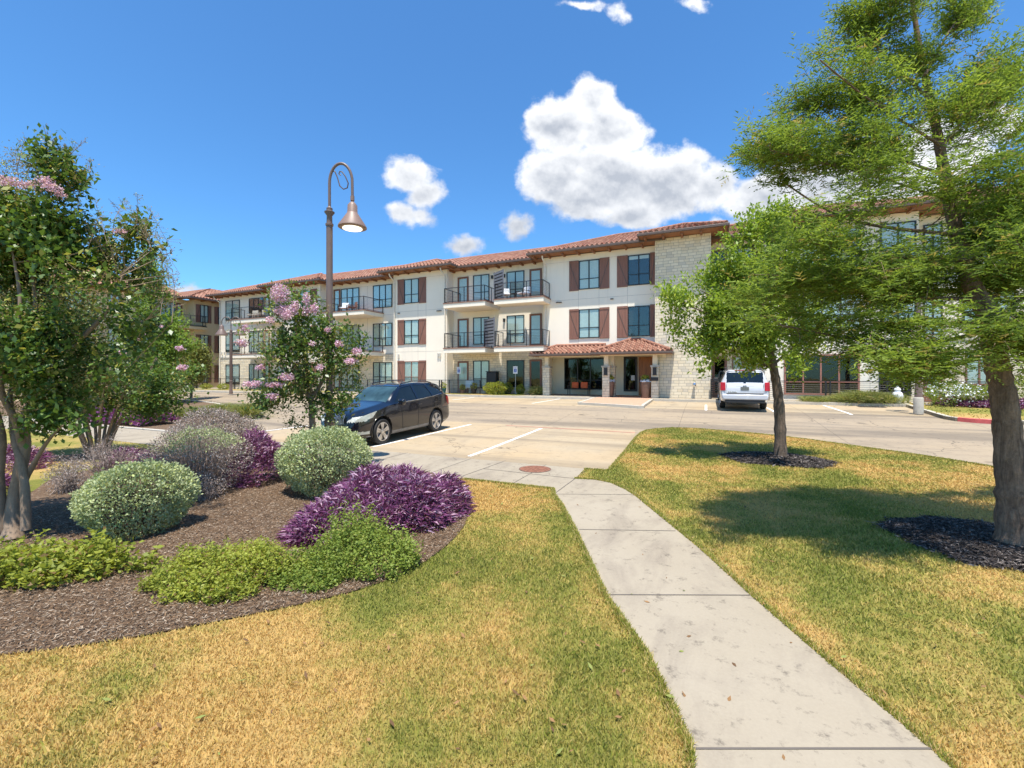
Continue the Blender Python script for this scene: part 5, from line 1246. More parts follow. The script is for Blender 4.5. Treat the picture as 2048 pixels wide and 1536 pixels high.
# rachises so that each spray has a stem
a = tips - d * .19; b = tips + d * .17; w = nrm(np.cross(d, np.array([0, 0, 1.]))) * .003; V = np.stack([a - w, a + w, b], 1).reshape(-1, 3); build_leaves('twigs', V, M['bark_rough'], T.o, rng.random(n), 3)
T.finish()
# ------------------------------------------------------------------ shrubs and bed plants
M['sage'] = leafmat('sage_leaf', (0.25, 0.30, 0.13), (0.56, 0.60, 0.35), (0.54, 0.60, 0.24), .12, rough=.7, trans=.2, spec=.1, nscale=2)
M['sage_grey'] = leafmat('dead_sage_leaf', (0.19, 0.135, 0.115), (0.42, 0.34, 0.30), (0.52, 0.46, 0.42), .3, rough=.85, trans=.15, spec=.05, nscale=3)
M['purple'] = leafmat('purple_leaf', (0.085, 0.022, 0.062), (0.30, 0.10, 0.235), (0.58, 0.38, 0.49), .18, rough=.4, trans=.25, spec=.35, nscale=2)  # third colour puts bright highlights into some of the leaves
M['lime'] = leafmat('lime_leaf', (0.17, 0.215, 0.03), (0.46, 0.48, 0.08), (0.26, 0.17, 0.07), .07, rough=.5, trans=.4, spec=.25, nscale=2)
M['midgreen'] = leafmat('herb_leaf', (0.12, 0.18, 0.03), (0.34, 0.41, 0.08), (0.35, 0.36, 0.09), .08, rough=.5, trans=.4, spec=.2, nscale=2)
M['grassy'] = leafmat('ornamental_grass', (0.17, 0.22, 0.055), (0.40, 0.42, 0.15), (0.5, 0.42, 0.2), .15, rough=.6, trans=.4)
M['twig'] = simple('dry_twig', (0.30, 0.23, 0.19), 0.9, var=.3, scale=12); M['twig_dark'] = simple('dark_twig', (0.10, 0.065, 0.05), 0.9, var=.3)
M['core'] = simple('shrub_shade_core', (0.035, 0.035, 0.022), 1.0)
def lump(p, c, rng, k=.06): return 1 + k * (np.sin(p[:, 0] * 5 + c[0]) + np.sin(p[:, 1] * 5.5 + 2) + np.sin(p[:, 2] * 6 + 1)) 
def round_bush(label, c, rx, ry, h, n, L, Wd, mat, seed, name='shrub', top_mat=None, twigs=160, flat=.75, cat='bush', jag=.05):
    """clipped dome: c at ground"""
    rng = np.random.default_rng(seed); o = empty(name, c, label, cat); C = np.array(c) + [0, 0, h * .5]
    dr = rdir(n, rng); e = 3.6; q = (np.abs(dr[:, 0]) ** e + np.abs(dr[:, 1]) ** e + np.abs(dr[:, 2]) ** e) ** (-1 / e)
    u = dr * q[:, None]; sh = (1 - np.abs(rng.normal(size=n)) * .10) * lump(dr, c, rng, jag * .9) + rng.normal(size=n) * jag * .35 + .05 * np.sin(dr[:, 0] * 11 + seed) * np.sin(dr[:, 2] * 9 + dr[:, 1] * 10); und = np.where(u[:, 2] < -.2, 1 - .22 * (-u[:, 2] - .2), 1)
    pos = C + u * sh[:, None] * np.stack([rx * und, ry * und, np.full(n, h * .5)], 1); keep = pos[:, 2] > c[2] + .02; pos = pos[keep]; dr = dr[keep]; m = len(pos)
    ld = nrm(dr * .8 + rng.normal(size=(m, 3)) * .7 + [0, 0, .25]); sz = rng.uniform(.6, 1.3, m)
    V = leaf_quads(pos, ld, rdir(m, rng), sz * L, sz * Wd, .1)
    if top_mat:
        s = (dr[:, 2] > .45) & (rng.random(m) < .8) & (dr[:, 0] > -.25); V4 = V.reshape(-1, 4, 3); r = rng.random(m)
        build_leaves('foliage', V4[~s].reshape(-1, 3), mat, o, r[~s]); build_leaves('green_regrowth', V4[s].reshape(-1, 3), top_mat, o, r[s])
    else: build_leaves('foliage', V, mat, o, rng.random(m))
    tw = MB()
    for k in range(twigs):
        d = rdir(1, rng)[0]; d[2] = abs(d[2]) * .8 + .15; d /= np.linalg.norm(d); e_ = C + d * np.array([rx, ry, h * .5]) * rng.uniform(.8, 1.0); a = np.array(c) + [rng.normal() * rx * .2, rng.normal() * ry * .2, 0]
        e_[2] = max(e_[2], c[2] + .12); mdl = a * .45 + e_ * .55 + [0, 0, -.06]; tw.tube([a, mdl, e_], [.008, .005, .002], 4, cap=False)
    if n > 9000:
        sh = []
        for k in range(90):
            d = rdir(1, rng)[0]; d[2] = abs(d[2]); e_ = C + d * np.array([rx, ry, h * .5]) * 1.0; f_ = e_ + (d + [0, 0, .5]) * rng.uniform(.03, .11); tw.tube([e_ - d * .1, f_], [.003, .001], 3, cap=False)
            for j in range(9): sh.append(e_ + (f_ - e_) * rng.random() * 1.05 + rng.normal(size=3) * .010)
        sh = np.array(sh); ms = len(sh); build_leaves('stray_shoots', leaf_quads(sh, nrm(rdir(ms, rng) + [0, 0, .5]), rdir(ms, rng), rng.uniform(.6, 1.2, ms) * L, rng.uniform(.6, 1.2, ms) * Wd), top_mat or mat, o, rng.random(ms))
    tw.build('branches', M['twig_dark'] if mat is not M['sage_grey'] else M['twig'], o); return o
def gp(u, v, Z): c = at(u, v, Z); return (c.x, c.y, Gz(c.y))
round_bush('clipped silvery green round bush behind the low lime plants, right of the pale trunks', gp(275, 1060, 5.45), .40, .55, .84, 17000, .032, .011, M['sage'], 1)
round_bush('clipped silvery green round bush in front of the lamp post base', gp(650, 960, 7.4), .66, .62, 1.04, 19000, .036, .013, M['sage'], 2)
round_bush('half dead grey round bush with a green patch on top', gp(396, 960, 7.45), .66, .64, 1.04, 17000, .026, .008, M['sage_grey'], 3, top_mat=M['sage'], twigs=420, jag=.08)
round_bush('pale grey dead round bush behind the half green one, nearest to the sidewalk', gp(432, 900, 9.6), .98, .68, 1.15, 18000, .032, .010, M['sage_grey'], 4, twigs=420, jag=.08)
# bare twiggy shrub
def bare_shrub(label, c, rx, h, seed, n=110, leaves=1200):
    rng = np.random.default_rng(seed); o = empty('dead_shrub', c, label, 'bush'); tw = MB(); tips = []
    for k in range(n):
        a = rng.uniform(0, 6.28); lean = rng.uniform(.05, 1) ** .8; e = np.array(c) + [math.cos(a) * rx * lean, math.sin(a) * rx * .7 * lean, h * (1.05 - .6 * lean) * rng.uniform(.7, 1.1)]; st = np.array(c) + rng.normal(size=3) * [.08, .08, 0]
        md = st * .4 + e * .6 + [0, 0, .05]; tw.tube([st, md, e], [.007, .004, .0015], 4, cap=False)
        for j in range(4): p = md + (e - md) * rng.random(); q = p + rdir(1, rng)[0] * .14 + [0, 0, .05]; tw.tube([p, q], [.0025, .001], 3, cap=False); tips.append(q)
    tw.build('branches', M['twig'], o); tips = np.array(tips); i = rng.integers(0, len(tips), leaves); p = tips[i] + rng.normal(size=(leaves, 3)) * .035
    build_leaves('foliage', leaf_quads(p, rdir(leaves, rng), rdir(leaves, rng), rng.uniform(.012, .03, leaves), rng.uniform(.004, .009, leaves)), M['sage_grey'], o, rng.random(leaves)); return o
bare_shrub('bare grey twiggy shrub leaning in front of the multi stemmed tree', gp(215, 965, 8.2), .95, .85, 5)
bare_shrub('small dead silvery shrub at the left of the bare twiggy one', gp(140, 985, 7.4), .42, .5, 6, 60, 2600)
bare_shrub('small dry shrub at the foot of the half dead round bush', gp(408, 1000, 6.9), .30, .30, 7, 50, 1400)

def blade_mound(name, label, c, rx, ry, h, n, L, Wd, mat, seed, rz=0, cat='plant', up=.55, seg=3, arch=.5, mound=True, core=True):
    """heap of long pointed leaves growing from a mound"""
    rng = np.random.default_rng(seed); o = empty(name, c, label, cat)
    r = np.sqrt(rng.random(n)); a = rng.uniform(0, 2 * np.pi, n); wob = 1 + .10 * np.sin(3 * a + seed) + .07 * np.sin(7 * a)
    lx, ly = r * np.cos(a) * rx * wob, r * np.sin(a) * ry * wob; cr, sr = math.cos(rz), math.sin(rz)
    x = c[0] + lx * cr - ly * sr; y = c[1] + lx * sr + ly * cr; top = h * np.sqrt(np.clip(1 - r ** 2.6, 0, 1)) if mound else np.zeros(n)
    bump_ = .12 * h * (np.sin(x * 7) + np.sin(y * 8 + 1)); z = np.interp(y, GY, GZ) + np.clip((top + bump_) * rng.uniform(.55, 1.0, n) - L * .35, 0.0, None)
    out = np.stack([(x - c[0]) / rx, (y - c[1]) / ry, np.zeros(n)], 1); d = nrm(out * .45 + rng.normal(size=(n, 3)) * .5 + [0, 0, up]); d[:, 2] = np.abs(d[:, 2])
    Ls = L * rng.uniform(.55, 1.2, n); side = nrm(np.cross(d, rdir(n, rng))); hz = nrm(d * [1, 1, 0] + 1e-4); W2 = Wd * rng.uniform(.7, 1.2, n)
    base = np.stack([x, y, z], 1); mid = base + d * (Ls * .5)[:, None]; tip = base + d * (Ls * (.95 - .2 * arch))[:, None] + hz * (Ls * .35 * arch)[:, None] - np.array([0, 0, 1.]) * (Ls * .30 * arch)[:, None]
    V = np.stack([base, mid + side * W2[:, None], tip, mid - side * W2[:, None]], 1); keep = np.ones(n, bool)
    build_leaves('leaves', V.reshape(-1, 3), mat, o, rng.random(n)); return o
# purple heart mounds
def purple(label, c, rx, ry, h, n, seed, L=.145, Wd=.0095, rz=0): return blade_mound('purple_heart_plant', label, c, rx, ry, h, n, L, Wd, M['purple'], seed, rz, arch=.45)
purple('wide mound of purple leaves between the round bush and the dry lawn', gp(780, 985, 6.12), .96, .96, .62, 20000, 1, rz=.42)
purple('low front lobe of purple leaves behind the lime green plants', gp(665, 1040, 5.45), .46, .5, .36, 5200, 2)
purple('dark purple leafy plant between the grey bushes and the round green bush', gp(522, 935, 8.2), .50, .62, .85, 6000, 3)
purple('small purple plant left of the half dead round bush', gp(268, 935, 8.8), .75, .45, .48, 2600, 4)
purple('purple plant behind the pale trunks at the left edge', gp(35, 925, 9.3), .6, .4, .5, 2200, 5)
purple('purple plant low beside the pale trunks', gp(-30, 960, 7.4), .55, .35, .35, 1500, 6)
# hedge along the far side of the sidewalk
hc = gp(150, 880, 0) if False else None
xa_, xb_2 = -13.5, P(335, 850)[0]
hx = -13.6
hp = [P(u, v)[:2] for (u, v) in ((-60, 873), (60, 866), (170, 860), (280, 853), (335, 849))]
cxm = sum(p[0] for p in hp) / 5; x0h, x1h = hp[0][0], hp[-1][0]
rngh = np.random.default_rng(77); n = 15000; hx = rngh.uniform(x0h - 3, x1h, n); hy = 9.5 + rngh.random(n) * 1.3; t = np.clip(1 - np.abs(hy - 10.15) / .75, 0, 1) ** .4
o = empty('purple_hedge', ((x0h + x1h) / 2, 10.1, Gz(10.1)), 'long low hedge of bright purple leaves beyond the sidewalk at left', 'hedge')
hz_ = np.interp(hy, GY, GZ) + t * (.52 + .08 * np.sin(hx * 3) + .05 * np.sin(hx * 7.3)) * rngh.uniform(.4, 1, n) - .03; dd = nrm(rngh.normal(size=(n, 3)) * .5 + [0, -.2, .7])
build_leaves('leaves', leaf_quads(np.stack([hx, hy, hz_], 1), dd, rdir(n, rngh), rngh.uniform(.12, .24, n), rngh.uniform(.014, .026, n), .1), M['purple_bright'] if 'purple_bright' in M else leafmat('bright_purple_leaf', (0.14, 0.03, 0.12), (0.38, 0.12, 0.34), (0.55, 0.30, 0.48), .2, rough=.45, trans=.3), o, rngh.random(n))

# low green plants
def herb(name, label, c, rx, ry, h, nst, seed, mat, L, Wd, lv=16, rz=0, up=1.0, cat='plant', stemL=None):
    rng = np.random.default_rng(seed); o = empty(name, c, label, cat); r = np.sqrt(rng.random(nst)) * .97; a = rng.uniform(0, 2 * np.pi, nst); wob = 1 + .12 * np.sin(3 * a + seed) + .08 * np.sin(5 * a + 1)
    lx, ly = r * np.cos(a) * rx * wob, r * np.sin(a) * ry * wob; cr, sr = math.cos(rz), math.sin(rz); x = c[0] + lx * cr - ly * sr; y = c[1] + lx * sr + ly * cr
    g = np.interp(y, GY, GZ); H = h * (1 - .5 * r ** 2) * rng.uniform(.35, 1.3, nst) * (1 + .2 * np.sin(x * 6) * np.sin(y * 5)); out = np.stack([(x - c[0]) / rx, (y - c[1]) / ry, np.zeros(nst)], 1)
    d = nrm(out * .35 + rng.normal(size=(nst, 3)) * .25 + [0, 0, up]); st = np.stack([x, y, g], 1) - d * [1, 1, 0] * .05
    t = rng.uniform(.25, 1, (nst, lv)); pos = (st[:, None, :] + d[:, None, :] * (t * H[:, None])[:, :, None] + rng.normal(size=(nst, lv, 3)) * .022).reshape(-1, 3); m = len(pos)
    ld = nrm(rng.normal(size=(m, 3)) * [1, 1, .4] + [0, 0, .35]); sz = rng.uniform(.6, 1.3, m); build_leaves('leaves', leaf_quads(pos, ld, nrm(rng.normal(size=(m, 3)) * 1.1 + [0, 0, 1.]), sz * L, sz * Wd, .08), mat, o, np.clip(np.repeat(rng.random(nst), lv) * .5 + rng.random(m) * .5, 0, 1))
    w = nrm(np.cross(d, rdir(nst, rng))) * .0022; e = st + d * H[:, None]; build_leaves('stems', np.stack([st - w, st + w, e], 1).reshape(-1, 3), M['stem'], o, rng.random(nst), 3); return o
M['stem'] = leafmat('herb_stem', (0.16, 0.10, 0.05), (0.24, 0.22, 0.07), None, trans=.1)
def fr(u0, u1, v): a, b = P(u0, v), P(u1, v); return ((a[0] + b[0]) / 2, (a[1] + b[1]) / 2, a[2])
herb('lime_plant', 'broad leaved lime green plants at the left edge below the trunks', fr(-60, 262, 1150), .84, .38, .32, 290, 1, M['lime'], .055, .017, 18, rz=YAW)
herb('lime_plant', 'wide patch of small leaved lime green plants in front of the bushes', fr(315, 600, 1150), .68, .44, .27, 560, 2, M['lime'], .032, .009, 26, rz=YAW)
herb('lime_plant', 'round end of the lime green patch nearest to the lawn', fr(340, 510, 1192), .40, .2, .2, 200, 3, M['lime'], .032, .009, 20, rz=YAW)
herb('herb_plant', 'mid green low herb with upright sprigs in front of the purple mound', fr(600, 850, 1130), .62, .42, .36, 400, 4, M['midgreen'], .028, .010, 26, rz=YAW, up=1.3)
herb('herb_plant', 'upright green sprigs standing in front of the purple mound', fr(655, 775, 1105), .28, .22, .56, 170, 5, M['midgreen'], .026, .008, 34, rz=YAW, up=1.6)
herb('herb_plant', 'dark green creeping herb between the lime patch and the sprigs', fr(540, 700, 1165), .44, .22, .17, 260, 6, M['midgreen'], .026, .010, 18, rz=YAW)

# ornamental grasses and frontage plants
def grass_clump(label, c, r, h, n, seed, mat='grassy', name='ornamental_grass'):
    return blade_mound(name, label, c, r * .3, r * .3, h, n, h * 1.35, .010, M[mat], seed, up=1.1, arch=.75, mound=False, cat='plant')
def gl(u, v): return P(u, v)
for i, (u, v, r, h, lb) in enumerate(((495, 832, 1.0, .72, 'tall fountain of ornamental grass at the tip of the hedge island'), (445, 831, 1.0, .7, 'wide clump of ornamental grass left of the fountain clump at the island tip'), (400, 832, 1., .55, 'low clump of ornamental grass beside the multi stemmed tree'), (355, 835, 1., .5, 'short ornamental grass behind the pale dead bush'))):
    grass_clump(lb, gl(u, v), 1.3 if i < 2 else 1.7, h, 1300, 10 + i)
for i, (u, v, r, h, lb) in enumerate(((1700, 799, 1, .55, 'soft ornamental grass along the fence below the red window'), (1738, 800, 1, .6, 'soft ornamental grass in front of the white wall pier'), (1770, 801, 1, .6, 'soft ornamental grass left of the white urn'), (1630, 797, 1, .35, 'short ornamental grass at the fence behind the slim tree'), (1722, 800, 1, .75, 'taller ornamental grass behind the fence gate post'))):
    yv = 26.2 + .04 * i; c = (fx(u, yv), yv, Gz(yv)); grass_clump(lb, c, 1.9, h, 1500, 30 + i)
def ball_shrub(label, u, v, r, h, seed, mat='lime', L=.07, Wd=.025, n=1700, name='shrub', f=None):
    c = P(u, v) if f is None else (fx(u, f), f, Gz(f)); return round_bush(label, c, r, r * .8, h, n, L, Wd, M[mat], seed, name=name, twigs=20, jag=.12)
ball_shrub('light green leafy shrub right of the first parking sign', 992, 789, .72, .80, 51, 'lime', n=3200)
ball_shrub('light green leafy shrub touching the second parking sign', 1010, 788, .55, .72, 52, 'lime', n=1700)
ball_shrub('small round yellow green shrub right of the second parking sign', 1041, 789, .28, .62, 53, 'lime')
c = P(1076, 790); grass_clump('tall green strap leaved plant left of the porch column', c, .9, .75, 600, 54)
ball_shrub('low green shrub at the left fence post', 448, 779, .5, .5, 55, 'lime', L=.09, n=900); ball_shrub('small light shrub below the left fence', 412, 778, .5, .45, 56, 'lime', L=.09, n=700)
WFB = ball_shrub('white flowered bush behind the corner lamp post', 1905, 803, .85, .95, 57, 'midgreen', n=3200, f=25.2)
ball_shrub('green bush right of the white flowered one', 1955, 803, .8, .8, 58, 'midgreen', n=2600, f=25.4); ball_shrub('green bush at the right edge beyond the trunk', 2075, 806, 1.2, 1.3, 59, 'midgreen', n=3600, f=25.2)
for i, (u, v, w) in enumerate(((1925, 812, .9), (1960, 814, .9), (1995, 815, .9), (2045, 818, .9))):
    lbs = ('leftmost purple mound on the corner lawn', 'second purple mound on the corner lawn', 'third purple mound on the corner lawn beside the big trunk', 'purple mound right of the big trunk on the corner lawn')
    blade_mound('purple_heart_plant', lbs[i], P(u, v), .85, .6, .42, 1500, .22, .022, M['purple'], 70 + i)
fw = (fx(1905, 25.2), 25.2, Gz(25.2)); rng = np.random.default_rng(5); n = 500; p = np.array(fw) + rng.normal(size=(n, 3)) * [.5, .4, .2] + [0, -.35, .62]
fo = WFB; build_leaves('flowers', leaf_quads(p, rdir(n, rng), rdir(n, rng), rng.uniform(.05, .1, n), rng.uniform(.02, .045, n)), M['white'], fo, rng.random(n))
# ------------------------------------------------------------------ street lamps
def shade_profile(k=1.0): return [(.03 * k, .54 * k), (.055 * k, .52 * k), (.10 * k, .46 * k), (.105 * k, .31 * k), (.115 * k, .29 * k), (.29 * k, .02 * k), (.295 * k, -.01 * k), (.27 * k, -.02 * k)]
M['lamp_glow'] = bpy.data.materials.new('lamp_glow'); M['lamp_glow'].use_nodes = True
_n = M['lamp_glow'].node_tree; _e = _n.nodes.new('ShaderNodeEmission'); _e.inputs[0].default_value = (1, .93, .74, 1); _e.inputs[1].default_value = 1.5; _n.links.new(_e.outputs[0], _n.nodes['Material Output'].inputs[0])
M['bronze_shade'] = simple('bronze_shade_paint', (0.26, 0.165, 0.125), 0.5, var=.06, scale=3)
def lamp(name, base, label, H, arms, lit=True, sc=1.0, stem=.066):
    o = empty(name, base, label, 'street lamp'); b = Vector(base)
    m = MB(); m.lathe(base, [(.155, -.1), (.155, .5), (.14, .55), (.13, .56)], 20); m.build('concrete_footing', M['kerb'], o, 50) if name == 'lamp_post' else None
    m = MB(); z0 = .55 if name == 'lamp_post' else 0.0
    m.lathe(base, [(.125, z0), (.125, z0 + .05), (.12, z0 + .09), (.12, z0 + .20), (.11, z0 + .24), (.10, z0 + .62), (.095, z0 + .9), (.11, z0 + .95), (.11, z0 + .99), (.085, z0 + 1.03), (stem + .004, z0 + 1.1), (stem, H - 1.34), (stem + .015, H - 1.33), (stem + .015, H - 1.29), (stem - .005, H - 1.28), (stem - .01, H - 1.12), (.105, H - 1.05), (.105, H - 1.035), (.06, H - 1.01), (.065, H - .96), (.045, H - .95), (.03, H - .92)], 20)
    m.build('pole', M['bronze'], o, 45)
    for ang in arms:
        dx, dy = math.cos(ang), math.sin(ang); R = .245 * sc
        def q(r, z): return (b.x + dx * r, b.y + dy * r, b.z + z)
        pts = [q(0, H - 1.0), q(0, H - .42)] + [q(R - R * math.cos(t), H - .42 + .42 * math.sin(t)) for t in [math.pi * k / 14 * .93 for k in range(1, 15)]] + [q(2 * R, H - .70)]
        m = MB(); m.tube(pts, .030, 10); arm = m.build('arm', M['bronze'], o, 50)
        m = MB(); sp = [q(.04, H - .25)] + [q(.09 + .035 * math.cos(t), H - .20 + .035 * math.sin(t)) for t in [math.pi * (1.2 - .25 * k) for k in range(1, 5)]] + [q(.17, H - .30), q(.22, H - .48), q(.30, H - .55), q(.38, H - .52), q(.40, H - .42), q(.34, H - .28), q(.27, H - .18), q(.22, H - .17), q(.20, H - .22), q(.24, H - .25)]
        m.tube(sp, .013, 7); m.build('scroll', M['bronze_dark'], arm, 50)
        c = q(2 * R, H - 1.36); m = MB(); m.lathe(c, shade_profile(sc), 28); m.tube([q(2 * R, H - .70), q(2 * R, H - .80)], .042, 12); m.tube([q(2 * R, H - .79), q(2 * R, H - .85)], .025, 12); m.build('lamp_shade', M['bronze_shade'] if lit else M['bronze'], o, 40)
        m = MB(); m.lathe((c[0], c[1], c[2] - .026), [(.20 * sc, 0), (.20 * sc, -.012)], 24); m.build('lens', M['lamp_glow'] if lit else M['kerb'], o)
    return o
Zl = 9.4; lx, ly, _ = at(659, 800, Zl); gy = Gz(ly)
Htop = at(660, 327, Zl).z - gy
# the arm swings to the right of the photograph
LP = lamp('street_lamp', (lx, ly, gy), 'tall bronze lamp post with one lit bell shade beside the pink flowering tree', Htop, [YAW + .0], True, 1.0)
Zt = 30.; tx, ty, _ = at(462, 770, 33.5); lamp('twin_lamp', (tx, ty, Gz(ty)), 'distant bronze twin lamp post in front of the far end of the cream building', at(462, 634, 33.5).z - Gz(ty), [YAW, YAW + math.pi], False, 1.45, .10)
rx_, ry_, rz_ = P(1837, 823); lamp('lamp_post', (rx_, ry_, rz_), 'bronze lamp post on a round concrete footing at the corner lawn', 5.9, [YAW], False, .86, .075)

# ------------------------------------------------------------------ parking signs
def sign(u, v, label):
    b = P(u, v); Zs = depth(b[0], b[1]); o = empty('parking_sign', b, label, 'sign'); o['group'] = 'accessible parking signs'
    m = MB(); m.tube([(b[0], b[1], b[2] - .1), (b[0], b[1], b[2] + 1.95)], .025, 8); m.build('post', simple('sign_post', (.45, .43, .40), .5, .6), o)
    def bx(x0, x1, z0, z1, d0, d1, mat, nm):
        m = MB(); m.box(b[0] + x0, b[1] - .028 - d1, b[2] + z0, b[0] + x1, b[1] - .028 - d0, b[2] + z1); return m.build(nm, mat, o)
    bx(-.16, .16, 1.42, 1.92, 0, .006, M['white'], 'sign_panel'); bx(-.10, .10, 1.52, 1.74, .0062, .009, M['blue'], 'blue_square')
    m = MB(); X, Y = b[0], b[1] - .0385; m.lathe((0, 0, 0), [(.016, 0), (.016, .002)], 10, M=lambda x, y, z: (X + x - .008, Y - z, b[2] + 1.70 + y))
    for (p, q) in (((-.008, 1.685), (-.002, 1.63)), ((-.002, 1.63), (.035, 1.63)), ((.035, 1.63), (.05, 1.575)), ((.05, 1.575), (.066, 1.58)), ((-.004, 1.66), (.03, 1.66))): m.tube([(X + p[0], Y, b[2] + p[1]), (X + q[0], Y, b[2] + q[1])], .0075, 6)
    ring = [(X - .002 + .042 * math.cos(t), Y, b[2] + 1.598 + .042 * math.sin(t)) for t in [math.pi * (.62 + 1.2 * k / 12) for k in range(13)]]; m.tube(ring, .006, 6); m.build('wheelchair_symbol', M['white'], o)
    text('RESERVED', .052, (X, Y + .003, b[2] + 1.85), (math.radians(90), 0, 0), M['blue'], o); text('PARKING', .052, (X, Y + .003, b[2] + 1.785), (math.radians(90), 0, 0), M['blue'], o)
M['blue'] = simple('sign_blue', (.02, .09, .42), .5, var=.02)
sign(918, 786, 'accessible parking sign in front of the brown door, left of the leafy shrubs'); sign(1031, 789, 'accessible parking sign between the leafy shrub and the small round shrub')

# ------------------------------------------------------------------ entrance furniture
def planter(u, v, label, wr):
    b = P(u, v, lambda y: .64); o = empty('planter', b, label, 'planter'); o['group'] = 'tall planters at the entrance'
    m = MB(); m.lathe(b, [(.17, 0), (.20, .1), (.27, .88), (.30, .90), (.30, .93), (.26, .93), (.25, .86)], 24); m.build('pot', simple('brown_glazed_pot', (.17, .10, .07), .4, var=.2), o, 40)
    rng = np.random.default_rng(int(u)); n = 420; p = np.array(b) + rdir(n, rng) * [.26, .26, .10] + [0, 0, .96]
    build_leaves('flowers', leaf_quads(p, rdir(n, rng), rdir(n, rng), rng.uniform(.05, .09, n), rng.uniform(.02, .04, n)), M['white'], o, rng.random(n)); n = 260; p = np.array(b) + rdir(n, rng) * [.18, .18, .14] + [0, 0, 1.14]
    build_leaves('foliage', leaf_quads(p, nrm(rdir(n, rng) + [0, 0, .6]), rdir(n, rng), rng.uniform(.07, .13, n), rng.uniform(.02, .04, n)), M['lime'], o, rng.random(n))
planter(1220.5, 794, 'tall brown planter with white flowers beside the middle porch column', 0); planter(1290.5, 796, 'tall brown planter with white flowers in front of the wooden entrance door', 0)
by = 28.6; bx0, bx1 = fx(1138, by), fx(1178, by); bcx = (bx0 + bx1) / 2
o = empty('bench', (bcx, by, FLOOR), 'black metal bench with orange cushions under the porch window', 'bench')
m = MB(); w2 = (bx1 - bx0) / 2
for s in (-1, 1):
    l = MB(); l.box(bcx + s * w2 - .02, by - .28, FLOOR, bcx + s * w2 + .02, by - .24, FLOOR + .62); l.build('leg', M['rail'], o); l = MB(); l.box(bcx + s * w2 - .02, by + .2, FLOOR, bcx + s * w2 + .02, by + .24, FLOOR + .85); l.build('leg', M['rail'], o)
    l = MB(); l.box(bcx + s * w2 - .025, by - .28, FLOOR + .62, bcx + s * w2 + .025, by + .2, FLOOR + .65); l.build('armrest', M['rail'], o)
m = MB(); 
for i in range(6): m.box(bcx - w2, by - .26 + i * .08, FLOOR + .40, bcx + w2, by - .20 + i * .08, FLOOR + .425)
m.build('seat', M['rail'], o); m = MB()
for i in range(12): m.box(bcx - w2 + .06 + i * (2 * w2 - .12) / 11 - .008, by + .2, FLOOR + .43, bcx - w2 + .06 + i * (2 * w2 - .12) / 11 + .008, by + .22, FLOOR + .84)
m.box(bcx - w2, by + .19, FLOOR + .82, bcx + w2, by + .24, FLOOR + .86); m.build('backrest', M['rail'], o)
M['orange'] = simple('orange_cushion', (.78, .15, .05), .85, var=.08)
def cushion(x, lb):
    m = MB(); m.box(x - .23, by + .02, FLOOR + .44, x + .23, by + .16, FLOOR + .86); o = m.build('cushion', M['orange'], None, 60, bevel=.06); tag(o, lb, 'cushion', 'orange cushions on the porch bench')
cushion(bcx - .28, 'orange cushion on the left half of the porch bench'); cushion(bcx + .34, 'orange cushion on the right half of the porch bench')

# balcony chairs, patio furniture
def lounge(name, c, rz, label, mat, group, slim=False):
    o = empty(name, (0, 0, 0), label, 'chair', group); w, d = .33, .32
    for sx in (-1, 1):
        for sy in (-1, 1): m = MB(); m.box(sx * w - .02, sy * d - .02, 0, sx * w + .02, sy * d + .02, .38 if sy < 0 else .40); m.build('leg', M[mat[1]], o)
        m = MB(); m.box(sx * w - .03, -d - .03, .58, sx * w + .03, d, .615); m.box(sx * w - .02, -d - .02, .381, sx * w + .02, -d + .02, .579); m.build('armrest', M[mat[1]], o)
    m = MB(); m.box(-w + .03, -d, .39, w - .03, d, .48); m.build('seat', M[mat[0]], o, bevel=.03); m = MB(); m.box(-w + .03, d - .02, .45, w - .03, d + .10, .92); m.build('backrest', M[mat[0]], o, bevel=.03)
    o.location = c; o.rotation_euler = (0, 0, rz); return o
for (u, Y, z, rz, lb, mt_, g) in (
    (1011, 27.35, D3[0], .5, 'white cushioned chair on the top balcony beside the grey screen', ('white', 'rail'), 'chairs on the top balcony by the screen'), (1046, 27.4, D3[0], -.5, 'white cushioned chair on the top balcony near its right rail', ('white', 'rail'), 'chairs on the top balcony by the screen'),
    (703, 27.5, D3[0], -.6, 'tan slatted chair on the top balcony right of the lamp post', ('brown_trim', 'brown_trim'), None), (688, 27.5, D3[0], .4, 'white low chair on the top balcony right of the lamp post', ('white', 'rail'), None),
    (505, 27.4, D3[0], .2, 'tan chair on the far left top balcony', ('kerb', 'kerb'), None), (520, 27.4, D3[0], -.2, 'tan chair on the far left top balcony beside the downpipe', ('kerb', 'kerb'), None),
    (936, 27.7, FLOOR, .2, 'grey patio chair behind the fence by the brown ground floor door', ('shade', 'rail'), None), (1760, 27.9 if False else 26.2 + .6, FLOOR, .1, 'dark patio chair behind the fence right of the urn', ('interior', 'rail'), None)):
    lounge('patio_chair', (fx(u, Y), Y, z + .003), rz, lb, mt_, g)
def table(u, Y, z, lb):
    x = fx(u, Y); o = empty('patio_table', (x, Y, z), lb, 'table'); m = MB(); m.lathe((x, Y, z + .44), [(.28, 0), (.28, .03)], 20); m.build('table_top', M['rail'], o); m = MB(); m.tube([(x, Y, z), (x, Y, z + .44)], .03, 8); m.lathe((x, Y, z), [(.18, 0), (.18, .02)], 16); m.build('leg', M['rail'], o)
table(1029, 27.35, D3[0] + .003, 'small black round table between the two white balcony chairs')
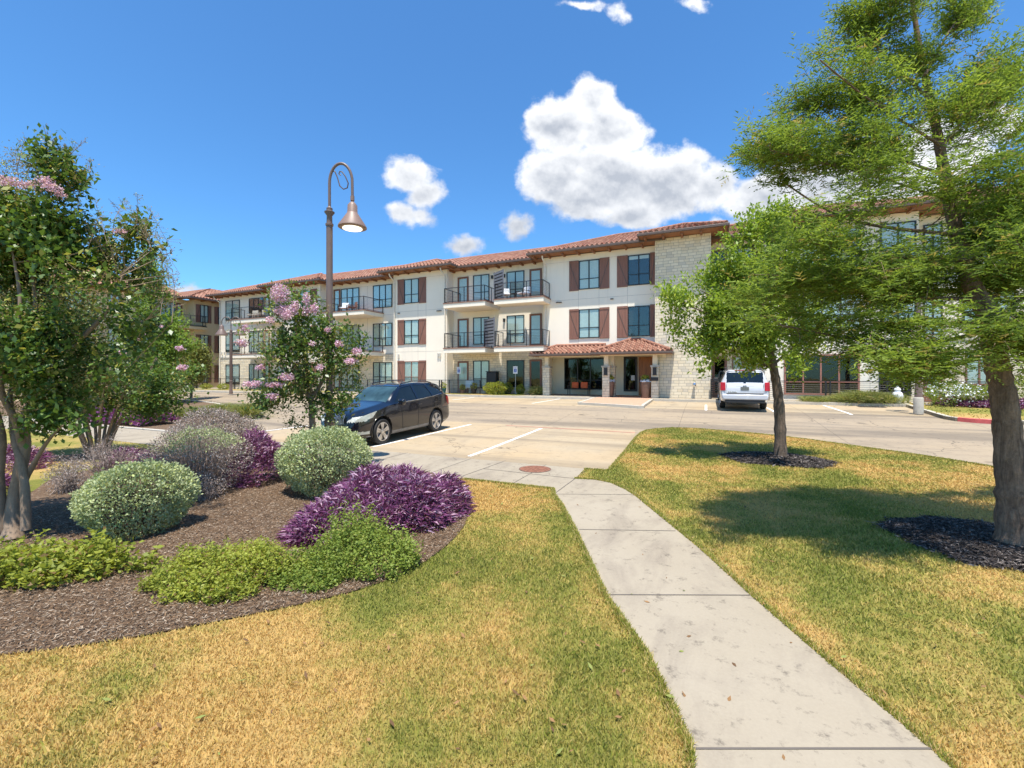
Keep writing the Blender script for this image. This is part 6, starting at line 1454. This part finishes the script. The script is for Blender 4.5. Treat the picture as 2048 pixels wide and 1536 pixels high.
def pot(u, Y, z, r, lb, mat, X=None, leaf=True):
    x, y = (fx(u, Y), Y) if X is None else (X, fyX(u, X)); o = empty('potted_plant', (x, y, z), lb, 'potted plant'); m = MB(); m.lathe((x, y, z), [(r * .7, 0), (r, r * 1.6), (r * 1.08, r * 1.6), (r * 1.08, r * 1.75), (r * .9, r * 1.75)], 14); m.build('pot', mat, o, 50)
    rng = np.random.default_rng(int(u)); n = 160; p = np.array((x, y, z + r * 2.6)) + rdir(n, rng) * [r, r, r * 1.1]; build_leaves('foliage', leaf_quads(p, nrm(rdir(n, rng) + [0, 0, .6]), rdir(n, rng), rng.uniform(.08, .16, n), rng.uniform(.02, .045, n)), M['lime'], o, rng.random(n))
cb = simple('cobalt_pot', (.02, .06, .45), .3)
pot(345, 0, D3[0] + .002, .22, 'left blue pot with a plant on the tan wing balcony', cb, X=TX + .3); pot(364, 0, D3[0] + .002, .22, 'right blue pot with a plant on the tan wing balcony', cb, X=TX + .3)
pot(887, 27.3, FLOOR, .2, 'teal pot by the fence left of the first parking sign', simple('teal_pot', (.03, .22, .24), .4)); pot(948, 27.3, FLOOR, .2, 'dark pot with a grassy plant beside the patio chair', M['rail']); pot(925, 27.2, FLOOR, .16, 'low terracotta bowl near the first parking sign', M['brown_trim'])
# black grill cover / screen beside the ground floor window
gx, gyy = fx(985, 27.9), 27.9
o = empty('covered_grill', (gx, gyy, FLOOR), 'tall black covered cabinet on the patio behind the leafy shrub', 'cabinet'); m = MB(); m.box(gx - .38, gyy - .25, FLOOR, gx + .38, gyy + .3, FLOOR + 1.55); m.build('cover', simple('black_cover', (.015, .014, .014), .55), o, bevel=.05)
m = MB(); m.box(gx - .41, gyy - .28, FLOOR + 1.551, gx + .41, gyy + .33, FLOOR + 1.6); m.build('top', M['rail'], o, bevel=.01)
# white urn
b = (fx(1795, 26.05), 26.05, Gz(26.05)); o = empty('urn', b, 'white lidded ceramic urn in front of the fence right of the grasses', 'urn'); m = MB(); m.lathe(b, [(.12, 0), (.14, .05), (.20, .22), (.22, .36), (.17, .50), (.11, .56), (.10, .60), (.13, .62), (.12, .66)], 18); m.build('body', M['white'], o, 50)
m = MB(); m.lathe((b[0], b[1], b[2] + .661), [(.13, 0), (.10, .05), (.04, .09), (.05, .12), (.03, .16)], 14); m.build('lid', M['white'], o, 50)
# black slatted gate beside the white vehicle
for (u0, u1, y, lb) in ((1422, 1431, 26.7, 'narrow black patio gate between the limestone tower and the white vehicle'),):
    x0, x1 = fx(u0, y), fx(u1, y) + .45; o = empty('patio_gate', (x0, y, FLOOR), lb, 'gate'); m = MB()
    for x in (x0, x1): m.box(x - .03, y - .03, FLOOR, x + .03, y + .03, FLOOR + 1.12)
    m.box(x0 + .03, y - .025, FLOOR + 1.05, x1 - .03, y + .025, FLOOR + 1.1); m.box(x0 + .03, y - .025, FLOOR + .08, x1 - .03, y + .025, FLOOR + .13); m.build('frame', M['rail'], o); m = MB()
    for i in range(7): zz = FLOOR + .2 + i * .12; m.box(x0 + .03, y - .012, zz, x1 - .03, y + .012, zz + .05)
    m.build('slats', M['rail'], o)

# ------------------------------------------------------------------ vehicles
def catmull(xs, ys, x):
    """monotone-ish smooth interpolation"""
    xs = np.array(xs, float); ys = np.array(ys, float); x = np.clip(x, xs[0], xs[-1]); i = np.clip(np.searchsorted(xs, x, side='right') - 1, 0, len(xs) - 2); h = xs[i + 1] - xs[i]; t = (x - xs[i]) / h
    dl = np.diff(ys) / np.diff(xs); m = np.empty(len(xs)); m[0] = dl[0]; m[-1] = dl[-1]
    for k in range(1, len(xs) - 1): m[k] = 0 if dl[k - 1] * dl[k] <= 0 else 2 * dl[k - 1] * dl[k] / (dl[k - 1] + dl[k])
    return (2 * t ** 3 - 3 * t ** 2 + 1) * ys[i] + (t ** 3 - 2 * t ** 2 + t) * h * m[i] + (-2 * t ** 3 + 3 * t ** 2) * ys[i + 1] + (t ** 3 - t ** 2) * h * m[i + 1]
NSIDE = [6, 4, 12, 10, 26, 6, 14]     # subdivisions of the section legs
def car_grid(sp, ns=240):
    L = sp['L']; e = np.linspace(0, 1, ns); s = L * (e + .0 - .06 * np.sin(2 * np.pi * e) / 1.0 * .9)
    top = catmull(*sp['top'], s); belt = catmull(*sp['belt'], s); w = catmull(*sp['w'], s); wr = catmull(*sp['wr'], s); zb = catmull(*sp['zb'], s)
    belt = np.minimum(belt, top - .03); leg = []
    waist = catmull(*sp.get('waist', ([0, L], [.62, .62])), s); waist = np.minimum(waist, belt - .04)
    edge = np.minimum(sp.get('edge', .07), (top - belt) * .45)
    K = [(0 * w, zb), (.86 * w, zb), (.965 * w, zb + .10), (w, waist), (.975 * w, belt), (wr * 1.0, top - edge), (wr * .86, top - edge * .25), (0 * w, top)]
    K = [np.stack([s, a, b], 1) for a, b in K]; cols = []; idx = [0]
    for j in range(7):
        n = NSIDE[j]
        for k in range(n): t = k / n; cols.append(K[j] * (1 - t) + K[j + 1] * t)
        idx.append(idx[-1] + n)
    cols.append(K[7]); G = np.stack(cols, 1)                      # (ns, m, 3)
    # round the section a little without moving the belt line
    for _ in range(3):
        H = G.copy(); H[:, 1:-1, 1:] = G[:, 1:-1, 1:] * .5 + .25 * (G[:, :-2, 1:] + G[:, 2:, 1:]); k = idx[4]; H[:, k] = G[:, k]; G = H
    # bulge of the side
    return G, idx, s
def build_car(name, sp, paint, label, cat, regions):
    G, idx, s = car_grid(sp); ns, m, _ = G.shape; R = G.copy(); R[:, :, 1] *= -1
    FF = {}
    def add(key, q): FF.setdefault(key, []).append(q)
    V = np.concatenate([G.reshape(-1, 3), R.reshape(-1, 3)]); off = ns * m
    for side in (0, 1):
        gi = G if side == 0 else R; o_ = off * side
        c = .25 * (gi[:-1, :-1] + gi[1:, :-1] + gi[1:, 1:] + gi[:-1, 1:])
        for i in range(ns - 1):
            for j in range(m - 1):
                k = regions(c[i, j, 0], abs(c[i, j, 1]), c[i, j, 2], j, idx)
                if k is None: continue
                q = (o_ + i * m + j, o_ + (i + 1) * m + j, o_ + (i + 1) * m + j + 1, o_ + i * m + j + 1)
                add(k if k in ('body', 'windshield', 'rear_window', 'grille', 'roof_panel') else (k, side), q if side else q[::-1])
    root = empty(name, (0, 0, 0), label, cat)
    body = None; out = {}
    for key in sorted(FF, key=lambda k: 0 if k == 'body' else 1):
        nm, side = key if isinstance(key, tuple) else (key, 0); F = np.array(FF[key]); us, inv = np.unique(F, return_inverse=True); Vl = V[us].copy()
        Vl = np.stack([sp['x0'] - Vl[:, 0], Vl[:, 1], Vl[:, 2]], 1)     # forward +x
        Fl = inv.reshape(F.shape); fl = []
        o = mesh_np(nm, Vl, Fl, M[paint] if nm == 'body' else M[sp['mats'][nm]], root)
        me = o.data; bm = bmesh.new(); bm.from_mesh(me); bmesh.ops.remove_doubles(bm, verts=bm.verts, dist=.0015); bmesh.ops.recalc_face_normals(bm, faces=bm.faces)
        if nm == 'body':
            bnd = [e for e in bm.edges if e.is_boundary]; lo = [e for e in bnd if all(abs(v.co.x - (sp['x0'] - sp['L'])) < .01 for v in e.verts)]; fr_ = [e for e in bnd if all(abs(v.co.x - sp['x0']) < .01 for v in e.verts)]
            for es in (lo, fr_):
                if es: bmesh.ops.holes_fill(bm, edges=es, sides=0)
        bm.normal_update()
        if nm != 'body':
            inn = [v for v in bm.verts]; 
            for v in inn: v.co -= v.normal * (.012 if nm in ('windshield', 'rear_window', 'side_window') else -.004) * (1 if v.normal.dot(v.co - Vector((0, 0, .9))) > 0 else -1)
        bm.to_mesh(me); bm.free(); me.polygons.foreach_set('use_smooth', np.ones(len(me.polygons), bool)); me.set_sharp_from_angle(angle=math.radians(40)); out[key] = o
    # inner dark shell closes the cabin and wheel houses
    inn = MB(); L = sp['L']; x0 = sp['x0']; inn.box(x0 - L + .25, -sp['wi'], sp['floor'], x0 - .35, sp['wi'], sp['deck']); inn.build('cabin_floor', M['interior'], root)
    # wheels
    for wx in sp['axles']:
        for sd in (-1, 1):
            wheel(root, (wx, sd * sp['track'], sp['wr_']), sp['wr_'], .24, sd, sp.get('rim', .73), sp.get('spokes', 5))
            m_ = MB(); R_ = sp['arch'] - .012; n = 20
            pts = [(wx + R_ * math.cos(t), sp['wr_'] + .03 + R_ * math.sin(t)) for t in [math.pi * (-.12 + 1.24 * k / n) for k in range(n + 1)]]; b = len(m_.v)
            for (x, z) in pts: m_.v += [(x, sd * (sp['track'] - .25), z), (x, sd * (sp['halfw'] - .03), z)]
            for k in range(n): m_.f.append((b + 2 * k, b + 2 * k + 1, b + 2 * k + 3, b + 2 * k + 2))
            m_.f.append(tuple(b + 2 * k for k in range(n + 1))); m_.build('wheel_house', M['rubber'], root)
            m_ = MB(); R2 = sp['arch'] + .004; y = sd * (sp['halfw'] - .022)
            m_.tube([(wx + R2 * math.cos(t), y - sd * .10 * abs(math.cos(t)) * .25, sp['wr_'] + .03 + R2 * math.sin(t)) for t in [math.pi * (-.10 + 1.20 * k / 24) for k in range(25)]], .018, 6); m_.build('arch_trim', M[paint], root, 60)
    return root, out
M['rubber'] = simple('tyre_rubber', (.022, .021, .020), .8, var=.2); M['alloy'] = simple('alloy_rim', (.62, .62, .63), .28, .9, var=.05); M['chrome'] = simple('chrome_trim', (.75, .75, .76), .15, 1.0)
M['black_paint'] = simple('blue_black_paint', (.004, .005, .010), .18, .0, var=.05, coat=1.0); M['white_pearl'] = simple('white_car_paint', (.60, .61, .63), .3, var=.02, coat=1.0)
M['car_glass'] = simple('car_glass', (.010, .016, .020), .04, spec=.5, var=.2, scale=2); M['wind_glass'] = simple('windscreen_glass', (.035, .07, .08), .05, spec=.5, var=.5, scale=2.2)
M['headlamp'] = simple('headlamp_lens', (.55, .55, .47), .15, var=.25, scale=9, coat=1.0); M['tail_red'] = simple('tail_lamp_red', (.42, .008, .008), .3, var=.25, scale=9, coat=.2); M['plastic'] = simple('dark_plastic', (.03, .03, .03), .6)
M['grey_trim'] = simple('grey_cladding', (.16, .155, .15), .45)
def wheel(root, c, r, w, sd, rim=.73, spokes=5):
    x, y, z = c
    def Mx(a, b, h): return (x + a, y + sd * h, z + b)
    m = MB(); m.lathe((0, 0, 0), [(r * rim * .98, -w / 2), (r * .93, -w / 2), (r * .99, -w / 2 + .03), (r, -w / 4), (r, w / 4), (r * .99, w / 2 - .03), (r * .93, w / 2), (r * rim, w / 2 - .005), (r * rim * .97, w / 2 - .05)], 32, M=Mx); o = m.build('wheel', M['rubber'], root, 40)
    m = MB(); m.lathe((0, 0, 0), [(r * rim, -.02), (r * rim, w / 2 - .004), (r * rim * .93, w / 2 - .004), (r * rim * .90, w / 2 - .05)], 32, M=Mx); k = r * rim
    for i in range(spokes):
        a = 2 * math.pi * i / spokes + .3; 
        for da in (-.075, .075):
            p = [(math.cos(a + da * .3) * .05, math.sin(a + da * .3) * .05), (math.cos(a + da * 2.0) * k * .94, math.sin(a + da * 2.0) * k * .94)]; d = Vector((p[1][0] - p[0][0], p[1][1] - p[0][1])).normalized(); n_ = Vector((-d.y, d.x)) * .030
            q = [(p[0][0] - n_.x, p[0][1] - n_.y), (p[1][0] - n_.x * 1.1, p[1][1] - n_.y * 1.1), (p[1][0] + n_.x * 1.1, p[1][1] + n_.y * 1.1), (p[0][0] + n_.x, p[0][1] + n_.y)]; b = len(m.v)
            for h in (w / 2 - .035, w / 2 - .012): m.v += [Mx(t[0], t[1], h) for t in q]
            m.f += [(b + 4, b + 5, b + 6, b + 7), (b, b + 3, b + 2, b + 1)] + [(b + e, b + (e + 1) % 4, b + 4 + (e + 1) % 4, b + 4 + e) for e in range(4)]
    m.lathe((0, 0, 0), [(.055, w / 2 - .05), (.055, w / 2 - .008), (.03, w / 2 - .002)], 14, M=Mx); m.build('rim', M['alloy'], o, 40)
    m = MB(); m.lathe((0, 0, 0), [(k * .9, w / 2 - .09), (k * .9, w / 2 - .085)], 24, M=Mx); m.build('brake_disc', M['plastic'], o)

# --- dark SUV parked nose to the sidewalk
SUV = dict(L=4.73, x0=2.28, axles=(2.28 - .93, 2.28 - .93 - 2.715), track=.795, wr_=.362, arch=.425, halfw=.92, wi=.70, floor=.25, deck=.95,
    top=([0, .03, .12, .35, .75, 1.10, 1.25, 1.66, 1.98, 2.4, 3.0, 3.5, 3.95, 4.22, 4.30, 4.50, 4.62, 4.73], [.55, .76, .92, 1.01, 1.08, 1.14, 1.18, 1.46, 1.61, 1.665, 1.68, 1.67, 1.63, 1.575, 1.50, 1.20, 1.02, .60]),
    belt=([0, .12, .4, .9, 1.3, 2.0, 2.8, 3.6, 4.1, 4.4, 4.6, 4.73], [.50, .80, .90, 1.00, 1.08, 1.11, 1.14, 1.19, 1.23, 1.16, .94, .50]),
    waist=([0, .3, 1, 3.8, 4.73], [.42, .60, .72, .76, .45]),
    w=([0, .05, .18, .45, .9, 1.6, 3.2, 4.0, 4.4, 4.62, 4.73], [.52, .66, .78, .875, .915, .92, .922, .91, .875, .80, .64]),
    wr=([0, .2, .8, 1.2, 1.5, 2.1, 3.0, 3.8, 4.2, 4.5, 4.73], [.42, .58, .70, .74, .74, .655, .63, .61, .60, .66, .50]),
    zb=([0, .25, .6, 4.2, 4.6, 4.73], [.26, .22, .20, .22, .30, .36]), edge=.075,
    mats=dict(windshield='wind_glass', rear_window='car_glass', side_window='car_glass', headlight='headlamp', sill='grey_trim', tail_light='tail_red', grille='grille', fog_light='headlamp', lower_bumper='plastic'))
def mk_grille():
    t = NT('slatted_grille'); sep = t.N.new('ShaderNodeSeparateXYZ'); t.L.new(t.pos, sep.inputs[0]); w = t.math('SINE', t.math('MULTIPLY', sep.outputs[1], 120.0)); t.color(t.mix(t.rng(w, .1, .5), (.015, .015, .015), (.55, .55, .56))); t.b.inputs['Metallic'].default_value = .8; t.rough(.3); return t.m
M['grille'] = mk_grille()
def tri_in(x, z, poly):
    r = False; n = len(poly)
    for i in range(n):
        x1, z1 = poly[i]; x2, z2 = poly[(i + 1) % n]
        if (z1 > z) != (z2 > z) and x < (x2 - x1) * (z - z1) / (z2 - z1) + x1: r = not r
    return r
def reg_suv(s, y, z, j, idx):
    for ax in (.93, 3.645):
        if (s - ax) ** 2 + (z - .392) ** 2 < .425 ** 2 and y > .60 and j < idx[4]: return None
    if idx[4] <= j < idx[5]:
        if tri_in(s, z, [(1.52, 1.14), (1.98, 1.52), (2.55, 1.59), (2.60, 1.15)]) or tri_in(s, z, [(2.68, 1.155), (2.66, 1.595), (3.32, 1.59), (3.46, 1.20)]) or tri_in(s, z, [(3.53, 1.21), (3.42, 1.585), (3.72, 1.565), (4.04, 1.46), (4.16, 1.30)]): return 'side_window'
    if j >= idx[5]:
        if 1.27 < s < 1.94 and y < .63 + (1.94 - s) * .12: return 'windshield'
        if 4.30 < s < 4.47 and y < .58: return 'rear_window'
    if tri_in(s, z, [(.02, .70), (.10, .83), (.72, .96), (.56, .80), (.30, .72)]) and y > .42 and j < idx[6]: return 'headlight'
    if s < .34 and y < .30 and .66 < z < .90: return 'grille'
    if s < .45 and y > .42 and .36 < z < .44 and s > .03: return 'fog_light'
    if z < .34 and 1.3 < s < 3.3 and y > .7: return 'sill'
    if tri_in(s, z, [(4.30, 1.12), (4.42, 1.16), (4.66, .86), (4.42, .86)]) and y > .55: return 'tail_light'
    return 'body'
car, parts = build_car('parked_suv', SUV, 'black_paint', 'dark blue black suv parked nose to the sidewalk behind the round bush', 'car', reg_suv)
def cbox(nm, x0, x1, y0, y1, z0, z1, mat, bev=.01, parent=None, sub=None):
    m = MB(); m.box(x0, y0, z0, x1, y1, z1); return m.build(nm, M[mat], parent, 60, bevel=bev)
for sd in (-1, 1):
    m = MB(); m.tube([(.66, sd * .955, 1.09), (.70, sd * 1.0, 1.11)], .03, 8); o = m.build('mirror', M['black_paint'], car, 60)
    m = MB(); m.box(.60, sd * 1.09 - .12, 1.06, .74, sd * 1.09 + .10, 1.24); m.build('mirror_housing', M['black_paint'], o, 60, bevel=.05)
    m = MB(); m.tube([(.20, sd * .60, 1.60), (.12, sd * .60, 1.67), (-.5, sd * .585, 1.715), (-1.2, sd * .57, 1.69), (-1.55, sd * .56, 1.62)], .018, 8); m.build('roof_rail', M['black_paint'], car, 60)
    for x in (-.42, -1.30): cbox('door_handle', x - .09, x + .09, sd * .925 - .02, sd * .925 + .02, .99, 1.015, 'black_paint', .008, car)
    m = MB()
    for (a, b) in (((.50, 1.04), (.42, .30)), ((-.36, 1.08), (-.36, .30)), ((-1.20, 1.12), (-1.10, .62))): m.tube([(a[0], sd * .912, a[1]), ((a[0] + b[0]) / 2, sd * .926, .7), (b[0], sd * .905, b[1])], .005, 4)
    m.build('door_gap', M['plastic'], car)
    m = MB(); m.tube([(.62, sd * .885, 1.115), (-.3, sd * .902, 1.145), (-1.2, sd * .896, 1.195), (-1.75, sd * .86, 1.25), (-1.62, sd * .74, 1.40)], .009, 6); m.build('window_trim', M['chrome'], car, 60)
cbox('licence_plate', 2.27, 2.285, -.16, .16, .42, .52, 'white', .002, car); cbox('wiper', .93, .96, -.55, .1, 1.15, 1.165, 'plastic', .003, car)
m = MB(); m.tube([(2.14, -.31, .90), (2.18, 0, .91), (2.14, .31, .90)], .014, 6); m.tube([(2.14, -.31, .90), (2.24, -.2, .70), (2.26, 0, .67), (2.24, .2, .70), (2.14, .31, .90)], .012, 6); m.build('grille_surround', M['chrome'], car, 60)
fw_ = P(766, 889, Lz); rw_ = P(873, 863, Lz); mid_ = ((fw_[0] + rw_[0]) / 2, (fw_[1] + rw_[1]) / 2); ang = math.atan2(fw_[1] - rw_[1], fw_[0] - rw_[0])
axc = SUV['x0'] - .93 - 2.715 / 2
slope_c = math.atan2(Lz(rw_[1]) - Lz(fw_[1]), math.hypot(fw_[0] - rw_[0], fw_[1] - rw_[1]))
lx_, ly_ = math.cos(ang), math.sin(ang); nx_, ny_ = -ly_, lx_     # left of the car
cx_ = mid_[0] - nx_ * .90 - lx_ * axc; cy_ = mid_[1] - ny_ * .90 - ly_ * axc
car.scale = (1, 1, 1.055); car.location = (cx_, cy_, (Lz(fw_[1]) + Lz(rw_[1])) / 2 + .006); car.rotation_euler = Matrix.Rotation(ang, 3, 'Z').__matmul__(Matrix.Rotation(slope_c, 3, 'Y')).to_euler()

# --- white SUV seen from behind
WSV = dict(L=5.69, x0=2.80, axles=(2.80 - 1.0, 2.80 - 1.0 - 3.30), track=.87, wr_=.40, arch=.47, halfw=1.015, wi=.80, floor=.34, deck=1.05,
    top=([0, .04, .2, .6, 1.2, 1.45, 1.60, 2.05, 2.35, 3.0, 4.0, 5.0, 5.35, 5.5, 5.60, 5.66, 5.69], [.60, .85, 1.05, 1.14, 1.18, 1.20, 1.26, 1.66, 1.78, 1.84, 1.85, 1.83, 1.80, 1.60, 1.25, 1.08, .98]),
    belt=([0, .2, .6, 1.5, 3, 5.2, 5.5, 5.62, 5.69], [.55, .95, 1.06, 1.14, 1.16, 1.19, 1.18, 1.10, .92]),
    waist=([0, .3, 1, 5.3, 5.69], [.5, .7, .8, .85, .72]),
    w=([0, .1, .4, 1.0, 2, 5.2, 5.5, 5.62, 5.69], [.75, .9, .98, 1.015, 1.02, 1.015, .99, .965, .93]),
    wr=([0, .3, 1.2, 1.6, 2.3, 4, 5.3, 5.5, 5.69], [.7, .8, .86, .86, .78, .765, .75, .79, .86]),
    zb=([0, .3, 5.3, 5.69], [.40, .32, .36, .46]), edge=.09, rim=.70, mats=dict(windshield='car_glass', rear_window='car_glass', side_window='car_glass', tail_light='tail_red', headlight='headlamp'))
def reg_w(s, y, z, j, idx):
    for ax in (1.0, 4.30):
        if (s - ax) ** 2 + (z - .43) ** 2 < .47 ** 2 and y > .66 and j < idx[4]: return None
    if idx[4] <= j < idx[5] and 2.0 < s < 5.30 and 1.20 < z < 1.68 and not any(abs(s - q) < .04 for q in (2.95, 3.95, 4.6)): return 'side_window'
    if j >= idx[5] and 1.62 < s < 2.2 and y < .72: return 'windshield'
    if j >= idx[5] and s > 5.0 and 1.24 < z < 1.70 and y < .74: return 'rear_window'
    if s < .5 and y > .6 and .85 < z < 1.0: return 'headlight'
    return 'body'
wc, wparts = build_car('parked_suv', WSV, 'white_pearl', 'white full size suv seen from behind, parked facing the building', 'car', reg_w)
xr = 2.80 - 5.69
for sd in (-1, 1):
    m = MB(); m.v += [(xr + .02, sd * .79, 1.27), (xr + .06, sd * .985, 1.27), (xr - .04, sd * .78, .90), (xr + .0, sd * .995, .90), (xr + .42, sd * 1.022, 1.22), (xr + .34, sd * 1.03, .92), (xr + .3, sd * .78, 1.24), (xr + .2, sd * .78, .92)]
    m.f += [(0, 1, 3, 2), (1, 4, 5, 3), (0, 6, 4, 1), (2, 3, 5, 7), (0, 2, 7, 6), (4, 6, 7, 5)]; m.build('tail_light', M['tail_red'], wc, 50, bevel=.015)
    m = MB(); m.box(.62, sd * 1.13 - .13, 1.14, .74, sd * 1.13 + .10, 1.36); m.build('mirror', M['plastic'], wc, 60, bevel=.04)
    m = MB(); m.tube([(.3, sd * .70, 1.80), (.2, sd * .70, 1.89), (-2.2, sd * .69, 1.89), (-2.35, sd * .69, 1.82)], .02, 8); m.build('roof_rail', M['plastic'], wc, 60)
m = MB(); m.box(xr - .06, -.92, .50, xr + .20, .92, .74); m.build('rear_bumper', M['white_pearl'], wc, 60, bevel=.05)
m = MB(); m.box(xr - .03, -.80, .36, xr + .2, .80, .499); m.build('bumper_valance', M['plastic'], wc, bevel=.02)
m = MB(); m.box(xr - .035, -.74, .742, xr + .03, .74, .80); m.build('tailgate_lip', M['plastic'] if False else M['grey_trim'], wc, bevel=.01)
m = MB(); m.box(xr + .25, -.40, 1.775, xr + .40, .40, 1.80); m.build('brake_light', M['tail_red'], wc, bevel=.008)
m = MB(); m.box(xr + .26, -.70, 1.74, xr + .55, .70, 1.77); m.build('spoiler', M['white_pearl'], wc, bevel=.012)
m = MB(); m.box(xr - .012, -.17, .92, xr + .05, .17, 1.07); pl = m.build('licence_plate', M['plate'] if 'plate' in M else simple('licence_plate_face', (.16, .17, .15), .5, var=.4, scale=40), wc, bevel=.004)
m = MB(); m.v += [(xr + .035, -.36, 1.10), (xr + .035, .36, 1.10), (xr + .0, .27, .88), (xr + .0, -.27, .88)]; m.f.append((0, 1, 2, 3)); m.v += [(xr + .10, -.36, 1.10), (xr + .10, .36, 1.10), (xr + .10, .27, .88), (xr + .10, -.27, .88)]; m.f += [(4, 5, 6, 7), (0, 1, 5, 4), (1, 2, 6, 5), (2, 3, 7, 6), (3, 0, 4, 7)]; m.build('plate_recess', simple('recess_white', (.45, .45, .46), .4), wc)
m = MB(); m.box(xr - .005, -.075, 1.105, xr + .05, .075, 1.135); m.build('badge', M['chrome'], wc, bevel=.004)
text('SUBURBAN', .07, (xr - .008 + .0, .50, .84), (math.radians(90), 0, -math.pi / 2), M['chrome'], wc, name='badge_lettering', ext=.012)
for (y0, y1) in ((-.75, -.742), (.742, .75)): m = MB(); m.box(xr + .0, y0, .78, xr + .06, y1, 1.2); m.build('tailgate_gap', M['plastic'], wc)
lw_ = P(1446, 815.5, Lz); rw2 = P(1529, 818.5, Lz); c2 = ((lw_[0] + rw2[0]) / 2, (lw_[1] + rw2[1]) / 2)
rt = math.hypot(rw2[0] - lw_[0], rw2[1] - lw_[1]); print('white suv rear track', rt, 'suv wheelbase', math.hypot(fw_[0] - rw_[0], fw_[1] - rw_[1]), math.degrees(ang))
hd = math.radians(90); rearax = -1.50
yy = c2[1] + 1.5 * 1.0
wc.scale = (1, .95, .98); wc.location = (1.52, c2[1] + 1.50, (Lz(c2[1]) + Lz(c2[1] + 3.3)) / 2 + .006); wc.rotation_euler = Matrix.Rotation(hd, 3, 'Z').__matmul__(Matrix.Rotation(-math.atan2(Lz(c2[1] + 3.3) - Lz(c2[1]), 3.3), 3, 'Y')).to_euler()
print('objects', len(bpy.data.objects))
